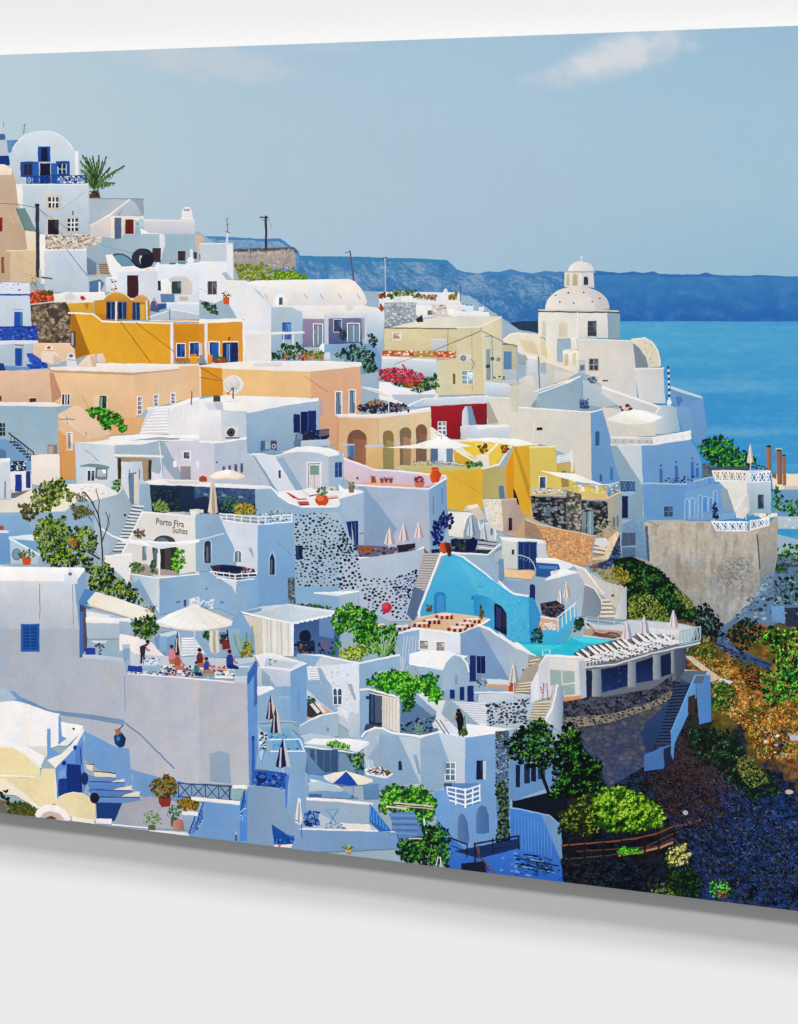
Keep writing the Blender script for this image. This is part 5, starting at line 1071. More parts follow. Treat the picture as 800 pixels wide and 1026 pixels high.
leaf('690 265, 720 260, 740 320, 800 310, 800 430, 760 400, 745 385, 715 378, 692 370', 620, 9, ('0c2c10', '1c5c20', '3c9430', '84cc48', '2c5c30'), clump=0.12, seed=6)
leaf('700 520, 740 500, 800 495, 800 560, 740 560, 700 560', 260, 9, ('0c3014', '1c6424', '4ca034', '8cc858')); leaf('694 590, 730 580, 750 605, 720 618', 60, 8, ('0c2c1c', '1c5424', '3c7c3c')); leaf('740 600, 800 590, 800 720, 700 720, 720 660', 160, 9, ('081c10', '123820', '245c30'), base=False)
p('716 390, 800 386, 800 440, 720 440', 'c4d0dc'); rub('716 390, 800 386, 800 440, 720 440', 24, 8, ('e8ecf0', '9cb4d0', 'dcd8d0'), mind=14)
part('house', 'white corner house with a small window and lattice roof terrace by the sea')
p('478 246, 596 250, 600 300, 560 350, 545 372, 520 360, 518 290, 500 270', 'e4e2dc|e8e4dc'); p('594 250, 690 248, 692 378, 640 380, 600 390', 'ccd8ea>b4cae8'); p('500 270, 518 285, 545 370, 500 360, 490 300', 'a8b8cc')
win(640, 304, 20, 54, '343c50', '90a4c8', None, fw=3)
sub('railing'); p('456 204, 594 208, 594 248, 470 246', '9a948c'); rub('458 208, 592 212, 590 230, 466 230', 26, 5, ('3c4450', '706c6c', 'a85c44', '5c6c50'), mind=8); lattice('456 208, 592 212, 592 248, 470 246', 9, 'f2eee8', 3); p('606 216, 688 210, 688 250, 608 254', '7c94bc'); lattice('608 216, 688 211, 688 250, 608 254', 5, 'f4f4f8', 3.4); ln('456 202, 530 206, 594 208, 690 208', 5, 'f6f2ee'); ln('470 248, 600 252, 690 250', 4, 'eeeef2'); ln('456 205, 470 248', 4, 'f0f0f4'); r(590, 206, 18, 50, 'e4e4ea'); back()
p('440 196, 470 192, 620 190, 600 204, 456 204', '48505c'); 
p('440 385, 500 380, 550 372, 545 400, 460 408', 'a0bce6'); 
p('548 366, 575 320, 592 300, 604 300, 604 370, 580 400, 552 396', 'e6e0d8|cfd0d8'); ln('548 366, 592 300', 3, 'ffffff'); ell(586, 366, 13, 12, 'e8dccc'); ln('590 370, 590 400', 4, 'd8d0c4'); ln('596 296, 600 360', 5, 'd8d0c8')
leaf('452 345, 470 335, 478 350, 476 400, 462 405', 40, 8, ('0c1c48', '1c2c5c', '24445c'))
closed_umbrella(608, 102, 28, 74, 'eee4dc', 'b4a89c', 'cream folded umbrella standing on the corner house roof by the sea', foot=34)
ell
part('retaining_wall', 'tall weathered beige curved retaining wall under the blue terraced houses', INK_ROUGH)
p('90 420, 188 390, 186 408, 450 412, 600 445, 685 420, 716 382, 716 560, 694 650, 650 722, 594 786, 506 850, 448 850, 380 780, 330 700, 280 650, 240 600, 190 572, 90 540', 'bab0a2>94a0b4')

def rw(x, y):
    t = max(0, min(1, (y - 520) / 95)); k = max(0, min(1, (x - 640) / 130))
    c = mix(mix(hx('c4b8a4'), hx('aca89e'), t), hx('8c9cb8'), t * (0.6 - 0.3 * k))
    c = mix(c, hx('8c8078'), max(0, min(0.55, fbm(x * 1.0, y * 0.22, 4, 0.22, 3.0) * 0.9)))
    c = mix(c, hx('c8c2b8'), max(0, min(0.5, fbm(x, y * 0.3, 4, 0.14, 9.0) * 0.9)))
    s_ = math.exp(-(((x - 735) / 22) ** 2 + ((y - 578) / 18) ** 2)) + 0.9 * math.exp(-(((x - 744) / 9) ** 2 + ((y - 566) / 6) ** 2)) + 0.6 * math.exp(-(((x - 687) / 12) ** 2 + ((y - 578) / 12) ** 2))
    c = mix(c, hx('4c5058'), max(0, min(0.75, s_ * (0.28 + fbm(x, y, 4, 0.6, 12.0) * 1.3))))
    return mix(c, hx('9c8c78'), max(0, min(0.5, math.exp(-(((x - 687) / 14) ** 2 + ((y - 580) / 14) ** 2)) * 0.7)))
field([(650, 524), (713, 524), (750, 532), (771, 527), (778, 517), (778, 559), (772, 581), (761, 599), (747, 615), (726, 630), (713, 631), (697, 612), (684, 592), (670, 580), (660, 568), (651, 562)], 1.3, rw)
p('90 420, 188 388, 190 400, 182 420, 205 568, 100 540', '9cb4d8>88a4cc'); p('186 428, 196 428, 206 568, 196 568', '4c5c74'); ln('184 404, 240 430', 3, '6c7484'); r(92, 455, 56, 54, '4c5c74'); r(94, 514, 54, 40, '647898'); ln('92 512, 150 508', 5, 'a8bcdc'); ln('120 455, 120 508', 3, '6c7c94')
p('640 452, 688 422, 715 388, 713 558, 692 640, 652 700, 645 640', 'b4a894>8c98b0'); ln('636 462, 646 600', 5, '3c4c64'); ln('684 430, 688 590', 3, 'a0a8b8')
p('616 378, 714 376, 716 388, 686 394, 684 424, 606 446, 598 420, 660 400', 'eee4d8'); rub('620 380, 690 378, 680 392, 630 396', 14, 6, ('a87858', 'e8d8c8', 'c08c68'))
sub('railing'); p('450 410, 596 412, 598 446, 470 446', '5c78a4'); lattice('452 412, 596 414, 598 446, 472 446', 9, 'f2f4f8', 3.4); p('606 406, 676 398, 678 424, 608 442', '7c90b4'); lattice('608 407, 678 399, 680 424, 608 442', 5, 'f2f4f8', 3); ln('450 410, 598 412, 680 396', 5, 'f2f4f8'); ln('470 447, 600 448, 684 424', 4, 'e8ecf4'); r(596, 410, 10, 38, 'a4c4f0'); back()
T(600, 560, 4)
part('rock_ledge', 'pale rocky ledge along the right foot of the tall retaining wall', INK_ROUGH)
p('655 78, 700 50, 694 118, 650 190, 570 236, 512 292, 470 305, 478 285, 560 222, 630 150', '8ca0bc>6c84a8'); rub('655 80, 700 55, 690 120, 640 190, 560 240, 505 290', 60, 7, ('b4c0d0', '5c7090', '3c4c68', '9cacc4'), mind=9)
part('shrub', 'dark shrub overlapping the lowest corner of the tall retaining wall', INK_ROUGH)
leaf('375 188, 440 176, 480 226, 505 262, 500 300, 470 330, 400 300', 520, 9, ('020610', '061420', '0c2428', '1c3c34', '34543c'), clump=0.12, seed=71)
# ---- tile K: yellow house, stone walls, big scrub ------------------------------
T(500, 420, 4)
part('house', 'yellow cube house with a dark stone base and cream shade sail')
p('120 108, 228 108, 232 180, 290 176, 300 210, 310 260, 300 290, 128 290', 'dcc468|d4bc64'); p('58 108, 122 108, 130 330, 124 400, 92 370, 74 310, 62 280', 'dcac38|d8a430'); p('120 110, 228 106, 230 112, 122 116', 'f2e8c0'); p('232 178, 300 170, 306 218, 232 214', 'c4a868')
p('60 112, 70 108, 124 270, 124 330', 'c08c2c'); rail((234, 176), (286, 168), 28, 6, 3.4, 'e8eef2'); p('286 126, 296 122, 300 210, 290 212', 'e8e4de')
win(164, 232, 24, 56, '3c4c6c', 'f0f0ec', None, fw=4); ln('260 210, 262 270', 18, '7c6c4c'); p('250 230, 280 234, 280 272, 252 272', 'a08850')
sub('shade_sail'); p('170 208, 300 218, 420 262, 300 250, 290 245', 'fbf6ee'); ln('170 208, 416 264', 3, 'ffffff'); back()
p('128 276, 128 300, 280 310, 330 320, 430 326, 490 296, 488 284, 440 300, 330 305', 'ecc890'); sub('railing'); p('130 274, 278 278, 278 304, 130 300', 'b8b4a0'); rub('132 276, 276 280, 276 302, 132 298', 46, 6, ('f0ece0', '8c8c84', 'e0d8c0'), mind=8); p('300 268, 430 272, 430 316, 330 308, 300 300', 'd8c070'); ln('300 268, 436 262, 482 252', 4, 'f4f2ee'); p('436 264, 484 252, 486 290, 436 312', 'a0b8cc'); rub('438 268, 482 256, 482 288, 440 306', 22, 6, ('f0f2f4', '7c98b8')); rub('300 262, 430 272, 428 296, 320 290', 26, 7, ('f0f0ee', 'e8c060', 'c8a040')); ln('128 302, 280 308, 430 322, 490 294', 5, 'e0b080'); back()
sub('stone_base', None, INK_ROUGH); p('126 308, 280 316, 330 300, 330 326, 436 330, 440 420, 470 450, 380 464, 330 450, 250 440, 140 400', '3c4048'); masonry('126 308, 280 316, 330 300, 330 326, 436 330, 438 440, 380 462, 330 450, 250 440, 140 400', 13, ('24282e', '4c5056', '7c8088', '34383e', '9ca0a4', '1a1e24'), '14181c'); masonry('272 288, 330 300, 330 450, 270 440', 15, ('c0b8ac', '8c8880', '54585c', '7c786c'), '34342c'); back()
p('436 330, 490 300, 494 450, 440 440', 'a8a898|98a0a0'); r(456, 392, 10, 50, '70787c'); r(472, 386, 8, 44, '70787c'); r(334, 372, 16, 70, '8ca0a8'); r(354, 370, 26, 92, '90a8b4'); ln('366 374, 366 460', 3, 'c0d0d4'); r(190, 350, 18, 40, '5c7484')
part('garden_wall', 'orange-tan rubble garden wall stepping down below the stone base', INK_ROUGH)
p('104 400, 150 420, 380 470, 372 540, 360 590, 300 580, 195 548, 190 480, 104 470', 'd8a478|cc9468'); rub('150 430, 375 480, 365 570, 300 570, 200 540', 220, 6, ('e8b888', 'c08858', 'b07c54', 'e0ac78'), mind=8); p('104 398, 150 424, 196 500, 192 550, 190 484, 104 470', '9c8470'); ln('104 400, 150 420, 382 468', 4, 'e8c8a4')
part('stair', 'broken stone path with tan edge walls beside the orange garden wall', INK_ROUGH)
p('380 475, 436 430, 480 450, 478 520, 440 580, 370 590, 376 540', 'b09c84'); rub('384 430, 440 400, 470 440, 400 470', 60, 7, ('7c7c5c', '9c9c7c', 'b8b090', '5c5c44'), mind=8); steps('386 478, 440 488, 424 548, 376 540', 4, 'e8d8c4', '94806c'); p('440 480, 476 448, 484 462, 440 560, 376 566, 374 556, 424 548', 'e8ccac'); p('484 460, 492 560, 430 600, 360 590, 440 562', '2c4068'); rub('480 470, 490 560, 430 590, 440 560', 30, 7, ('4c648c', '1c2c4c', '6c84a8')); p('386 478, 430 476, 444 500, 420 520, 386 500', 'd8dcdc')
part('shrub_slope', 'big dark green and olive scrub covering the slope behind the pool terrace', INK_ROUGH)
p('470 560, 530 550, 640 600, 700 660, 790 750, 790 800, 510 800, 510 680, 450 620', '0c1c14')
leaf('455 570, 500 552, 560 560, 640 590, 700 650, 740 700, 800 760, 800 810, 515 810, 512 690', 1500, 10, ('040c0c', '0c2414', '1a4420', '306c2c', '4c8c38'), clump=0.10, seed=4)
leaf('395 610, 420 590, 470 590, 520 610, 530 650, 490 665, 430 650', 320, 8, ('6c5c20', '9c8430', 'c0a448', 'a4a43c'), base=False); leaf('520 720, 560 700, 620 705, 670 760, 690 810, 520 810', 420, 9, ('3c4c1c', '6c7c28', '94a040', 'b8bc60', '54702c'), base=False); leaf('700 680, 740 690, 790 750, 760 760, 720 720', 90, 8, ('7c7838', 'a89c50', 'c8b870', '4c6430'), base=False); leaf('360 590, 400 580, 400 610, 370 610', 40, 7, ('8c5c38', 'b07c50', '5c4c28'), base=False)
part('stair', 'stone stairway with a white side wall beside the scrub slope')
steps('416 720, 444 720, 470 800, 404 800', 5, 'e4dccc', '8c8474'); p('470 770, 506 668, 514 676, 512 800, 462 800', 'd8d8d8|b8bcc8')
closed_umbrella(247, 682, 28, 70, 'e6e4e8', '98a0b8', 'left folded umbrella on the blue-fenced deck above the pool', foot=20); closed_umbrella(272, 650, 32, 68, 'ead8c8', 'a8988c', 'right folded umbrella on the blue-fenced deck above the pool', foot=20)
# ---- tile L: pool, pergola, loungers, stone wall -------------------------------
T(500, 580, 3.636)
part('deck', 'blue-fenced sun deck with dark lounge furniture above the pool')
p('150 90, 210 78, 240 100, 240 140, 160 138', '2a2c40'); rub('152 92, 236 92, 236 134, 158 134', 40, 7, ('141828', '3c4058', '5c5c70', '7c4c38'), mind=8); p('116 150, 150 130, 230 150, 222 190, 160 194', 'd8a884'); p('110 66, 128 70, 155 134, 140 200, 122 230', '3c94cc')
p('216 150, 282 90, 284 140, 260 200, 240 238, 216 236', '6cc0e0>4cb0dc'); p('160 186, 218 186, 218 238, 150 236', '48b4e0'); ln('212 142, 280 88', 5, 'e4ecf4'); 
for i in range(5): ln([(216 + i * 15, 190 - i * 13), (216 + i * 15, 144 - i * 13)], 4, 'dce8f4')
ln('152 138, 214 148', 4, 'e8ecf2'); ln('150 160, 214 170', 3, 'dce4ee'); rub('160 154, 210 150, 210 184, 160 184', 16, 6, ('f0ece8', 'b8a8a0')); leaf('120 190, 150 170, 165 210, 150 236, 122 230', 90, 8, ('0c2430', '14383c', '1c4c34', '3c6c40')); leaf('272 150, 300 138, 316 160, 300 190, 276 190', 80, 8, ('0c201c', '1c3c28', '2c5c38'))
p('310 150, 360 168, 420 170, 470 150, 640 160, 720 176, 700 230, 600 260, 300 215, 320 190', 'c8ccd4'); p('310 180, 460 190, 440 215, 310 205', 'a89888'); p('350 190, 440 210, 420 220, 340 206', '6c5850')
ln('320 138, 640 160, 734 178', 3, 'b8ccd8'); ln('320 150, 460 165', 3, 'a0b4c0'); ln('540 186, 660 196', 18, 'dce0ec')
for x in (320, 364, 420, 478, 530, 580): ln([(x, 140 + (x - 320) * 0.07), (x, 178 + (x - 320) * 0.05)], 2.5, 'c8d4dc')
part('pool', 'turquoise swimming pool with angled edge below the turquoise villa')
p('50 236, 240 238, 262 210, 330 212, 410 222, 456 232, 400 262, 330 282, 258 280, 140 282, 90 262', '34c8dc|2cb8dc'); p('258 212, 330 214, 456 232, 440 244, 300 230', '50dce4'); p('60 238, 230 242, 180 262, 100 262', '4cd4e4'); ln('256 280, 330 282, 400 262', 4, '1c98c4'); ln('160 262, 160 280', 3, 'e8f4f8'); ln('186 256, 186 274', 3, 'e8f4f8'); ell(173, 258, 14, 5, '90e4f0'); p('50 232, 68 230, 140 284, 90 268', 'e8f4f6'); rub('110 250, 420 225, 400 255, 300 272', 40, 9, ('48d4e4', '28b4d4'), mind=24, flat=3)
part('curved_lounger', 'dark curved wicker lounger beside the pool rail')
ln('322 162, 340 180, 356 200, 380 206, 404 196, 430 200, 444 210', 7, '6c4840'); ln('330 172, 350 190, 380 196, 400 186, 430 192', 4, 'c89c8c')
part('shaded_pool_deck', 'narrow shaded deck under the row of loungers at the pool edge')
p('270 272, 330 244, 420 224, 520 200, 640 206, 650 226, 560 256, 420 290, 318 318', '5c5860|7c7880'); rub('300 270, 420 240, 520 212, 640 212, 560 250, 420 286, 320 306', 60, 7, ('2c2830', '8c8890', '3c3438', 'b0acb0'), mind=9, flat=2.0)  # deck drawn dark: the shade under the loungers is in its ink
for (sx, sy, k) in ((560, 196, 'farthest right'), (510, 200, 'second from the right end'), (455, 218, 'third from the right end'), (420, 230, 'middle'), (372, 240, 'fifth from the right end'), (330, 246, 'second from the left end'), (288, 268, 'leftmost'), (600, 200, 'small rightmost'), (306, 256, 'half-hidden between the two leftmost'), (350, 243, 'half-hidden left of the middle'), (394, 235, 'half-hidden just left of the middle'), (437, 224, 'half-hidden just right of the middle'), (482, 209, 'half-hidden right of the middle'), (535, 198, 'half-hidden near the right end')):
    part('sun_lounger', 'white sun lounger beside the pool rail, ' + k + ' in the row', INK)
    sub('backrest'); p([(sx - 12, sy), (sx + 2, sy), (sx + 38, sy + 26), (sx + 20, sy + 30)], 'f0ece8'); ln([(sx - 12, sy), (sx + 20, sy + 30)], 4, '3c2c28'); back()
    sub('seat'); p([(sx + 20, sy + 28), (sx + 40, sy + 20), (sx + 112, sy + 36), (sx + 100, sy + 48)], 'e4e0e4'); ln([(sx + 20, sy + 32), (sx + 98, sy + 48)], 4, '4c3834'); back()
    for q_ in (28, 60, 92): ln([(sx + q_, sy + 32), (sx + q_ - 4, sy + 58)], 3, 'c8ccd4')
closed_umbrella(530, 134, 40, 66, 'ddd2d8', '9c94a8', 'middle of three folded umbrellas along the pool rail', foot=12); closed_umbrella(467, 154, 40, 66, 'e0d4d8', 'a098ac', 'leftmost of three folded umbrellas along the pool rail', foot=14); closed_umbrella(636, 114, 36, 62, 'e4dade', 'a49cb0', 'rightmost of three folded umbrellas along the pool rail', foot=20)
part('pool_house', 'pool pavilion with blue-shaded windows and pillars on a dark stone base')
p('310 300, 420 300, 560 262, 640 238, 735 220, 735 235, 680 256, 680 380, 640 370, 560 400, 380 430, 312 430', '6c7080'); p('372 330, 470 310, 468 390, 376 415', '0c1838>1c3468'); p('500 305, 562 285, 562 370, 500 380', '0c1838>1c3468'); p('590 280, 628 268, 628 345, 592 358', '142044'); p('312 330, 340 335, 340 430, 314 430', '1c2840')
rub('376 335, 466 315, 464 388, 378 410', 16, 7, ('24407c', '141c3c', '1c3060'), mind=15)
for (x, y, w_, h_) in ((340, 330, 32, 100), (470, 300, 30, 95), (562, 276, 26, 90), (628, 262, 10, 80)): r(x, y, w_, h_, 'a0a4a8|7c8ca0')
p('640 256, 680 250, 684 384, 644 372', '545c6c|3c4860')
ln('312 322, 420 312, 560 270, 735 232', 6, 'cfd0d4'); rail((660, 240), (735, 222), 48, 6, 4, 'b8d4e8', 'z')
sub('railing')
for i in range(26):
    x = 318 + i * 13; y = 322 - i * 4.0
    ln([(x, y), (x, y - 34)], 2.6, 'e0e4e8')
ln('316 290, 470 262, 640 208', 3, 'eceef0'); ln('316 306, 480 276, 650 224', 2.6, 'd8dce0'); back()
rub('330 275, 400 250, 560 238, 640 228, 540 266, 420 300, 330 312', 40, 6, ('5c4c44', '8c807c', '3c3430', '546858'), mind=9)
sub('stone_wall', None, INK_ROUGH)
masonry('260 540, 420 520, 560 470, 640 430, 660 480, 600 620, 520 690, 400 760, 330 640', 24, ('5c5c64', '3c4458', '4c5468', '6c6868', '48506c', '545058', '3c4c70'), '283048', flat=1.3, gap=0.14, top='585450', bottom='3c5484')
masonry('232 445, 310 430, 380 430, 560 400, 630 350, 632 400, 560 450, 420 492, 232 508', 15, ('0c1020', '24283c', '3c4054', '161a2c', '54546a'), '5c5c68', flat=1.5, gap=0.08)
masonry('232 508, 420 490, 560 448, 634 400, 640 432, 560 470, 420 520, 280 544, 232 530', 15, ('141828', '24283c', '30344a', '1c2034'), '948c80', flat=1.5, gap=0.22)
back()
p('540 520, 640 430, 640 470, 590 600, 540 640, 520 560', '2c4470>24385c')
part('stair', 'long shaded outdoor staircase down the cliff beside the pool pavilion')
p('640 380, 700 380, 690 420, 640 560, 600 690, 530 690, 560 620, 600 540, 640 440', '1c2848'); steps('640 384, 690 380, 620 620, 570 620', 20, '344468', '141c34'); p('530 640, 600 610, 640 600, 600 690, 530 700', '4c74b0'); p('600 620, 640 600, 636 660, 604 690', '1c2844')
part('stair_tower', 'blue-shaded white stair parapet and pier at the end of the pool pavilion')
p('626 555, 715 350, 720 430, 640 600, 636 660, 628 640', '6ca0dc>5c90d0'); p('715 345, 770 345, 774 520, 730 530, 722 430', '5c8cc8|5484c4'); p('676 330, 770 340, 768 352, 716 350, 680 344', 'b8b8b8'); p('680 335, 760 335, 740 380, 690 380, 660 360', '5c687c'); ln('716 350, 628 556', 5, '8cc0f0'); p('690 430, 716 420, 716 500, 690 490', '3c2c2c'); ln('718 350, 770 350', 4, '90b8e0')
part('white_building_base', 'white pool-side wall with a glazed doorway and sloping steps')
p('110 340, 160 284, 180 274, 262 280, 312 290, 316 430, 240 440, 236 400, 200 386, 190 430, 116 450, 118 390', 'd4d8e4|ccd0d8'); ln('112 350, 172 278, 300 286', 9, 'f0eef0'); p('180 290, 290 296, 292 430, 240 430, 236 390, 196 386, 184 440', 'dcd8d4'); p('186 330, 276 336, 278 420, 240 424, 236 392, 206 384, 188 388', 'a0b4b0'); ln('230 334, 232 390', 3, 'e0e4e0'); ln('236 384, 280 378', 4, 'e4e8ec'); rub('150 370, 180 375, 185 445, 150 445', 8, 5, ('a8584c', 'c0b0a8')); ln('164 380, 160 440', 3, 'a0403c'); ln('174 380, 180 440', 3, 'b0504c'); p('236 430, 306 422, 310 434, 240 446', 'd8905c')
p('292 300, 316 296, 320 430, 300 436', 'b8bcc8')
p('106 282, 140 282, 165 284, 120 350, 60 420, 62 370', '9c9488'); steps('112 296, 150 290, 104 420, 60 420', 11, 'd8ccb4', '6c6460')
p('0 190, 50 232, 100 275, 112 330, 90 370, 60 380, 0 350', 'c4c8dc|b4bcd8'); ln('0 200, 60 240, 108 278', 6, 'f4f2f4'); p('0 230, 40 300, 50 380, 0 360', '94a4cc'); p('0 360, 40 380, 60 420, 0 420', 'd8dce4')
T(500, 580, 3.636)
p('112 452, 190 440, 240 400, 236 440, 220 520, 170 520, 104 510', 'c8bca8'); steps('120 450, 190 446, 170 510, 108 506', 6, 'd8ccb4', '8c8070'); p('190 384, 236 390, 236 470, 226 560, 200 540, 168 516, 190 470, 196 410', 'dcdce4|9ca8cc'); ln('214 384, 196 470, 166 516', 6, 'f4f4f6')
p('0 418, 112 424, 116 450, 104 510, 92 545, 0 550', 'c4c8d8'); ln('0 420, 112 424', 6, 'eceef2'); rub('0 450, 100 450, 100 530, 0 530', 80, 8, ('14182c', '2c3044', '4c5064'), mind=13); ln('0 548, 60 552, 100 538', 9, 'e8eaf0')
pot(46, 392, 26, 22, False, 'c0502c', label='small orange pot below the folded umbrella by the pool steps')
closed_umbrella(54, 302, 34, 74, 'e4d8d0', 'a0948c', 'cream folded umbrella by the steps left of the pool pavilion', foot=30); closed_umbrella(54, 418, 32, 76, 'dcd4cc', '948c88', 'cream folded umbrella in front of the dark-studded low wall', foot=28)
# ---- tile H: left-middle village -----------------------------------------------
T(0, 280, 4)
part('house', 'pale blue house with black outdoor stair at the left edge, mid height')
p('0 498, 200 500, 300 508, 236 540, 240 700, 190 700, 130 690, 120 600, 0 600', 'a4bcdc|b4c8e0'); p('0 498, 220 506, 240 600, 240 690, 180 704, 130 700, 90 620, 0 560', 'b0c6e0>c0d0e4'); p('0 492, 200 492, 260 504, 230 510, 0 502', 'f2e8e0'); p('0 600, 80 650, 150 760, 100 800, 0 720', '98b4e0')
sub('stair'); ln('36 616, 134 690, 146 760', 5, '1c2c38')
for i in range(8): ln([(40 + i * 13, 652 + i * 12), (66 + i * 13, 652 + i * 12)], 6, '24343c'); ln([(46 + i * 13, 626 + i * 11), (46 + i * 13, 656 + i * 11)], 2.5, '2c3c4c')
back()
win(0, 576, 22, 50, '1c2838', None, 'a0b0c0', 1, 2, 3); r(192, 662, 38, 40, '8c7c74'); r(196, 668, 18, 30, 'a8a4a4'); arch(-10, 680, 36, 40, '7088a8')
part('house', 'orange-tan gabled house wall with a tall narrow window beside the leafy bush')
p('234 540, 300 504, 322 506, 430 600, 440 640, 300 660, 302 800, 240 800', 'e6bc94|e2b68c'); p('234 600, 300 660, 302 800, 240 800', 'dc9c5c'); p('300 504, 322 506, 450 620, 360 640, 236 560, 232 540', 'e8c6a8'); ln('240 540, 360 640', 3, 'f0dccc'); ln('244 700, 250 800', 2, 'a87858'); win(272, 616, 16, 64, 'b8b4b8', 'f0e8e4', None, fw=4); r(277, 622, 6, 52, '7c7484'); ln('238 560, 300 560', 3, '5c4840'); ln('270 545, 272 580', 2, '6c5850'); ln('345 610, 345 630', 3, 'a87858')
part('bush', 'bright green leafy vine spilling from the tan house roof', INK_ROUGH)
leaf('348 520, 380 510, 430 515, 480 545, 508 600, 490 615, 460 580, 440 600, 410 600, 400 560, 360 545', 800, 10, ('0c3810', '1c6c1c', '34982c', '6cc83c'), clump=0.14, light=0.3)
part('garden_wall', 'white and blue-gated courtyard wall at the left edge')
p('126 704, 190 700, 240 708, 242 790, 200 800, 128 800', 'f2e6dc|efe0d4'); p('190 704, 242 708, 242 760, 190 740', 'e4d8d0'); r(216, 708, 20, 44, '5c4438'); p('0 716, 40 720, 44 800, 0 800', 'd4dae8'); ln('0 740, 40 720', 8, 'f4f2f0'); r(44, 728, 62, 44, '1c2c48'); rub('46 730, 104 730, 104 770, 46 770', 20, 6, ('dce4f0', '8ca0c0', '2c3c5c')); ln('126 764, 240 756', 5, 'f6f2ee')
T(0, 440, 4)
p('0 190, 130 200, 150 240, 80 290, 0 260', 'cfcbcc'); p('0 240, 60 236, 130 200, 300 210, 320 240, 260 290, 0 300', 'e4d6c8|f0ead8'); p('0 250, 60 236, 120 205, 60 215, 0 240', '6c6c74'); p('40 130, 126 126, 130 200, 60 214, 44 200', 'e8e4ea'); door(62, 142, 26, 68, '283c94'); door(106, 128, 18, 68, '283c94'); p('0 90, 40 84, 44 170, 46 240, 0 244', 'd8deec'); ln('0 130, 40 86', 8, 'f8f6f4'); r(18, 170, 8, 66, '9cacc8')
p('160 60, 240 60, 242 180, 180 190, 130 180, 128 130', 'f0e4da')
part('house', 'blue-shaded garden terraces behind the dark tree at the left')
p('0 296, 140 300, 160 400, 140 500, 0 500', 'a8c4ec>90b4e4'); p('0 300, 260 290, 380 240, 500 230, 520 300, 460 450, 300 500, 160 480, 150 400, 100 310', 'b8ccec|b0c4e4'); p('36 390, 150 380, 156 410, 60 400', 'e8f0fa'); p('40 400, 160 460, 150 500, 44 500', 'cfdcf0'); ln('38 396, 160 464', 8, 'f0f0f4'); ell(68, 462, 20, 24, '8098b8'); ell(68, 462, 14, 18, '9cb0c8')
p('0 372, 34 370, 40 500, 0 490', '88ace4'); p('0 362, 36 366, 36 376, 0 374', 'f0e8e8'); p('0 345, 16 345, 16 364, 0 364', 'a04c44'); p('0 470, 40 510, 0 510', 'f4f0ee')
T(0, 440, 4)
part('house', 'white house with green-hooded windows and wide sandy doorway')
p('300 16, 460 22, 462 74, 560 80, 640 70, 655 180, 640 210, 560 200, 400 240, 310 200', 'd4dcea|dde2ec'); p('300 14, 470 8, 560 4, 800 2, 800 12, 640 6, 560 24, 462 26', 'f8f4f0'); p('462 24, 560 22, 650 10, 655 100, 640 140, 462 74', 'bcc6de'); ln('640 10, 655 190', 3, 'f0eef0')
p('655 10, 800 4, 800 170, 760 160, 655 162', 'cfcde0|d6d0de'); p('640 12, 660 12, 740 160, 700 160, 655 100', 'b4bcdc'); win(738, 52, 22, 26, '5c5c64', 'eceaee', None, fw=6); r(724, 108, 42, 54, '908c98'); ln('720 104, 770 104', 4, 'e8d8dc'); p('694 90, 708 86, 710 112, 696 112', 'f4f0f2'); p('786 90, 800 86, 800 120, 790 116', 'f0e8ec')
win(352, 126, 28, 40, '3c4450', 'e4e8ec', 'f0f2f4', 1, 0, 4, fw=4); win(388, 118, 38, 34, 'b4bcc4', '5c7078', None, fw=5); p('322 106, 360 98, 400 100, 440 110, 440 120, 380 112, 322 110', '7c9490'); ln('392 160, 430 160', 4, '4c6058'); ln('340 40, 400 90', 3, 'a8b4cc')
p('470 70, 610 78, 608 190, 575 165, 572 100, 490 90, 486 200, 474 210', 'a08c70'); p('474 74, 486 76, 486 160, 474 160', '3c3028'); r(596, 84, 12, 76, '3c3430'); ln('462 64, 655 70', 9, 'f4f0ea')
p('486 92, 572 88, 576 260, 530 270, 490 210', 'e0e4ee|c8d0e0'); p('516 136, 548 132, 550 262, 520 264', '8494b8'); r(538, 140, 14, 120, 'dcd4c0'); ln('520 120, 520 160', 3, '3c5080'); ln('560 120, 560 160', 3, '3c5080'); p('560 180, 600 176, 606 290, 560 280', 'b4c8e4')
leaf('445 170, 470 162, 486 180, 480 220, 450 224', 60, 8, ('1c4c28', '3c7c3c', '7cac60')); p('270 180, 400 176, 470 210, 470 226, 360 246, 300 214, 250 200', 'f6f0ec'); rub('300 190, 400 186, 420 220, 330 220', 14, 8, ('e0dcdc', 'd8ccc4'), mind=20)
part('stair', 'grey stepped lane climbing past the white shop-sign wall')
p('486 180, 530 265, 560 262, 575 290, 520 450, 455 450, 500 300, 480 230', 'b0b8cc'); steps('536 262, 580 268, 500 452, 452 452', 14, 'e0dede', '5c6c80'); p('380 246, 486 212, 530 262, 505 330, 460 440, 410 490, 380 440', 'c4cee4|b4c0dc'); ln('360 248, 470 220, 490 200, 486 190', 5, 'f0ecee'); ell(503, 304, 5, 5, '2c2c3c')
part('terrace', 'dark shaded pergola terrace with plants and seating in the middle left')
T(180, 340, 4)
p('0 578, 300 592, 306 700, 160 700, 0 690', '24344c>1c2c48'); p('60 584, 302 594, 304 660, 180 650, 130 620, 60 640', '3c5478'); rub('62 586, 300 596, 300 640, 180 648, 70 620', 90, 8, ('4c6488', '2c4064', '5c7494', '34486c'), mind=11); p('0 570, 100 574, 360 586, 366 598, 300 600, 0 586', 'f2f0f4')
for (x, y) in ((106, 622), (178, 626), (246, 632)): ell(x, y, 10, 5, '90a4bc')
T(0, 440, 4)
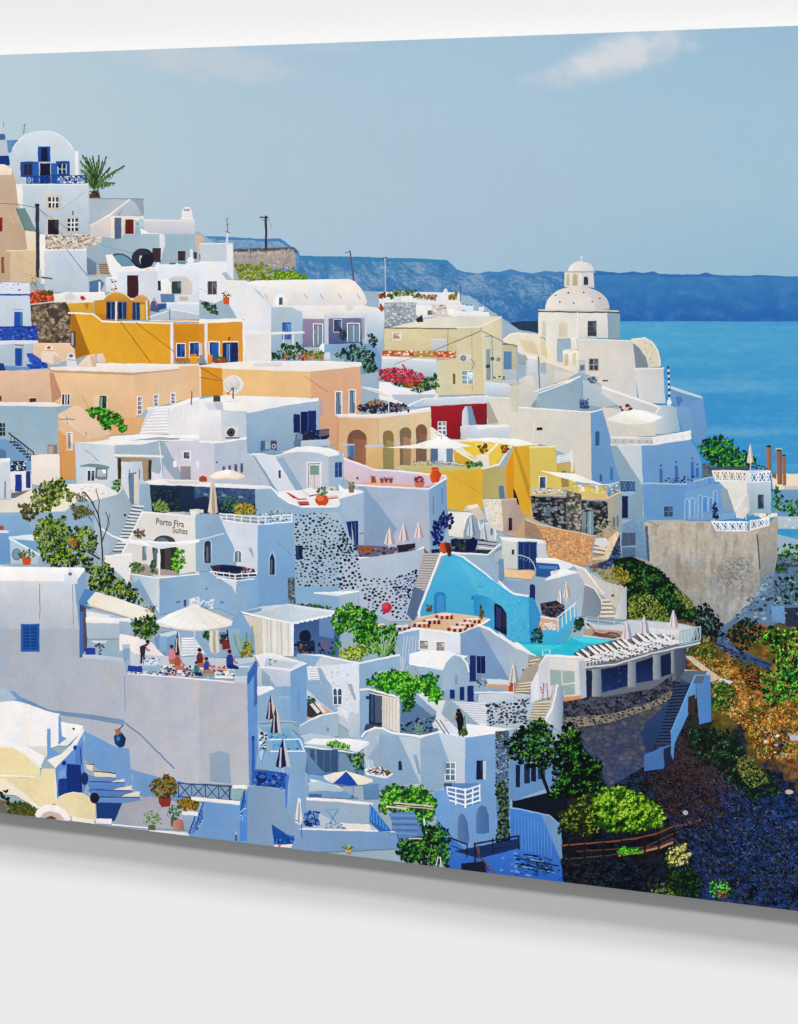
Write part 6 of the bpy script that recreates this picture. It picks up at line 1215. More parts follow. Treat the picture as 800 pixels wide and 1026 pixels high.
p('600 176, 720 182, 722 300, 610 290', '243450>141e30'); leaf('610 200, 720 190, 720 300, 612 290', 160, 9, ('101828', '1c2c3c', '2c4438', '3c5c40'), base=False); leaf('610 260, 640 244, 676 260, 674 295, 620 296', 110, 9, ('3c5830', '7c9c54', 'b8c878', '5c8040')); p('580 168, 640 160, 800 164, 800 184, 700 186, 600 182', 'f4eeea'); p('660 165, 800 168, 800 178, 690 180', 'dcd8d8')
p('760 282, 800 280, 800 300, 770 306', 'e8dcd0'); p('670 292, 740 292, 740 304, 680 302', 'c8c4c4')
T(180, 340, 4)
leaf('160 650, 200 620, 240 640, 230 690, 170 690', 90, 8, ('1c3c38', '3c6448', '6c9460', '4c7c58'), base=False)
leaf('214 670, 240 656, 290 660, 312 690, 300 704, 220 702', 190, 9, ('3c5c20', '6c8c30', 'a0b048', 'c04c28', 'e08038', 'd8a848')); 
part('table', 'small table with wooden top on the shaded terrace'); p('40 684, 96 682, 98 694, 42 696', 'e8d8c8'); p('44 690, 70 690, 68 712, 48 712', 'f0f0f0'); ln('86 694, 90 712', 3, '8c7c70')
part('parasol', 'cream scalloped parasol open over the middle terrace')
ln('132 556, 132 560', 3, 'e0d8cc'); p('120 548, 150 530, 190 522, 214 524, 264 546, 262 556, 230 562, 190 560, 150 564, 122 558', 'f8efe2|efe2d0'); p('140 536, 190 522, 210 524, 200 546, 150 552', 'fff8ee'); ln('122 556, 150 562, 190 558, 230 562, 262 554', 5, 'd8c8b4')
part('folded_umbrella', 'cream draped folded umbrella under the scalloped parasol'); p('126 566, 140 566, 150 640, 154 694, 134 702, 114 692, 122 640', 'e8d8c4|c4b4a4'); p('134 570, 142 640, 144 700, 132 702, 130 640', 'a89888')
T(0, 440, 4)
# ---- tile I: suites building ------------------------------------------------------
part('house', 'white suites building with the shop sign and an arched glass door')
p('570 290, 720 308, 800 312, 800 540, 640 556, 530 520, 490 460, 530 380', 'ded9d4|e4e0da'); ln('490 460, 540 360, 572 292, 800 312', 7, 'f8f4f0'); p('470 460, 530 456, 528 500, 520 590, 500 560, 420 490, 424 470', 'eae6e2'); ln('420 470, 530 460', 6, 'faf6f2')
arch(612, 386, 96, 70, '3c444c', 36); arch(620, 394, 60, 60, '6c747c', 30); win(572, 430, 16, 56, '7c98a4', 'dce0e0', None, fw=3); r(614, 448, 16, 44, '5c7078'); r(640, 436, 76, 106, '2c2c34'); r(662, 440, 24, 90, '4c4440'); r(636, 428, 8, 120, 'f4f0ea'); ln('530 540, 800 545', 6, '8c7c70')
p('540 500, 580 500, 640 520, 720 530, 780 530, 790 545, 530 545', 'a89c94')
T(180, 460, 4)
p('0 232, 64 228, 68 450, 0 462', 'e6e2dc'); p('64 228, 158 224, 230 370, 232 470, 120 452, 66 450', 'b4c8ec|aac0ea'); p('158 224, 316 262, 316 470, 230 470, 230 380', 'dfe3ee|d8deec'); p('314 262, 460 236, 462 350, 466 580, 440 590, 320 604, 314 470', 'a8c4f0>98b8ec'); p('0 460, 120 452, 160 476, 230 480, 250 520, 250 640, 160 600, 0 590', 'b8ccf0|b0c4ec'); p('210 470, 316 462, 320 520, 318 600, 250 616, 246 520', 'b4c8f0|a4c0f0'); p('120 452, 230 480, 225 540, 212 510', 'dfe6f6')
awin(100, 326, 26, 90, '2c3850', 'd8dcea', 3); r(108, 350, 8, 60, '6c7890'); awin(222, 366, 26, 46, '7c94b4', 'e8ecf4', 4); ln('236 368, 236 412', 3, 'dce4ec'); sub('window'); p('358 466, 358 396, 362 380, 372 368, 382 380, 386 396, 388 466', 'c4d4f0'); p('362 464, 362 398, 372 374, 382 398, 382 464', '1c2848'); r(366, 402, 6, 58, '5c6c8c'); back(); p('276 360, 290 352, 300 400', 'b4c4e4'); ln('390 330, 450 385', 3, '90a8d4'); ln('0 345, 180 298', 4, 'e4ecfa')
p('434 476, 462 474, 466 580, 438 578', '54606c'); rub('436 480, 462 478, 464 576, 440 574', 24, 6, ('7c8890', '3c444c', '9ca8b0'), mind=7)
sub('balcony'); p('124 428, 180 422, 250 430, 300 440, 310 470, 230 484, 150 470', '28304c'); p('160 426, 250 430, 250 450, 170 452', '142048'); rub('130 430, 160 428, 160 450, 136 446', 10, 6, ('5c2c44', '8c4058', '241c34')); rub('250 430, 290 436, 284 458, 250 456', 14, 6, ('c08c9c', '7c5468', 'e0b8b8')); ln('124 450, 222 462, 312 456', 5, 'f0f2f8'); ln('140 466, 222 476, 310 470', 4, 'dce4f4'); ln('222 462, 224 486', 5, 'f0f2f8'); ln('150 474, 222 488, 300 480', 4, 'f0f4fa')
for x in (150, 176, 200, 250, 276): ln([(x, 452), (x + 2, 478)], 3, 'e4eaf4')
back()
sub('railing'); p('160 220, 314 236, 316 262, 180 246', 'a0acb8'); ln('160 218, 316 232, 452 222', 5, 'f4f6fa'); ln('166 230, 316 246, 452 236', 4, 'e4eaf2'); ln('180 246, 316 262, 454 250', 5, 'f4f6fa')
for x in (190, 220, 250, 285): ln([(x, 222 + (x - 180) * 0.09), (x, 246 + (x - 180) * 0.1)], 4, 'f0f4f8')
for x in (316, 345, 375, 405, 452): ln([(x, 232 - (x - 316) * 0.07), (x, 262 - (x - 316) * 0.08)], 4, 'f0f4f8')
rub('320 236, 450 226, 450 246, 320 256', 18, 6, ('7c90ac', 'dce4ee', '3c4c64')); back()
rub('320 215, 400 206, 450 218, 330 230', 24, 6, ('6c7c84', 'a0acb4', 'e8e8ec', '3c5040'))
r(14, 562, 16, 34, '5c6c98'); r(74, 562, 60, 30, 'b4c8ea'); rub('70 562, 134 564, 134 600, 76 600', 24, 7, ('dce6f6', '94acd8', 'f0f4fa'), mind=9); ell(170, 574, 10, 6, '8ca4d0'); ell(110, 520, 5, 5, '7088bc')
# sign lettering
T(0, 440, 4)
def sign(text, x, y, size, dx, dy, color, sub_name='lettering'):
    """raised-looking painted letters: flat outlines from the built-in font, laid on the wall"""
    cu = bpy.data.curves.new('lettering', 'FONT'); cu.body = text; cu.size = 1.0; cu.offset = 0.016
    ob = bpy.data.objects.new('lettering', cu); COL.objects.link(ob); bpy.context.view_layer.update()
    me = bpy.data.meshes.new_from_object(ob)
    sub(sub_name)
    V = [v.co.copy() for v in me.vertices]
    lv = None
    pos = [tp(x + v.x * size * dx, y + v.x * size * dy - v.y * size) for v in V]
    lv = _level([(min(a[0] for a in pos), min(a[1] for a in pos)), (max(a[0] for a in pos), min(a[1] for a in pos)), (max(a[0] for a in pos), max(a[1] for a in pos)), (min(a[0] for a in pos), max(a[1] for a in pos))])
    for f in me.polygons:
        q = [pos[i] for i in f.vertices]; cur.add(q, [hx(color)] * len(q), level=lv + 1)
    for a in pos: pass
    HM[int(min(a[1] for a in pos) * SS):int(max(a[1] for a in pos) * SS) + 1, int((min(a[0] for a in pos) + 80) * SS):int((max(a[0] for a in pos) + 80) * SS) + 1] = lv + 2
    bpy.data.objects.remove(ob); bpy.data.curves.remove(cu); bpy.data.meshes.remove(me)
    back()
on([s for s in SHEETS if s.label and 'shop sign' in s.label and s.name == 'house'][0])
sign('Porto Fira', 626, 340, 35, 0.78, 0.09, '54493c'); sign('Suites', 692, 374, 35, 0.74, 0.09, '6c6244')
part('potted_plant', 'pink flowering plant in a dark pot beside the shop sign wall', INK_ROUGH); leaf('538 368, 556 356, 578 362, 586 385, 560 398, 540 390', 70, 7, ('2c3c20', '5c7c38', 'c83c74', 'e8649c', '48303c'))
part('potted_tree', 'bright green leafy tree in front of the arched doorway', INK_ROUGH); leaf('690 470, 700 440, 720 430, 738 450, 742 500, 720 540, 688 530, 682 500', 190, 9, ('1c4c14', '3c8c1c', '6cc030', 'a8e058'), clump=0.15)
part('potted_plant', 'agave-like plants in pots at the foot of the suites building wall', INK_ROUGH); leaf('520 496, 545 490, 580 510, 580 535, 530 536', 80, 8, ('1c4c28', '3c7c38', '8c5c38', '5ca04c')); leaf('606 480, 628 480, 630 535, 606 535', 60, 8, ('1c3024', '2c5038', '4c6c48'))
part('sail_awning', 'white strip sail awning slung across the front of the suites building')
p('405 355, 460 395, 520 410, 630 432, 560 425, 500 415, 440 385', 'f4f6fa'); ln('405 356, 450 388, 520 408, 630 432', 6, 'f6f8fc'); p('500 398, 580 408, 700 412, 800 400, 800 412, 700 432, 640 440, 560 416', 'fdfcfc'); p('580 412, 700 420, 760 415, 640 440', 'e0e6f0'); ln('638 436, 640 550', 5, 'f4f4f6')
part('house', 'blue-shaded terrace block under the suites building')
p('520 540, 640 556, 640 700, 600 650, 560 610', 'c4d0ec|dce4f4'); p('640 556, 800 540, 800 670, 700 690, 640 704', 'a8c0ec|b4c8ec'); ln('520 540, 640 556, 800 540', 5, 'f4f4f8'); p('560 560, 636 700, 600 660, 530 580', 'a4bce4'); r(738, 644, 10, 26, '3c4c7c'); ln('708 655, 724 650', 5, '5c6c98'); p('760 640, 800 630, 800 670, 760 670', 'dce4f0'); rub('762 640, 800 636, 800 664, 764 666', 10, 6, ('b4c4e0', 'f4f4f8'))
part('tree', 'large dark green tree with bare dark branches at the left', INK_ROUGH)
sub('trunk'); 
for s_ in ('412 490, 410 420, 405 360, 395 300, 370 250, 340 215', '410 420, 430 350, 440 300', '405 360, 380 300, 340 270, 300 290', '395 300, 400 250, 385 200', '400 480, 340 440, 290 410', '412 400, 440 340, 425 290', '370 330, 350 300, 355 260'): ln(s_, 6 if '490' in s_ or '480' in s_ else 3, '3c3034')
back(); sub('crown', None, INK_ROUGH)
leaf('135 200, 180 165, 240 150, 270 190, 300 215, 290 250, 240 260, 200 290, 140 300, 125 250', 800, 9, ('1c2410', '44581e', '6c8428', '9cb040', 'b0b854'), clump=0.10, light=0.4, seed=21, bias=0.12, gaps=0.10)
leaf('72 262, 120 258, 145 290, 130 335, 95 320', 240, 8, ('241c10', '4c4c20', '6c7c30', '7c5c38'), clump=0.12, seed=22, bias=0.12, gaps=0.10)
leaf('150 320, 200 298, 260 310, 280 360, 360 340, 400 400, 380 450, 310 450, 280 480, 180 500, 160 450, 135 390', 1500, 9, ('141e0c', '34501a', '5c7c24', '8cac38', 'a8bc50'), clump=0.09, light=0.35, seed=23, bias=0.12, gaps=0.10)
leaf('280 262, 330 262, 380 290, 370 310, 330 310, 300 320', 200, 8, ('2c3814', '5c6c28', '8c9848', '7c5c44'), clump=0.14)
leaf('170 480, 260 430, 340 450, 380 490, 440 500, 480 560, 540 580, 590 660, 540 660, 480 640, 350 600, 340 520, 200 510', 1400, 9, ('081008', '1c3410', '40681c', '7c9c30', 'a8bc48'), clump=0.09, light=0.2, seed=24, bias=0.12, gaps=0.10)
leaf('300 220, 340 210, 350 250, 310 250', 60, 7, ('6c4c30', '8c7048', '3c4c20'), base=False); leaf('280 405, 310 400, 310 430, 284 432', 40, 8, ('8c3c1c', 'b85c30'), base=False); back()
pot(108, 478, 40, 26, True, 'd05028', ('1c3c14', '4c7c24', '8cac44', 'a8602c'), 'orange pot with bushy plant left of the dark tree', 50, 1.9, 1.4)
# ---- tile I/N: pergola, white parasol terrace, people --------------------------------
T(180, 460, 4)
part('house', 'low white flat-roofed outbuilding beside the dark-studded wall')
p('462 530, 540 534, 640 536, 720 528, 722 600, 640 600, 600 602, 466 580', 'a8c4ee>b0c8ee'); p('540 534, 640 542, 716 526, 640 530', 'f6f8fc'); ln('540 535, 632 546, 720 528', 5, 'f8fafc'); p('636 546, 718 532, 718 590, 640 600', 'c0ccec'); leaf('470 578, 540 580, 620 592, 600 602, 480 590', 90, 6, ('14342c', '2c5838', '4c7c4c'))
part('pergola', 'white slatted pergola with hanging cream curtains')
p('246 612, 330 590, 440 580, 620 606, 636 616, 460 656', 'd0dcf0|eef0f6'); p('246 612, 330 596, 330 610, 250 624', 'a0b8e4')
for i in range(13): ln([(300 + i * 14, 628 + i * 2.4), (430 + i * 15, 586 + i * 2.6)], 2, 'b8c8e4')
p('250 622, 450 658, 456 790, 270 790, 268 650', 'd8d4cc|e6e2dc')
for i in range(13): ln([(282 + i * 14, 632 + i * 2.4), (284 + i * 14, 784)], 4, ('b8b4b4', 'f0eee8', 'ccc8c4')[i % 3])
p('270 628, 332 640, 334 790, 272 790', 'd0c8b8'); p('452 660, 620 630, 640 700, 640 790, 460 790', '3c5484>5474a8'); r(446, 656, 12, 132, 'f2f2f2'); ln('246 614, 452 658, 638 618', 8, 'f4f4f8')
for i in range(9): r(470 + i * 19, 650 - i * 4.2, 9, 10, 'f8f8fa')
ell(504, 710, 24, 26, '141c34'); p('470 730, 540 726, 545 770, 480 775', '1c2844'); rub('462 740, 620 730, 620 785, 465 786', 40, 8, ('141c38', '2c3c68', '4c3c44', '0c1428', '8c5c48'), mind=10); p('560 640, 620 632, 620 720, 560 710', '7c98cc')
part('vine', 'bright green vine climbing the pergola end and white wall', INK_ROUGH)
leaf('608 640, 640 590, 680 575, 720 595, 780 610, 800 640, 800 720, 740 760, 700 730, 690 680, 660 660, 640 760, 615 780, 625 700', 1300, 10, ('143c14', '246c1c', '34941f', '64c030', 'a8e050'), clump=0.10, seed=31, gaps=0.15); 
leaf('640 770, 680 750, 740 740, 760 775, 700 798, 645 798', 260, 8, ('3c5c18', '8ca030', 'c8cc50', 'e0e080'), clump=0.15)
T(340, 520, 4)
part('vine', 'green vine and cactus bed between the dark-studded wall and white roof', INK_ROUGH)
leaf('0 350, 40 335, 100 360, 150 385, 150 430, 230 420, 250 470, 220 540, 150 550, 90 540, 60 470, 80 440, 0 460', 1300, 10, ('0c2c0c', '1c5c18', '389828', '6cc03c', 'b0dc64'), clump=0.10, seed=33, gaps=0.2); leaf('0 530, 60 510, 100 540, 90 568, 0 562', 260, 8, ('3c5c18', '7c9c28', 'c0cc48', 'e0dc88'), clump=0.15)
for i in range(26): ln([(165 + rnd() * 20, 550), (120 + rnd() * 110, 455 + rnd() * 60)], 2.2, random.choice(('7ca868', 'a8c890', '4c7c40')))
part('house', 'white block with two small high windows under the dining terrace')
p('236 455, 300 436, 488 456, 486 540, 380 530, 300 520, 250 600, 240 520', 'e6e8f0|e2e6ee'); p('236 460, 320 444, 322 520, 280 560, 250 620, 240 540', 'b0c4ec'); ln('240 458, 300 438, 486 458, 560 428, 604 402', 7, 'f8f6f6'); win(324, 488, 32, 32, '8c8c90', 'f0ece8', 'b4b0b0', 0, 1, 3, fw=5); win(390, 494, 32, 34, '8c8c90', 'f0ece8', 'b4b0b0', 0, 1, 3, fw=5)
for i in range(5): ln([(262 + i * 12, 470), (250 + i * 12, 600)], 2.5, 'd8e0f4')
p('486 458, 560 430, 600 430, 720 520, 760 540, 756 620, 740 640, 680 640, 520 650, 520 540, 486 540', 'b4bee4|c4cae6'); p('560 430, 680 640, 580 640, 520 620, 524 560', '9cace0'); p('486 462, 556 432, 560 520, 520 548, 486 540', 'a0b0e4'); ln('556 424, 600 440, 720 520', 9, 'f4f2f6'); ell(740, 606, 5, 5, '4c5060')
part('house', 'white barrel-vaulted cottage with dark blue shutters below the dining terrace')
p('284 540, 330 526, 440 528, 470 540, 520 548, 500 560, 430 600, 320 590, 280 580', 'fbf9f8|f4f4f8'); p('412 605, 425 575, 445 552, 465 544, 490 550, 510 575, 522 620, 524 700, 412 690', 'c0cdee|b8c8ec'); p('300 590, 410 604, 412 680, 380 650, 320 620', 'b8c8ec'); ln('412 606, 425 575, 445 552, 465 542, 490 550, 512 578, 522 614', 6, 'f8f8fa'); ln('284 582, 410 602', 6, 'f6f6fa')
sub('shutter'); r(524, 546, 24, 104, '1c2c68'); r(552, 548, 34, 70, '141c4c'); ln('568 550, 568 616', 3, '3c4c8c'); back(); r(464, 624, 12, 40, 'a4b0cc'); r(550, 622, 20, 26, '8c98c4')
p('412 684, 460 680, 540 660, 560 650, 680 680, 660 710, 560 700, 540 740, 420 730', 'b0c0e8'); sub('shutter'); r(444, 684, 20, 36, '1c2c6c'); r(484, 672, 18, 54, '1c2c6c'); r(514, 668, 26, 64, '1c2c68'); back(); rub('550 645, 600 645, 640 670, 560 672', 24, 7, ('2c3c54', '8c94a4', '3c5440')); p('590 640, 680 645, 680 680, 600 672', 'd8dce8'); p('590 660, 680 664, 680 684, 590 676', 'c8a488')
p('560 700, 700 696, 768 704, 760 740, 600 742, 560 740', 'd8def0|d0d8ee'); ln('542 694, 700 694', 5, 'f2f4f8'); p('745 600, 800 570, 800 600, 765 700, 700 696', 'a89c8c'); steps('720 660, 770 650, 760 700, 706 698', 4, 'd8ccb8', '847868'); p('768 660, 800 600, 800 720, 770 740', 'e4e4ec')
p('590 740, 740 740, 740 800, 590 800', 'c0c8e0'); rub('592 744, 738 744, 738 796, 592 796', 60, 9, ('14182c', '24283c', '3c4458'), mind=13)
pot(692, 668, 24, 22, True, 'c04c24', ('7c2c1c', 'b84c2c', '4c3c28'), 'orange pot next to the folded umbrella by the shuttered cottage', 12, 1.0, 1.0)
closed_umbrella(700, 572, 42, 84, 'ddd2c8', '948c8c', 'tall grey-cream folded umbrella beside the shuttered cottage', foot=36); closed_umbrella(701, 706, 34, 80, 'd8d0c8', '8c8888', 'grey-cream folded umbrella in front of the dark-studded parapet', foot=20)
# ---- tile O / Q: lower centre ---------------------------------------------------
T(240, 640, 4)
part('house', 'white stepped house with an arched window and two dark loungers on its terrace')
p('230 60, 330 62, 480 95, 640 62, 660 80, 660 130, 520 200, 484 400, 470 390, 360 310, 240 330, 270 120', 'd4daea|c8d2ea'); p('480 96, 640 64, 650 120, 560 130, 520 200, 500 380, 484 396', 'b4c4ee>a8bcea'); p('300 110, 480 96, 484 400, 460 390, 400 260, 330 120', 'dde0ec'); ln('232 66, 330 66, 480 98, 642 64', 7, 'f4f4f8'); p('230 60, 330 70, 300 110, 330 120, 400 270, 390 300, 320 250, 270 200', 'b0c2ea')
rub('280 110, 470 110, 478 380, 400 300', 50, 6, ('e8eaf4', 'c8d0e6'), mind=16)
sub('pergola'); p('272 112, 312 112, 324 165, 276 166', 'f2f2f6'); [ln([(276 + i * 2, 122 + i * 10), (314 + i * 2, 120 + i * 10)], 3, 'b8c0d0') for i in range(5)]; back()
sub('window'); arch(374, 194, 40, 72, 'eceef4', 22); arch(378, 200, 14, 62, '3c5468', 10); arch(396, 200, 14, 62, '3c5468', 10); ln('378 228, 410 228', 3, 'dce0e8'); back(); p('350 160, 372 190, 372 260, 356 230', 'b4c4ea'); p('434 182, 452 180, 468 240, 462 250', 'b4c0e0')
p('272 240, 340 270, 384 300, 330 320, 272 340', 'c8a898'); leaf('272 235, 300 230, 306 262, 272 270', 60, 7, ('0c1c14', '2c4c2c', '4c7c40')); p('272 256, 300 256, 330 300, 290 316, 272 312', '3c3440')
for (x, k) in ((282, 'left one of two dark-framed loungers on the small terrace by the arched window'), (306, 'right one of two dark-framed loungers on the small terrace by the arched window')):
    sh = curpart; part('sun_lounger', k); p([(x, 262), (x + 14, 258), (x + 42, 292), (x + 30, 300)], 'e8dcd4'); ln([(x, 264), (x + 28, 302), (x + 48, 300)], 4, '2c2430'); on(sh)
rail((396, 300), (436, 318), 26, 3, 3.4, 'f0ece8'); p('240 344, 340 300, 390 292, 400 320, 398 390, 300 400, 240 380', 'b8caee|c4d2f0'); ln('240 346, 330 306, 392 294', 6, 'f4f6fa'); ell(356, 362, 6, 9, '8ca8dc'); p('436 300, 484 300, 484 400, 440 395', 'ccd4ea')
part('pergola', 'cream-curtained pergola under the lush vine')
p('484 205, 520 200, 522 350, 500 380, 486 392', 'b0c4ee'); p('520 212, 572 222, 574 350, 520 340', '1c2c4c'); r(528, 222, 10, 110, '3c5478'); r(544, 220, 26, 116, '4c5c74'); r(508, 228, 12, 14, '2c3c5c'); p('572 230, 642 240, 642 376, 572 352', 'd8d0c4|eae4dc')
for i in range(5): ln([(580 + i * 12, 234), (580 + i * 12, 356 + i * 4)], 3, 'bcb4a8')
p('508 340, 572 346, 572 360, 500 366', '3c4c5c'); ln('484 204, 520 202, 630 232, 690 222', 8, 'f2f0ee'); ln('522 216, 640 242', 4, 'e8e4e0'); ln('636 232, 640 380', 8, 'e0dcd8')
part('terrace', 'shaded white terrace with dark chairs and a curved white parapet')
p('646 250, 720 200, 800 280, 800 380, 720 388, 646 376', '7890b8>6c84ac'); p('700 220, 740 212, 800 270, 800 310, 740 270', 'dfe4ee'); p('700 210, 800 300, 800 330, 690 240', 'a8b8dc'); rub('646 330, 790 310, 790 376, 650 376', 50, 9, ('1c2c4c', '2c3c5c', '8c9cb8', '141c34', '4c6c60'), mind=12); leaf('700 350, 720 340, 740 355, 735 382, 705 382', 50, 6, ('2c5c2c', '5c9c40', '9cc468'), base=False)
ell(786, 345, 12, 14, 'd8dcec')
part('house', 'white curved-parapet house with a small arched slit and planter box')
p('500 400, 520 370, 545 356, 575 358, 610 374, 640 378, 720 388, 800 376, 800 600, 660 590, 560 580, 520 540, 500 480', 'c8d0ea|bccaec'); p('638 390, 722 392, 726 580, 740 600, 700 600', 'd8dcf0'); p('560 420, 640 500, 720 580, 620 590, 540 560, 510 480', 'b4c0e4'); ln('490 395, 510 372, 545 356, 575 358, 610 374, 640 380, 720 390, 800 376', 8, 'f6f6fa'); p('550 388, 636 388, 636 438, 560 430', 'd4d8e8'); [ln([(554, 394 + i * 9), (636, 396 + i * 9)], 3, 'aab4cc') for i in range(5)]
awin(640, 488, 12, 40, '2c2c40', None); p('698 464, 712 462, 728 540, 720 540', 'a0aed8'); ln('664 528, 686 528', 4, '9ca8cc'); p('724 392, 800 380, 800 600, 740 600, 728 560', 'b0c2ec|b8caf0')
p('500 520, 590 510, 642 526, 590 560, 510 545', 'eceef2'); p('508 545, 590 560, 642 528, 640 545, 590 590, 560 610, 500 600', 'a8c0ea'); rub('515 520, 580 515, 580 545, 520 540', 20, 8, ('3c3c4c', 'b0a8a4', '5c4840', '8c8c9c'), mind=9); p('580 530, 606 520, 614 536, 590 552', '5c4030'); leaf('580 515, 612 512, 612 532, 590 538', 40, 6, ('7c5c20', 'b0902c', '5c7c30'), base=False)
for i in range(5): ln([(510 + i * 6, 480 + i * 2), (510 + i * 7, 520)], 2.5, 'e8eef8')
part('terrace', 'blue-shaded lower terrace with sliding doors and a curved planted roof')
p('232 388, 290 378, 400 396, 500 400, 520 420, 500 440, 460 450, 270 430, 250 410', 'ccd8f0'); p('262 430, 460 462, 500 460, 500 580, 300 600, 266 560', '6c8cb8>5c80b4'); p('258 420, 400 430, 460 452, 510 420, 520 412, 440 400, 300 400', 'f0f2f4'); ln('256 430, 458 456, 516 422', 5, 'f6f6f8')
for (x, w_) in ((284, 18), (312, 26), (340, 24), (366, 30)): r(x, 444, w_, 90, ('3c5474', '9cb4d0', '2c3c54', 'b4c8e0')[(x // 7) % 4])
p('400 460, 470 468, 470 540, 400 530', '90a8c8')
for i in range(8): ln([(468 + i * 6, 460 - i * 5), (478 + i * 6, 450 - i * 5)], 4, 'f0f0f4')
part('planter_hedge', 'green planter hedge on the pergola roof edge in the lower centre', INK_ROUGH); leaf('340 415, 370 405, 420 415, 450 430, 440 446, 360 436', 170, 7, ('1c5418', '389028', '74cc3c', 'b0e868'), clump=0.15)
part('climbing_plant', 'dark green climber hanging below the pergola roof edge in the lower centre', INK_ROUGH); leaf('430 470, 470 450, 500 460, 498 520, 470 540, 450 500', 170, 8, ('0c2014', '1c4c24', '4c8c38', '8cb858'), clump=0.14)
part('vine', 'lush bright green vine over the cream-curtained pergola', INK_ROUGH)
leaf('508 170, 560 130, 620 120, 690 140, 730 160, 720 200, 700 225, 690 290, 660 290, 650 230, 600 215, 540 200', 1800, 10, ('143c14', '246c1c', '329820', '5cc42c', '9ce850'), clump=0.11, light=0.3, seed=41)
leaf('724 150, 760 130, 800 150, 800 270, 770 240, 740 210', 420, 9, ('143c14', '246c1c', '329820', '5cc42c'), clump=0.12, seed=42)
T(380, 680, 4)
leaf('0 0, 160 0, 220 20, 260 60, 250 100, 210 100, 180 60, 120 50, 60 45, 0 40', 700, 9, ('143c14', '246c1c', '329820', '5cc42c', '9ce850'), clump=0.11, seed=43); leaf('85 70, 140 60, 145 110, 110 130, 95 110', 80, 8, ('0c2414', '1c4c24', '3c7c34'))
part('house', 'big white cubic house with a white balcony and a pair of arched niches')
p('240 86, 432 98, 432 190, 560 200, 465 216, 345 232, 240 210, 225 170', 'dfe2ee|e8e8ee'); 
for i in range(9): ln([(262, 94 + i * 9), (430, 104 + i * 9)], 2.5, 'b4bccc')
p('268 86, 300 92, 420 200, 345 230, 250 140', 'b4c0dc'); p('350 180, 432 190, 520 200, 465 216, 352 232', 'f6f4f4')
p('432 98, 600 70, 620 100, 590 190, 520 200, 432 190', 'c8d0e8'); rub('434 104, 600 80, 590 180, 436 186', 110, 9, ('14182c', '24283c', '3c4458', '5c647c'), mind=12)
p('0 220, 80 225, 165 235, 345 232, 345 330, 340 500, 220 450, 200 430, 165 420, 90 360, 0 300', 'bccbee|c4d0f0'); p('80 228, 165 240, 170 430, 120 380', 'd0d8f0'); p('165 238, 240 215, 310 420, 250 440, 200 450, 168 420', 'b4c4ea'); p('240 215, 345 235, 345 420, 310 425', 'd4daee'); p('0 225, 80 228, 165 420, 90 400, 40 370, 0 340', 'b0c0e6')
p('345 235, 465 215, 470 440, 480 640, 440 690, 380 700, 290 640, 225 540, 220 450, 345 470', 'a0baee>8cacea'); ln('160 235, 240 212, 345 234, 465 216', 7, 'f4f4f8'); p('465 216, 560 196, 530 230, 535 640, 480 640', 'b0c8f0')
win(268, 338, 36, 68, '5c7c94', 'f0f2f6', 'e8ecf2', 1, 2, 4, fw=4); p('256 326, 270 330, 270 390, 258 360', 'a8b4d8'); win(391, 328, 26, 76, '101c40', '8ca8dc', None, fw=3); r(417, 330, 12, 74, 'c8c8d4'); awin(78, 328, 14, 40, '2c3048', None); p('136 304, 152 302, 168 380, 160 384', 'a8b8e0')
sub('balcony'); p('258 420, 400 418, 404 496, 346 516, 272 480', '6c8cc4'); 
for i in range(4): ln([(272, 432 + i * 17), (346, 446 + i * 20), (406, 426 + i * 20)], 6, 'f0f4fa')
for (x, y) in ((274, 430), (308, 438), (346, 446), (376, 436), (404, 424)): ln([(x, y), (x, y + 66)], 5, 'f4f6fa')
ln('346 440, 346 516', 7, 'f8f8fc'); r(262, 418, 30, 12, '3c4c6c'); back()
ell_ = None
sub('archway'); p('316 640, 314 580, 320 550, 332 538, 344 548, 356 580, 362 640, 358 664, 330 656', '6c88bc|4c6ca4'); back(); sub('archway'); p('390 620, 388 545, 398 516, 412 506, 430 515, 440 545, 442 616, 420 622', '6484b8|4c6ca4'); back()
p('220 450, 270 445, 290 520, 300 600, 290 640, 230 560', '8cb0ec')
part('trellis_creeper', 'dark lattice screen with climbing creeper at the house corner', INK_ROUGH)
p('466 210, 520 206, 522 420, 524 640, 480 650, 470 500', '8090b8'); rub('468 212, 518 208, 520 420, 470 420', 300, 4, ('141c34', '24304c', 'b0bcd8', '3c4c6c'), mind=5, flat=1.0); leaf('466 420, 500 400, 520 440, 524 640, 500 665, 470 640, 478 520', 520, 8, ('060c14', '10201c', '1c3c28', '3c6434', '6c8c4c'), clump=0.14); leaf('470 210, 520 206, 520 240, 470 245', 50, 7, ('3c2c30', '5c4c3c', '2c4c30'), base=False)
part('house', 'blue-shaded lower building with dark openings behind the pine trees')
p('522 230, 640 220, 760 320, 700 460, 540 490, 524 480', '90aede>7c9cd4'); p('540 486, 700 430, 720 460, 560 480', 'b0c4e8'); r(548, 345, 18, 90, '14203c'); r(582, 340, 24, 80, '1c2c50'); r(610, 338, 20, 74, '141c38'); r(636, 336, 30, 66, '24406c'); p('540 490, 700 450, 760 470, 730 560, 600 540, 540 520', '0c1424')
rub('536 300, 600 300, 600 335, 540 335', 14, 6, ('24406c', '8cb0e0'))
part('garden_wall', 'blue-lit curved whitewashed retaining wall below the pine trees')
p('524 516, 600 530, 680 548, 722 580, 735 650, 730 730, 600 700, 530 690', '4c84d4>3c70c4'); p('650 545, 700 560, 730 600, 735 720, 726 720', '90acd8'); ln('524 516, 600 530, 680 548, 724 582', 6, 'b0ccf4'); [ln([(545 + i * 13, 540 + i * 4), (548 + i * 13, 680 + i * 3)], 2.5, '6498e0') for i in range(12)]
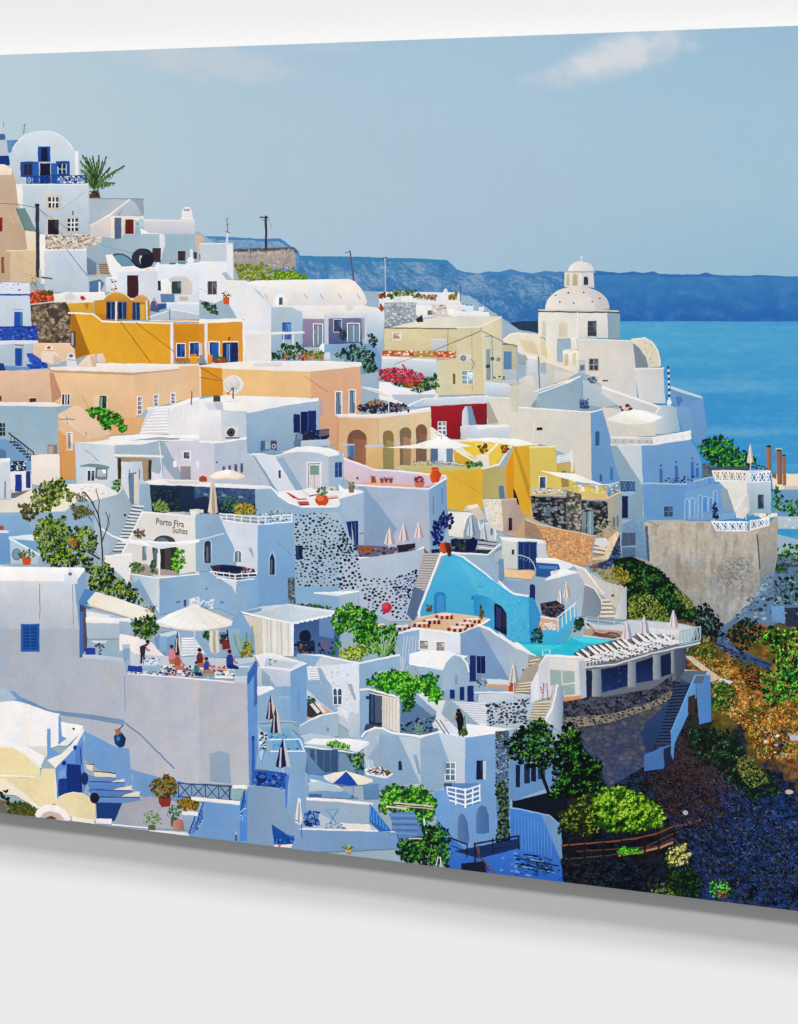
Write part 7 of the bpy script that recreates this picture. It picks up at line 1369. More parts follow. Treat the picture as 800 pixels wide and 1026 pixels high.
part('terrace', 'blue shaded bottom terrace with dark timber railings and stacked planks')
p('230 560, 300 640, 360 700, 480 660, 560 684, 730 730, 740 830, 300 800, 250 700', '4c84dc>2c60c0'); p('300 690, 480 655, 560 640, 560 680, 400 720', '16305c'); p('330 740, 420 730, 440 800, 330 790', '141c30')
sub('railing'); ln('288 638, 354 664', 6, '141a30'); ln('290 668, 352 694', 4, '1c2440'); ln('354 664, 352 716', 5, '141a30'); back()
sub('railing'); ln('380 662, 560 630', 7, '141a30'); ln('385 690, 560 668', 4, '1c2440'); ln('384 662, 386 770', 7, '1c1c30'); ln('456 640, 458 700', 6, '141a30'); ln('560 630, 562 684', 6, '141a30'); ln('394 668, 402 710, 430 740, 466 780', 8, '6c4c50'); ln('400 740, 440 790', 5, '141a30'); ln('400 700, 440 770', 4, '1c2440'); back()
rub('550 700, 720 720, 700 790, 550 790', 60, 14, ('0c1838', '101c40', '2c4c8c', '7ca4e8'), mind=13, flat=3.2, ang=0.25); ln('548 740, 700 770', 6, '0c1430'); ln('560 720, 720 750', 5, '0c1430'); ln('580 704, 640 712', 6, '0c1430'); leaf('625 735, 670 730, 680 755, 630 760', 40, 6, ('0c2030', '1c3c3c', '3c5c58')); rub('480 700, 560 700, 550 780, 490 780', 14, 8, ('6c9cec', '3c6cd0'), mind=18)
part('person', 'person in dark clothing standing on the white terrace beside a plant')
p('308 134, 330 130, 340 160, 338 215, 330 220, 318 216, 314 180, 306 160', '161420'); ell(320, 130, 9, 10, '5c3428', 10); sub('hair'); ell(319, 126, 9, 7, '1c1014', 10); back(); ln('312 150, 300 168', 5, 'a06c50'); leaf_ = None
part('potted_plant', 'tall thin cactus-like plant next to the standing person on the white terrace', INK_ROUGH); ln('342 150, 345 190, 338 225', 4, '3c6c30'); ln('335 190, 340 226', 4, '5c8c40'); leaf('318 205, 350 200, 362 226, 320 230', 50, 7, ('1c2c14', '4c5c24', '8c6c30', '2c4c24'))
for i, (x, k) in enumerate(((262, 'leaning dark-edged lounger nearest the curved chair on the white terrace'), (278, 'second leaning dark-edged lounger on the white terrace'))):
    part('sun_lounger', k); p([(x - 40, 166), (x - 28, 164), (x + 6, 210), (x + 4, 222), (x - 8, 216)], 'e4e0e4'); ln([(x - 34, 164), (x + 4, 222)], 3.5, '2c2834')
part('vine', 'sunlit green tree foliage over a slatted pergola at the bottom centre', INK_ROUGH)
T(380, 680, 4)
p('60 540, 190 560, 200 640, 190 700, 80 690', '5c7cac'); p('72 560, 160 566, 160 610, 76 605', '8ca8d4'); [ln([(78, 566 + i * 10), (158, 572 + i * 10)], 4, '4c6ca0') for i in range(4)]
leaf('0 470, 40 420, 100 430, 170 425, 215 470, 240 500, 215 560, 180 600, 120 560, 60 530, 0 540', 1500, 10, ('10340f', '206020', '38901c', '68c42c', 'a4e850'), clump=0.10, light=0.3, seed=51)
sub('pergola'); ln('30 510, 110 520', 6, 'e8d0c8'); ln('60 496, 220 512', 6, 'e0c8c0'); ln('70 508, 220 522', 4, 'd0b8b4'); back(); ln('180 560, 200 700', 8, 'dce0ec')
leaf('75 660, 130 620, 190 590, 240 580, 280 610, 290 700, 270 760, 210 760, 150 740, 90 730, 70 700', 1300, 10, ('04100c', '0c2c14', '1c5c1c', '3c8c28', '74b43c'), clump=0.10, seed=52)
ln('120 640, 170 640', 5, 'd8c8c4'); ln('228 752, 236 716, 246 716, 250 756', 4, 'e8e0e4')
# ---- tile N/M: big shaded wall, cafe terrace --------------------------------------
T(0, 440, 4)
part('house', 'big near white building with a flat roof and a blue shuttered window')
p('0 508, 340 514, 342 600, 300 578, 0 568', 'fbf9f9'); p('0 566, 300 576, 330 650, 325 800, 0 800', 'd0d3dc>bec3d2'); p('300 578, 344 520, 346 600, 320 660, 336 690, 340 800, 322 800', 'a4b8e4'); ln('0 564, 262 572', 4, 'd8dcea'); p('258 540, 310 540, 312 580, 260 578', 'e0e2ec'); ell(283, 536, 12, 14, 'e8e8f0'); ell(283, 540, 7, 7, '5c6478'); ln('280 500, 282 524', 3, 'c8ccd8'); ln('160 580, 162 722', 3, '8c94b4'); ln('292 582, 296 740', 3, 'a0a8c4')
sub('window'); r(84, 740, 76, 112, '2c64b4'); r(94, 748, 58, 96, '184484'); [ln([(94, 756 + i * 13), (152, 756 + i * 13)], 3, '2c60ac') for i in range(7)]; ln('123 748, 123 844', 4, '2c60ac'); back()
p('320 660, 348 668, 350 850, 322 850', '3c4470'); r(322, 690, 14, 180, '4c6cb0'); r(338, 670, 8, 170, '5c5048')
part('awning', 'cream canvas awning over the side terrace')
p('316 650, 344 598, 384 612, 400 640, 360 680, 318 660', '5c8cc0'); p('384 612, 480 640, 610 686, 590 736, 480 700, 360 664, 350 650', 'f2e8d8|f8f0e0'); ln('350 664, 480 702, 592 738', 5, 'd8ccb8'); p('605 684, 618 700, 600 760, 590 740', 'e0d4c0')
part('house', 'low white parapets and sunny walls behind the cafe terrace')
p('346 680, 440 700, 520 720, 524 800, 350 800', 'c8d0ea'); p('350 690, 440 706, 440 724, 350 716', 'e8eaf2'); p('346 712, 524 718, 526 740, 346 736', 'f6f4f4')
T(120, 590, 4)
p('0 180, 60 190, 100 205, 140 240, 200 300, 0 300', 'efe6e8'); p('0 130, 44 132, 46 186, 0 180', 'c0cce8'); p('0 186, 80 192, 60 230, 80 260, 10 280, 0 280', 'f6ece8'); p('100 205, 130 215, 200 290, 180 296, 100 250', 'ece2e6')
p('140 200, 170 170, 220 165, 240 200, 250 270, 190 270, 150 240', '8cacd8|a0bce4'); p('160 180, 230 165, 230 180, 170 200', 'd8e4f4')
r(160, 190, 30, 60, 'a8c4ec'); leaf('48 130, 90 110, 140 100, 160 160, 120 200, 60 190', 420, 9, ('0c1c0c', '24481c', '4c7c2c', '8cac40'), clump=0.14); leaf('96 70, 150 66, 140 96, 110 96', 40, 7, ('5c3420', '8c5438', '3c4c20'), base=False)
p('450 120, 490 90, 540 180, 545 265, 480 260, 400 200', 'a4bcec'); p('230 160, 480 160, 490 270, 300 280, 240 260', 'b0c4ea'); p('250 195, 300 195, 345 260, 250 270', 'f0eef0'); [ln([(252, 202 + i * 11), (300 + i * 8, 202 + i * 11)], 3, 'b0b8c8') for i in range(6)]
leaf('330 165, 380 160, 400 190, 370 215, 335 200', 110, 8, ('0c2014', '1c4424', '3c7434')); leaf('396 180, 420 170, 440 200, 430 230, 400 220', 50, 8, ('0c1c1c', '2c4430', '5c3434'))
p('410 210, 440 206, 446 240, 414 244', '7c2c24'); ln('432 164, 436 210', 6, '1c2c4c')
part('cactus', 'tall thin cactus stems and yellow-green plant beside the cafe terrace', INK_ROUGH); ln('458 180, 470 230, 490 270', 6, '7c9c50'); ln('478 185, 490 230, 505 268', 6, '8cac58'); ln('508 175, 512 260', 6, '6c8c48'); ln('532 150, 530 250', 5, '7c9c50'); leaf('484 250, 500 220, 530 205, 540 250, 530 270, 490 272', 130, 8, ('2c4c18', '6c8c28', 'b0b040', 'd88c48'), clump=0.2)
part('cafe_terrace', 'busy cafe terrace floor and low parapets above the big blank wall')
p('30 230, 60 260, 200 270, 480 280, 545 270, 540 300, 470 360, 30 340', 'c8ccd8'); p('0 250, 42 226, 44 320, 26 340, 0 340', 'b4c4e4'); p('460 310, 540 290, 548 350, 470 350', 'b8c8ec'); ln('462 312, 520 312', 5, 'f0f0f4')
rub('40 310, 470 310, 460 356, 50 342', 190, 8, ('1c2c4c', 'e4e8f0', '8c9cc0', 'b0b8cc', '3c4c74', '5c4c54', 'a83c30', 'f4f4f6'), mind=8)
p('36 306, 100 310, 90 334, 32 330', '2c3c94'); rub('100 270, 160 280, 155 340, 100 330', 30, 8, ('a0b8e0', 'e4ecf8', '5c7cac'), mind=9)
part('house', 'tall blank shaded stucco wall below the cafe terrace with a blue side')
p('0 340, 26 338, 240 352, 462 372, 512 378, 520 800, 470 786, 240 776, 60 790, 0 760', 'b4bacc|bcbcc4'); ln('26 342, 240 354, 462 374', 6, 'f4f4f8'); p('462 350, 515 348, 514 380, 462 376', 'd4dcf0'); p('512 360, 548 290, 552 460, 556 800, 522 800', '7ca4e4>6c98e0'); p('540 300, 552 290, 552 460, 540 470', '4c6cac'); p('360 660, 400 648, 440 660, 448 780, 362 772', 'b0b8d8'); sub('pipe'); r(530, 590, 12, 200, '3c64b0'); ln('536 590, 536 606', 8, '2c3c68'); back()

rail((516, 380), (546, 330), 40, 5, 5, '3c68b0', 'x')
T(0, 630, 4)
p('0 0, 320 0, 326 112, 400 118, 498 130, 506 180, 520 182, 800 204, 800 640, 620 600, 520 560, 340 460, 200 330, 0 170', 'b6bcd0|bebec8'); p('320 100, 400 104, 496 118, 498 132, 326 118', 'd0d8ee')
p('498 130, 520 120, 522 62, 494 66, 496 120', 'a4b8e4'); p('490 64, 522 60, 522 76, 492 80', 'c8d4ec'); r(84, -20, 76, 112, '2c64b4'); r(94, -12, 58, 94, '184484'); [ln([(94, -4 + i * 13), (152, -4 + i * 13)], 3, '2c60ac') for i in range(7)]; ln('123 -12, 123 82', 4, '2c60ac'); r(344, 76, 40, 28, '2c40a0'); r(320, 0, 12, 116, '4c6cb0')

ln('500 190, 504 330', 2.4, '9098b8'); ln('500 376, 560 420, 700 560', 5, '7c92be')  # second line: sloping cast shadow inked on the wall
p('0 170, 100 280, 200 325, 380 345, 500 365, 496 385, 380 365, 240 345, 245 360, 100 310, 0 215', '8ca4d0|98a8cc')
part('urn', 'deep blue glazed jar with a brown wooden tool standing on the wall ledge'); p('466 420, 490 415, 506 440, 500 470, 482 480, 462 460, 458 432', '1c4480|0c2450'); p('460 404, 480 396, 488 418, 468 428', 'a07058'); ln('478 404, 496 384', 5, '4c4c5c'); ell(476, 440, 8, 10, '4c78b8', 8)
part('house', 'blue-shaded side wall and ledge beneath the sloping shadow line')
p('340 410, 380 430, 470 475, 520 480, 528 600, 560 610, 640 620, 620 680, 560 650, 400 560, 340 520', '8cacea|9cb4ea'); p('520 560, 620 590, 760 620, 730 690, 640 700, 560 660', '94aee6')
part('patio', 'grey shaded patio floor by the blue steps'); p('486 700, 600 670, 700 690, 760 720, 800 740, 800 810, 460 790', 'a8a8b8|b4b0bc'); p('386 690, 490 700, 460 770, 390 765', '1c3c78')
part('stair', 'curved blue-shaded steps with cream treads beside the near white chapel roof')
for (a, b, c) in (('345 540, 376 545, 372 572, 350 560', 'e8dcc8', 0), ('376 570, 466 580, 466 596, 380 592', 'e8dcc8', 0), ('350 580, 380 592, 466 598, 470 610, 350 612', '7c9cd8', 0), ('500 602, 470 606, 430 616, 500 618', 'e8dcc8', 0), ('350 612, 500 614, 502 640, 360 644', '6c90d4', 0), ('470 640, 530 628, 530 648, 440 652', 'e8dcc8', 0), ('350 645, 532 648, 534 668, 380 672', '6488cc', 0), ('500 665, 562 650, 560 675, 480 680', 'e8dcc8', 0), ('390 675, 560 672, 566 688, 500 698, 392 696', '7c9cdc', 0)): p(a, b)
ln('360 612, 500 616', 4, '2c4c90'); ln('362 645, 530 650', 4, '2c4c90'); ln('388 674, 560 676', 4, '2c4c90'); ln('376 570, 466 580', 4, '3c3c5c'); ln('345 540, 376 545', 3, '3c3c5c')
part('house', 'near white chapel-like house with vaulted cream roofs and blue-shaded walls')
p('0 215, 60 250, 110 300, 80 310, 0 320', '8cacec'); p('0 222, 30 240, 70 280, 40 300, 0 310', 'c8d4f0')
p('0 320, 60 288, 110 300, 190 330, 240 340, 235 466, 200 480, 160 560, 110 550, 60 480, 0 460', 'fdf9f6|f8f4f4'); p('236 345, 248 365, 250 420, 290 440, 300 460, 236 466', '8cacec'); p('246 372, 336 390, 320 420, 270 470, 232 465, 270 440, 250 430', 'f8f4f0'); ell(296, 400, 5, 5, '2c2c34')
p('110 470, 190 470, 194 520, 170 505', 'dcd4d0'); p('190 400, 204 400, 206 480, 240 500, 250 510, 190 526', '8cacee'); p('190 525, 250 500, 290 460, 320 420, 336 396, 340 440, 300 520, 230 560, 230 690, 220 700, 222 560', 'f2ede8'); p('222 560, 300 480, 338 410, 336 540, 350 620, 330 660, 234 690', '7ca0e8>6c94e0')
p('0 460, 60 475, 110 505, 160 550, 166 590, 100 590, 0 572', 'ecd8a4|f4e2b0'); ln('0 462, 60 475, 112 506, 164 556', 9, 'fbf3e4'); p('0 575, 100 596, 166 594, 168 560, 222 560, 222 700, 170 715, 100 660, 20 600', 'e6d2a4|f0deb4'); ln('0 578, 166 594', 6, 'fdf4e2')
door(236, 600, 32, 86, '1c3c8c'); p('268 540, 326 545, 330 655, 268 668', '183480'); [ln([(280 + i * 14, 545), (282 + i * 14, 660)], 2, '0c2058') for i in range(4)]; ell(302, 476, 8, 10, '1c3878'); ell(258, 538, 8, 10, '1c3878'); p('236 575, 262 560, 264 590, 236 604', 'a4c0f0'); p('306 480, 330 460, 330 540, 300 545', '5c84cc'); ln('325 480, 328 545', 4, '1c3c80')
ell(340, 600, 16, 26, '1c3060')
p('0 578, 20 600, 100 660, 170 716, 150 720, 70 670, 0 610', 'f4e4c8|f8ecd8'); ln('0 604, 150 722', 3, 'b89c74')
p('0 608, 150 722, 140 760, 0 740', '6c6c5c'); rub('0 620, 140 722, 130 750, 0 740', 30, 9, ('8c8474', '4c4c3c', 'a09888'), mind=12)
p('218 690, 250 668, 290 656, 330 660, 360 680, 384 706, 386 770, 300 756, 240 740', 'f0dcb0|e8d4a8'); ln('236 676, 262 662, 295 656, 330 660, 362 682, 384 706', 4, 'f8ecd0')
p('140 740, 160 716, 190 704, 225 706, 260 724, 286 760, 280 770, 150 760', 'f8f0ec'); p('160 760, 176 738, 205 730, 240 740, 262 766', 'c8b4a8'); p('180 758, 205 748, 232 760, 215 764', '6c4840'); p('286 750, 380 766, 380 782, 290 770', 'f4ece4'); p('386 760, 450 762, 448 784, 386 780', 'eceaf0'); ln('450 785, 620 800', 6, 'f0f0f4')
ell(380, 678, 20, 22, '1c1c2c', 12)
part('shrub', 'dark green plants with reddish leaves at the bottom left corner', INK_ROUGH)
leaf('0 630, 40 640, 60 700, 0 740', 160, 9, ('0c140c', '1c2c14', '3c4c20', '5c4030'), clump=0.2); leaf('40 700, 80 690, 130 700, 150 740, 130 750, 40 745', 260, 9, ('142810', '3c5818', '6c8424', '7c3c28', '2c4820'), clump=0.2)
part('shrub_pot', 'round orange-brown flowering bush in a dark red pot', INK_ROUGH); sub('pot'); p('636 670, 690 676, 684 712, 650 716, 638 696', '8c3430'); back(); sub('foliage', None, INK_ROUGH); leaf('602 625, 625 595, 665 583, 700 595, 722 630, 710 665, 680 682, 640 678, 610 655', 900, 8, ('2c2c0c', '5c4c14', '8c6c1c', 'b88028', '6c7820'), clump=0.12, light=0.3); back()
part('shrub', 'low yellow-brown flowering bush beside the crossed railing', INK_ROUGH); leaf('710 690, 740 674, 780 676, 800 700, 790 725, 740 730, 712 715', 380, 8, ('3c3c10', '6c6c18', 'a08c24', 'c87828'), clump=0.15)
pot(610, 790, 30, 30, True, '5c5c40', ('2c5c18', '6c9c30', 'b4cc58', '4c7c28'), 'bushy yellow-green potted plant leftmost on the patio', 90, 2.6, 2.2); pot(700, 760, 30, 34, True, '4c5c50', ('143c1c', '2c7430', '5ca044'), 'dark green potted plant beside the pink stone ball', 70, 2.1, 1.7)
T(150, 740, 4)
part('stone_ball', 'rounded pinkish terracotta pot at the patio corner'); p('96 332, 116 320, 136 328, 144 350, 138 366, 100 366, 94 350', 'c88c80|a05c54')
# ---- tile V: bottom edge terraces -------------------------------------------------
T(150, 740, 4)
part('fence', 'blue crossed-bar metal railing beside the round bushes')
p('112 176, 328 190, 326 244, 112 230', 'a4b4d8'); ln('112 178, 330 192', 5, '24406c'); ln('112 232, 326 246', 4, '24406c')
for i in range(4): ln([(118 + i * 54, 178 + i * 3), (168 + i * 54, 238 + i * 3)], 4, '2c4878'); ln([(118 + i * 54, 234 + i * 3), (168 + i * 54, 182 + i * 3)], 4, '2c4878'); ln([(116 + i * 54, 178 + i * 3), (116 + i * 54, 236 + i * 3)], 4, '24406c')
ln('322 190, 322 246', 6, '24406c')
part('house', 'blue-shaded terraces with white-capped parapets and blue stair rails at the bottom')
p('0 366, 154 376, 160 390, 0 380', 'ece8ec'); p('130 292, 196 296, 214 256, 170 236, 362 250, 392 204, 400 430, 160 395, 160 310', '94b0e6|8cace8'); p('190 300, 220 250, 356 262, 366 410, 200 396', '8caae4|98b2ea'); p('166 232, 364 250, 362 266, 168 246', 'f2ece8'); p('130 290, 194 294, 192 310, 130 304', 'ece8ec'); p('334 186, 394 186, 392 202, 334 200', 'f4f0ee'); p('338 202, 380 206, 364 246, 336 244', 'a8c8d4'); p('362 266, 394 204, 392 412, 362 410', '5c90dc'); p('130 304, 180 312, 158 370, 140 366', 'b0bcdc')
sub('railing'); ln('160 378, 182 312', 5, '1c3c84'); [ln([(162 + i * 5, 376 - i * 12), (176 + i * 3, 380 - i * 4)], 3, '2c54a0') for i in range(5)]; back()
sub('railing'); ln('186 350, 216 256', 5, '1c3c84'); ln('192 366, 214 320', 4, '2c5cac'); [ln([(188 + i * 6, 350 - i * 16), (192 + i * 5, 366 - i * 10)], 4, '2454a8') for i in range(5)]; rub('195 340, 214 326, 210 350, 196 368', 8, 3, ('e8f0fa', 'c8d8f4')); back()
sub('railing'); ln('364 300, 382 208', 5, '1c3c84'); [ln([(366 + i * 4, 296 - i * 18), (368 + i * 4, 316 - i * 14)], 4, '2454a8') for i in range(5)]; rub('362 290, 388 276, 384 320, 362 330', 12, 4, ('e8f0fa', 'c8d8f4')); back()
r(343, 372, 8, 38, '4c5c8c'); ln('347 372, 347 384', 6, 'c0c8d8')
T(150, 740, 4)
p('394 190, 428 184, 545 204, 548 330, 500 340, 486 430, 394 428', 'a0aeda|a8b4dc'); p('394 428, 486 430, 490 340, 545 330, 560 200, 600 250, 640 360, 640 400, 500 430, 500 460, 394 440', 'a4b4e0'); p('546 204, 562 130, 620 130, 634 140, 632 360, 612 370, 580 330, 548 290', 'a8bcec|b8c6f0'); ln('392 192, 428 186, 548 206', 4, 'c4ccea')
p('486 48, 618 46, 622 136, 634 140, 628 240, 560 260, 545 130, 486 90', 'b8c8ee'); 
p('420 126, 540 130, 552 144, 548 202, 424 188', '2c58ac'); rub('424 134, 540 140, 540 200, 426 186', 26, 9, ('1c3878', '5c88d4', '142c68'), mind=14); ell(450, 158, 22, 20, '142c6c'); ell(452, 152, 14, 8, '3c68bc'); ln('548 140, 552 200', 5, '1c4c9c'); p('546 150, 560 140, 550 280, 546 270', '4c7ccc')
p('492 346, 520 384, 580 390, 584 420, 500 426', '1c50a4'); rub('500 370, 580 390, 580 416, 504 420', 18, 7, ('2c84dc', '14346c', '4ca0e8')); ln('494 346, 520 420', 4, '142c5c'); p('500 424, 640 424, 650 434, 600 440, 500 432', 'f0e4dc'); rub('645 430, 672 436, 670 452, 650 448', 8, 6, ('2c2420', 'c8b8a8', 'e8e0d8')); ell(522, 428, 6, 6, 'b07c5c')
T(240, 640, 4)
part('house', 'blue-shaded white tower houses with turquoise gate rails in the lower centre')
p('72 110, 120 70, 205 120, 270 96, 272 330, 232 350, 206 330, 80 340, 72 220', 'b0c8f0|a8c0ec'); p('62 66, 120 56, 268 96, 208 128, 90 118', 'e4e6ee'); p('110 76, 240 96, 206 118, 100 108', 'd0dcee'); p('206 126, 270 98, 272 330, 232 350, 208 320', '9cbaec|94b6ee'); p('72 112, 206 128, 206 190, 150 192, 120 160, 90 190, 72 186', 'd0d4ec'); ln('62 68, 120 58, 268 98, 208 126, 80 112', 5, 'f6f6fa'); p('72 190, 130 190, 140 200, 80 228, 72 226', 'f2f2f6'); p('90 120, 125 150, 122 186, 90 184', 'b0bce4'); r(234, 210, 8, 80, '8cacdc'); ln('160 232, 200 234', 5, 'c8d8f4'); rub('118 80, 150 86, 150 110, 122 104', 12, 6, ('8c8c94', 'd8d8dc', '6c6c78')); 
p('72 345, 232 350, 232 380, 260 400, 262 450, 130 450, 120 400, 76 380', 'c0d0f0|a8c4f0'); p('76 350, 206 356, 210 388, 240 404, 120 404, 110 380', '9cc4e8'); rub('110 380, 190 384, 190 400, 112 400', 20, 7, ('5cb4e4', '2c80c4', 'b0d8f0')); ln('150 328, 232 334', 5, 'c8d8f4'); ln('228 332, 230 356', 3, 'b0c4e8')
p('118 404, 240 402, 262 450, 272 456, 264 540, 272 700, 256 760, 202 700, 204 540, 66 520, 72 460, 128 446', 'b0c4f0|a8bcec'); p('128 406, 240 404, 252 446, 132 448', '8cc0e8'); rub('132 424, 230 426, 236 442, 134 444', 20, 7, ('4cacE0'.lower(), '2c78c0', 'a8d4f0')); ln('118 404, 242 402, 262 450, 126 450', 5, 'f0f2f8'); ln('214 362, 250 404', 4, '3c84cc'); ln('228 406, 250 440', 4, '3c84cc')
p('76 380, 112 376, 116 402, 104 440, 98 500, 84 480, 78 430', 'd0dcf4'); rub('80 380, 112 380, 104 440, 84 450', 24, 7, ('2c5498', '4c78c0', 'e8f0fa', '1c2c54', '3c3c4c'), mind=7); ell(92, 378, 7, 7, '2c2c44'); ln('92 500, 104 440', 5, '4c98e0')
part('house', 'bottom blue-shaded terrace with a bistro table and blue side railing')
p('272 640, 400 648, 535 660, 540 690, 520 740, 400 742, 274 720', 'b4bee2|bcc4e4'); p('268 634, 400 642, 536 656, 536 668, 400 654, 270 646', 'f4eeee'); p('272 540, 345 552, 420 610, 480 640, 272 634', 'a0b8ec>94b0ea'); p('266 750, 320 700, 400 740, 520 744, 600 774, 420 776, 270 770', 'c4ccdc'); p('400 738, 520 742, 530 764, 440 768', 'e8e4dc'); rub('340 735, 420 740, 420 764, 350 760', 14, 9, ('8c9cb8', 'a8b4cc'))
p('240 760, 420 770, 632 776, 632 840, 200 860', 'a0b0e0|98aee4'); ln('244 762, 420 766, 600 770, 632 778', 6, 'f4f2f4'); p('132 744, 200 790, 190 810, 134 790', '1c50a4')
sub('railing'); p('524 664, 606 772, 560 772, 522 730', '2c6cc0'); [ln([(526 + i * 12, 668 + i * 16), (530 + i * 12, 730 + i * 7)], 4, '5ca4e4') for i in range(6)]; ln('524 662, 608 772', 6, '3c80d0'); back()
p('282 560, 310 566, 400 590, 420 608, 380 612, 300 600', 'e4eef8'); p('275 575, 330 570, 420 604, 410 612, 340 608, 280 612', 'ccdcf0'); r(280, 622, 50, 14, '4c6c98'); ln('456 590, 456 640', 3, '8ca0c8'); ell(454, 634, 5, 5, '3c4c7c')
p('272 460, 345 540, 275 545', '7c9cc8'); p('495 585, 560 580, 560 640, 500 640', '7c9cc8'); p('600 700, 700 690, 740 790, 640 800', '6c90c8'); [ln([(612, 706 + i * 12), (712, 708 + i * 12)], 5, ('8cb0e4', '4c6ca8')[i % 2]) for i in range(7)]
part('bistro_table', 'small turquoise bistro table on the bottom terrace'); p('342 682, 400 680, 400 686, 344 688', '5cb4d4'); ln('352 688, 376 720, 360 742', 3, '3c88b4'); ln('394 688, 374 720, 392 742', 3, '3c88b4')
part('folding_chair', 'dark blue folded chairs stacked beside the bistro table'); rub('262 690, 318 684, 318 752, 262 752', 34, 10, ('1c3878', '0c1c4c', '3c64b8', '5c84d0'), mind=8); ln('296 690, 310 752', 4, '1c2c5c'); ln('280 690, 272 750', 4, '1c2c5c')
part('beach_umbrella', 'open parasol with blue and cream panels in the lower centre')
p('336 548, 380 536, 428 530, 470 540, 535 562, 538 572, 500 584, 440 588, 380 582, 350 566', 'ece4d8'); p('428 530, 400 560, 372 580, 440 588, 474 586, 450 552', '2450b8|1c44a8'); p('428 530, 352 552, 340 560, 376 578, 404 556', 'f0e6d4'); p('428 530, 455 556, 478 586, 536 570, 480 546', 'f4eadc'); ell(428, 530, 4, 3, 'f0f0f0')
part('parasol', 'large white octagonal parasol over the cafe terrace')
T(120, 590, 4)
ln('300 160, 304 290', 5, 'd0d0d8'); p('146 130, 200 100, 262 76, 296 66, 330 76, 400 104, 454 128, 450 146, 420 156, 360 164, 300 168, 220 160, 165 150', 'fdfcfa|f4efe8'); p('296 66, 330 76, 400 104, 454 128, 420 146, 360 152, 310 130', 'f4ede6'); ln('148 134, 220 158, 300 166, 360 162, 450 144', 7, 'e0dad6'); [ln([(298, 70), e_], 1.5, 'dcd4cc') for e_ in ((165, 148), (220, 160), (300, 166), (360, 163), (420, 153), (454, 130))]; ell(298, 72, 24, 6, 'f8f4f0')
closed_umbrella(234, 166, 34, 104, '2c2c54', 'e8d8c8', 'navy and cream folded umbrella behind the cafe tables', foot=6)
part('folded_umbrella', 'cream bundled umbrella hanging under the octagonal parasol'); p('362 166, 396 166, 398 220, 402 250, 384 264, 366 252, 360 220', 'e0d4c4'); p('374 168, 386 168, 388 258, 376 262', 'b4a694')
closed_umbrella(608, 424, 42, 100, '3c3450', 'd8c4bc', 'upper brown-navy folded umbrella beside the tower house', foot=6); closed_umbrella(627, 476, 44, 104, '242850', 'd0c4bc', 'middle navy and cream folded umbrella beside the tower house', foot=4)
closed_umbrella(656, 600, 60, 116, '1a2250', 'c8c4cc', 'lowest and largest navy and grey folded umbrella above the blue balcony', foot=16)
T(240, 640, 4)
part('folded_umbrella', 'white tied umbrella leaning in the blue-shaded corner'); p('236 636, 246 640, 248 680, 254 730, 244 746, 224 738, 228 690', 'e8e4e0'); p('238 650, 244 660, 242 730, 234 738', 'a09ca8'); ln('248 744, 252 800', 4, '3c74c0'); rub('222 725, 256 730, 250 746, 226 744', 8, 6, ('a8a0a0', 'f0ece8', '3c3844'))
T(120, 590, 4)
def sitter(x, y, h, *a, **k): person(x, y, h, *a, **k)
person(114, 212, 88, 'person in dark clothes bending forward over the left cafe table', '3c2c34', skin='8c5440', lean=-24)
person(210, 232, 92, 'person in a pink top seated at the cafe terrace', 'c88890', hair='3c2430', skin='a86c58', seated=True)
person(232, 262, 84, 'person with bare legs in a coral outfit reclining beside the pink-topped person', 'a85444', hair='3c2020', skin='b0705c', legs='b87060', seated=True)
person(322, 246, 92, 'dark-haired person in red and dark clothing in the middle of the cafe terrace', '6c2c38', hair='2c1414', skin='a86854', seated=True)
person(350, 280, 80, 'person in a bright blue top in the middle of the cafe terrace', '2c4494', hair='2c1c20', seated=True)
person(308, 296, 70, 'person in a teal top bending low beside the tables', '2c7c84', hair='1c1c2c', skin='c87c60', legs='1c2c64', seated=True)
person(442, 252, 92, 'person in a blue top at the right end of the cafe terrace', '24398c', hair='3c1c18', skin='a86450', legs='1c2c6c', seated=True)
part('cafe_table', 'white laid table at the front right of the cafe terrace'); p('380 346, 455 350, 452 360, 384 358', 'f0f4f4'); p('330 336, 380 340, 378 354, 334 350', '8cb8b0'); ln('360 316, 430 324', 8, 'd8a090')
part('cafe_table', 'white cafe table in front of the bending person'); p('96 286, 156 284, 160 300, 140 310, 100 306', 'dce8f4'); p('90 306, 160 308, 170 330, 96 328', 'b8cce8'); rub('100 288, 152 288, 150 302, 104 302', 9, 5, ('5c7ca8', 'f4f8fc', '8c5c50'))
T(0, 630, 4)
part('cafe_table', 'small pale bistro table by the side terrace below the awning'); p('366 48, 430 48, 424 56, 374 56', 'e0e0e4'); ln('400 56, 404 90', 4, '2c3040'); rub('386 58, 418 66, 410 110, 390 108', 9, 7, ('2c3450', '14182c', 'c8ccd8'))
part('potted_plant', 'spiky yellow-green agave in a pot at the bottom edge'); T(240, 640, 4)
for dx in (-24, -16, -8, 0, 8, 16, 24): ln([(436, 846), (436 + dx, 822 + abs(dx) * 0.5)], 4, random.choice(('6c8c30', 'b0b848', '3c6c28')))
p('424 844, 450 846, 446 858, 428 856', 'd8a060')
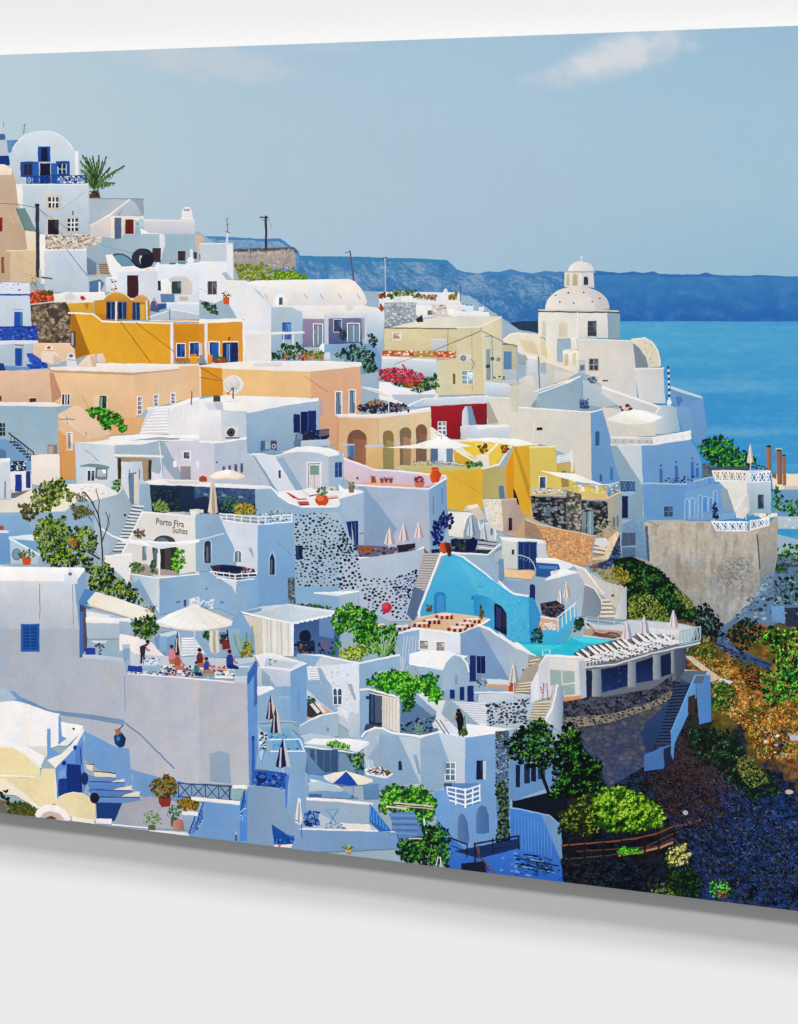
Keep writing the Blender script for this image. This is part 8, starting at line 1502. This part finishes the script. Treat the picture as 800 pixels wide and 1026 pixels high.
# ---- tile U: lower right shrubs, trees, timber railing -------------------------
T(500, 580, 3.636)
part('pine_tree', 'dark blue-green pine tree below the stone-studded terrace at the lower centre right', INK_ROUGH)
sub('trunk'); ln('120 600, 160 720, 190 800', 12, '14141c'); back(); sub('crown', None, INK_ROUGH)
leaf('20 600, 60 550, 110 520, 160 505, 200 540, 205 600, 230 640, 200 690, 150 700, 90 680, 40 650', 1200, 10, ('02060a', '04140c', '0c3014', '185818', '3c8424', '74ac34'), clump=0.11, light=0.4, seed=1, bias=-0.12); back()
part('pine_tree', 'tall dark pine tree against the stone-based pool pavilion', INK_ROUGH)
sub('trunk'); ln('260 640, 256 800', 14, '14141c'); ln('200 760, 300 700', 7, '14141c'); back(); sub('crown', None, INK_ROUGH)
leaf('205 600, 230 540, 262 525, 300 560, 310 620, 370 660, 380 720, 360 800, 180 800, 200 740, 190 680', 1700, 10, ('02050a', '04120c', '0c2c14', '185418', '388024', '6ca434'), clump=0.10, light=0.4, seed=9, bias=-0.14); back()
T(560, 730, 3.333)
part('shrub', 'bright yellow-green bush on the dark cliff', INK_ROUGH)
leaf('110 240, 150 190, 210 190, 270 210, 330 250, 360 290, 350 330, 260 345, 160 350, 120 310', 2600, 9, ('0c2408', '2c5c10', '54901c', '84b428', 'bcdc4c'), clump=0.10, light=0.55, seed=12, bias=-0.02)
part('shrub', 'olive-yellow spiky shrub left of the bright green bush', INK_ROUGH)
leaf('0 280, 40 250, 100 200, 120 260, 140 340, 100 365, 30 340, 0 350', 500, 8, ('0c1c0c', '24380f', '5c7020', '94a438'), clump=0.16)
part('shrub', 'dark green shrub high on the cliff right of the staircase', INK_ROUGH)
leaf('420 0, 560 0, 620 60, 640 120, 720 150, 750 220, 640 240, 580 200, 520 130, 450 90', 1100, 10, ('04100f', '0c2418', '1a3c28', '2c5434', '5c7c4c'), clump=0.09, seed=14, bias=-0.18)
leaf('590 90, 650 90, 700 180, 640 200, 600 150', 200, 7, ('3c4c20', '7c8c3c', 'b0a850', '1c3c20'), base=False)
part('shrub', 'pale yellow-lit shrub under the timber railing', INK_ROUGH)
leaf('352 410, 390 380, 430 378, 446 410, 430 450, 370 465', 300, 8, ('1c2c10', '5c6c24', 'a0a444', 'd8d070', 'f0e89c'), clump=0.14, light=0.3)
part('shrub', 'dark green bush hanging at the bottom edge below the pale-lit shrub', INK_ROUGH)
leaf('350 470, 440 460, 480 500, 470 570, 380 560, 360 520', 420, 9, ('040c06', '0c200c', '1c3c14', '2c5c1c')); leaf('300 520, 360 515, 390 560, 310 550', 80, 6, ('1c3010', '4c6c24', '8ca448'), base=False)
part('shrub', 'small bright green plant with reddish base near the bottom right', INK_ROUGH)
leaf('496 520, 520 500, 570 512, 582 540, 560 570, 510 560', 220, 8, ('0c2c10', '1c6424', '40a838', '88e06c'), clump=0.15); leaf('530 545, 560 545, 560 568, 535 566', 24, 6, ('7c2824', 'b04438'), base=False)
part('timber_railing', 'rusty brown timber railing curving along the cliff path')
ln('8 390, 110 382, 200 374, 270 364, 330 350, 384 326, 440 316, 480 300', 5, '7c4c3c'); ln('20 436, 160 424, 250 412, 340 388, 384 366', 5, '4c3830'); ln('200 424, 280 412, 340 396, 386 378', 7, 'b07c60'); ln('60 410, 290 396, 384 350', 4, '5c3c30'); ln('384 336, 480 306', 4, '3c405c')
for (x, y) in ((34, 388), (86, 384), (150, 378), (210, 372), (288, 362), (334, 350), (386, 326), (432, 316), (480, 300)): ln([(x, y), (x, y + 66)], 6, '1c1014')
part('shrub', 'small vivid green sprig poking through the timber railing', INK_ROUGH); leaf('190 405, 215 390, 250 400, 286 405, 270 420, 200 420', 110, 6, ('1c6c10', '3cc020', '88e840'))
part('rock_debris', 'broken rock debris and dry twigs over the dark cliff', INK_ROUGH)
rub('480 330, 800 300, 800 600, 560 570, 400 430, 380 250, 560 150, 700 320', 420, 6, ('24365c', '3c4864', '18284c', '484854', '30303c', '080c1c', '0a1228', '606478', '443830'), mind=12, flat=1.9, ang=0.6)
for i in range(420):
    a = scatter([(470, 330), (800, 250), (800, 600), (560, 575), (380, 430), (390, 180), (560, 150), (700, 300)], 1)[0]
    t_ = random.uniform(0.3, 1.1); L_ = random.uniform(5, 16)
    ln([a, (a[0] + L_ * math.cos(t_), a[1] + L_ * math.sin(t_))], 1.6, random.choice(('3c5080', '5c6888', '24385c', '747c8c', '4c3c34', '080c1c', '080c1c')))
part('dark_scrub', 'tangled dark scrub and dry stems over the shaded cliff at the lower right', INK_ROUGH)
leaf('300 150, 420 180, 560 230, 700 320, 800 420, 800 600, 640 585, 500 500, 460 330, 340 260', 1500, 9, ('03060c', '0c1420', '1c2c3c', '2c3c34', '4c4c48'), clump=0.1, base=False, gaps=0.5, seed=61, stretch=2.6)
leaf('560 240, 700 260, 800 330, 800 560, 640 520, 560 380', 700, 7, ('1c3464', '2c4c8c', '4c68a8', '8494bc'), clump=0.1, base=False, gaps=0.62, seed=62, stretch=3.0)
leaf('300 150, 420 130, 520 200, 560 300, 460 330, 340 260', 500, 8, ('181420', '3c2c2c', '5c4438', '24283c'), clump=0.1, base=False, gaps=0.5, seed=63, stretch=2.6)
leaf('0 440, 160 440, 340 470, 340 540, 100 520, 0 505', 300, 9, ('02040a', '0c1424', '1c2c4c', '2c3c2c'), clump=0.1, base=False, gaps=0.4, seed=64)
part('boulder', 'pale rounded boulder above the timber railing'); ell(424, 280, 9, 8, 'b4bccc', 9)
part('boulder', 'tan boulder at the right edge of the cliff'); ell(770, 212, 14, 8, 'c8b4a4', 9)
# ================================================================== turn the printed shapes into meshes
def link(o, parent=None):
    COL.objects.link(o)
    if parent is not None: o.parent = parent
    return o
def build_sheet(s, parent):
    me = bpy.data.meshes.new(s.name)
    n = len(s.co)
    me.vertices.add(n); me.vertices.foreach_set('co', np.array(s.co, dtype=np.float32).ravel())
    sizes = np.array(s.sizes, dtype=np.int32); starts = np.concatenate(([0], np.cumsum(sizes)[:-1])).astype(np.int32)
    me.loops.add(n); me.loops.foreach_set('vertex_index', np.arange(n, dtype=np.int32))
    me.polygons.add(len(sizes)); me.polygons.foreach_set('loop_start', starts); me.polygons.foreach_set('loop_total', sizes)
    me.update(calc_edges=True)
    at = me.color_attributes.new('ink', 'FLOAT_COLOR', 'POINT'); at.data.foreach_set('color', np.array(s.colr, dtype=np.float32).ravel())
    me.materials.append(s.mat)
    o = bpy.data.objects.new(s.name, me)
    if s.label: o['label'] = s.label
    return link(o, parent)

def principled(name, col, rough=0.6, metal=0.0, bump=0.0, scale=60.0):
    m = bpy.data.materials.new(name); m.use_nodes = True
    n = m.node_tree.nodes; b = n['Principled BSDF']; L = m.node_tree.links.new
    b.inputs['Roughness'].default_value = rough; b.inputs['Metallic'].default_value = metal
    tc = n.new('ShaderNodeTexCoord'); t = n.new('ShaderNodeTexNoise'); t.inputs['Scale'].default_value = scale; t.inputs['Detail'].default_value = 5
    L(tc.outputs['Object'], t.inputs['Vector'])
    r_ = n.new('ShaderNodeValToRGB'); e = r_.color_ramp.elements
    e[0].position = 0.3; e[1].position = 0.7
    e[0].color = tuple(c * 0.99 for c in col) + (1,); e[1].color = tuple(min(1, c * 1.005) for c in col) + (1,)
    L(t.outputs['Fac'], r_.inputs[0]); L(r_.outputs[0], b.inputs['Base Color'])
    if bump:
        bp = n.new('ShaderNodeBump'); bp.inputs['Strength'].default_value = bump; bp.inputs['Distance'].default_value = 0.0004
        L(t.outputs['Fac'], bp.inputs['Height']); L(bp.outputs[0], b.inputs['Normal'])
    return m
def box(name, x0, x1, y0, y1, z0, z1, mat, parent=None):
    me = bpy.data.meshes.new(name)
    v = [(x, y, z) for x in (x0, x1) for y in (y0, y1) for z in (z0, z1)]
    me.from_pydata(v, [], [(0, 1, 3, 2), (4, 6, 7, 5), (0, 4, 5, 1), (2, 3, 7, 6), (0, 2, 6, 4), (1, 5, 7, 3)])
    me.materials.append(mat); o = bpy.data.objects.new(name, me)
    return link(o, parent)

xl, zt = to_print(XL, top_y(XL)); xr, zt2 = to_print(XR, top_y(XR))
_, zb = to_print(XL, bot_y(XL)); _, zb2 = to_print(XR, bot_y(XR))
zt = (zt + zt2) / 2; zb = (zb + zb2) / 2
root = bpy.data.objects.new('art_print', None); COL.objects.link(root)
root.location = ((xl + xr) / 2, FACE_Y, zb)
root['label'] = 'unframed metal photo print of a white cliffside village, floating off a pale wall'
root['category'] = 'wall art'
bpy.context.view_layer.update()
base = Vector(root.location)
for s in SHEETS: s.co = [(a - base.x, b - base.y, c - base.z) for a, b, c in s.co]
M_METAL = principled('coated_white_metal', (0.80, 0.80, 0.80), 0.45)
pan = box('panel', xl - base.x, xr - base.x, -0.000004, THICK, zb - base.z, zt - base.z, M_METAL, root)
fr = 0.16
mnt = box('mount_block', xl + fr - base.x, xr - fr - base.x, THICK + 0.0003, THICK + GAP - 0.0003, fr, zt - base.z - fr, M_METAL, root)
made = {}
for s in SHEETS:
    if not s.sizes: continue
    par = made.get(id(s.parent), root) if s.parent is not None else root
    made[id(s)] = build_sheet(s, par)
print('sheets', len(SHEETS), 'polys', sum(len(s.sizes) for s in SHEETS), 'top layer', int(HM.max()))

M_WALL = principled('pale_painted_wall', (0.775, 0.775, 0.775), 0.9, 0, 0.03, 220.0)
M_WALL.node_tree.nodes['Principled BSDF'].inputs['Specular IOR Level'].default_value = 0.05
wl = box('wall', -9, 9, 0.0, 0.12, -3, 6, M_WALL); wl['kind'] = 'structure'

# ------------------------------------------------------------------ light: soft room light and three overhead lamps
w = bpy.data.worlds.new('World'); scene.world = w; w.use_nodes = True
bg = w.node_tree.nodes['Background']; bg.inputs[0].default_value = (1, 1, 1, 1); bg.inputs[1].default_value = 0.30
def lamp(name, elev, size, energy, dist=200.0, side=0.0):
    L = bpy.data.lights.new(name, 'AREA'); L.shape = 'RECTANGLE'; L.size = size * 80; L.size_y = size * 22; L.energy = energy
    o = bpy.data.objects.new(name, L); COL.objects.link(o)
    e = math.radians(elev); tgt = Vector(((xl + xr) / 2, 0, (zt + zb) / 2))
    o.location = tgt + Vector((side, -math.cos(e) * dist, math.sin(e) * dist))
    o.rotation_euler = (tgt - o.location).to_track_quat('-Z', 'Y').to_euler()
LAMPS = [(47.5, 1.0, 1.15), (67, 0.8, 1), (73.3, 0.8, 0.95)]
for i, (e, sz, k) in enumerate(LAMPS):
    # equal contribution on the wall: compensate for the grazing angle
    lamp('ceiling_lamp', e, sz, 101500.0 * k / math.cos(math.radians(e)))

cam = bpy.data.cameras.new('Camera'); co = bpy.data.objects.new('Camera', cam); COL.objects.link(co)
cam.sensor_width = 36.0; cam.sensor_fit = 'AUTO'; cam.lens = 36.0 * FPX / 1026.0
cam.shift_y = -(513.0 - HY) / 1026.0; cam.shift_x = 0.0
co.location = CAM
co.rotation_euler = (math.pi / 2, 0, TH)
cam.clip_start = 0.02; cam.clip_end = 100
scene.camera = co
scene.view_settings.view_transform = 'Standard'; scene.view_settings.look = 'None'
scene.view_settings.exposure = 0.0; scene.view_settings.gamma = 1.0
scene.cycles.max_bounces = 4
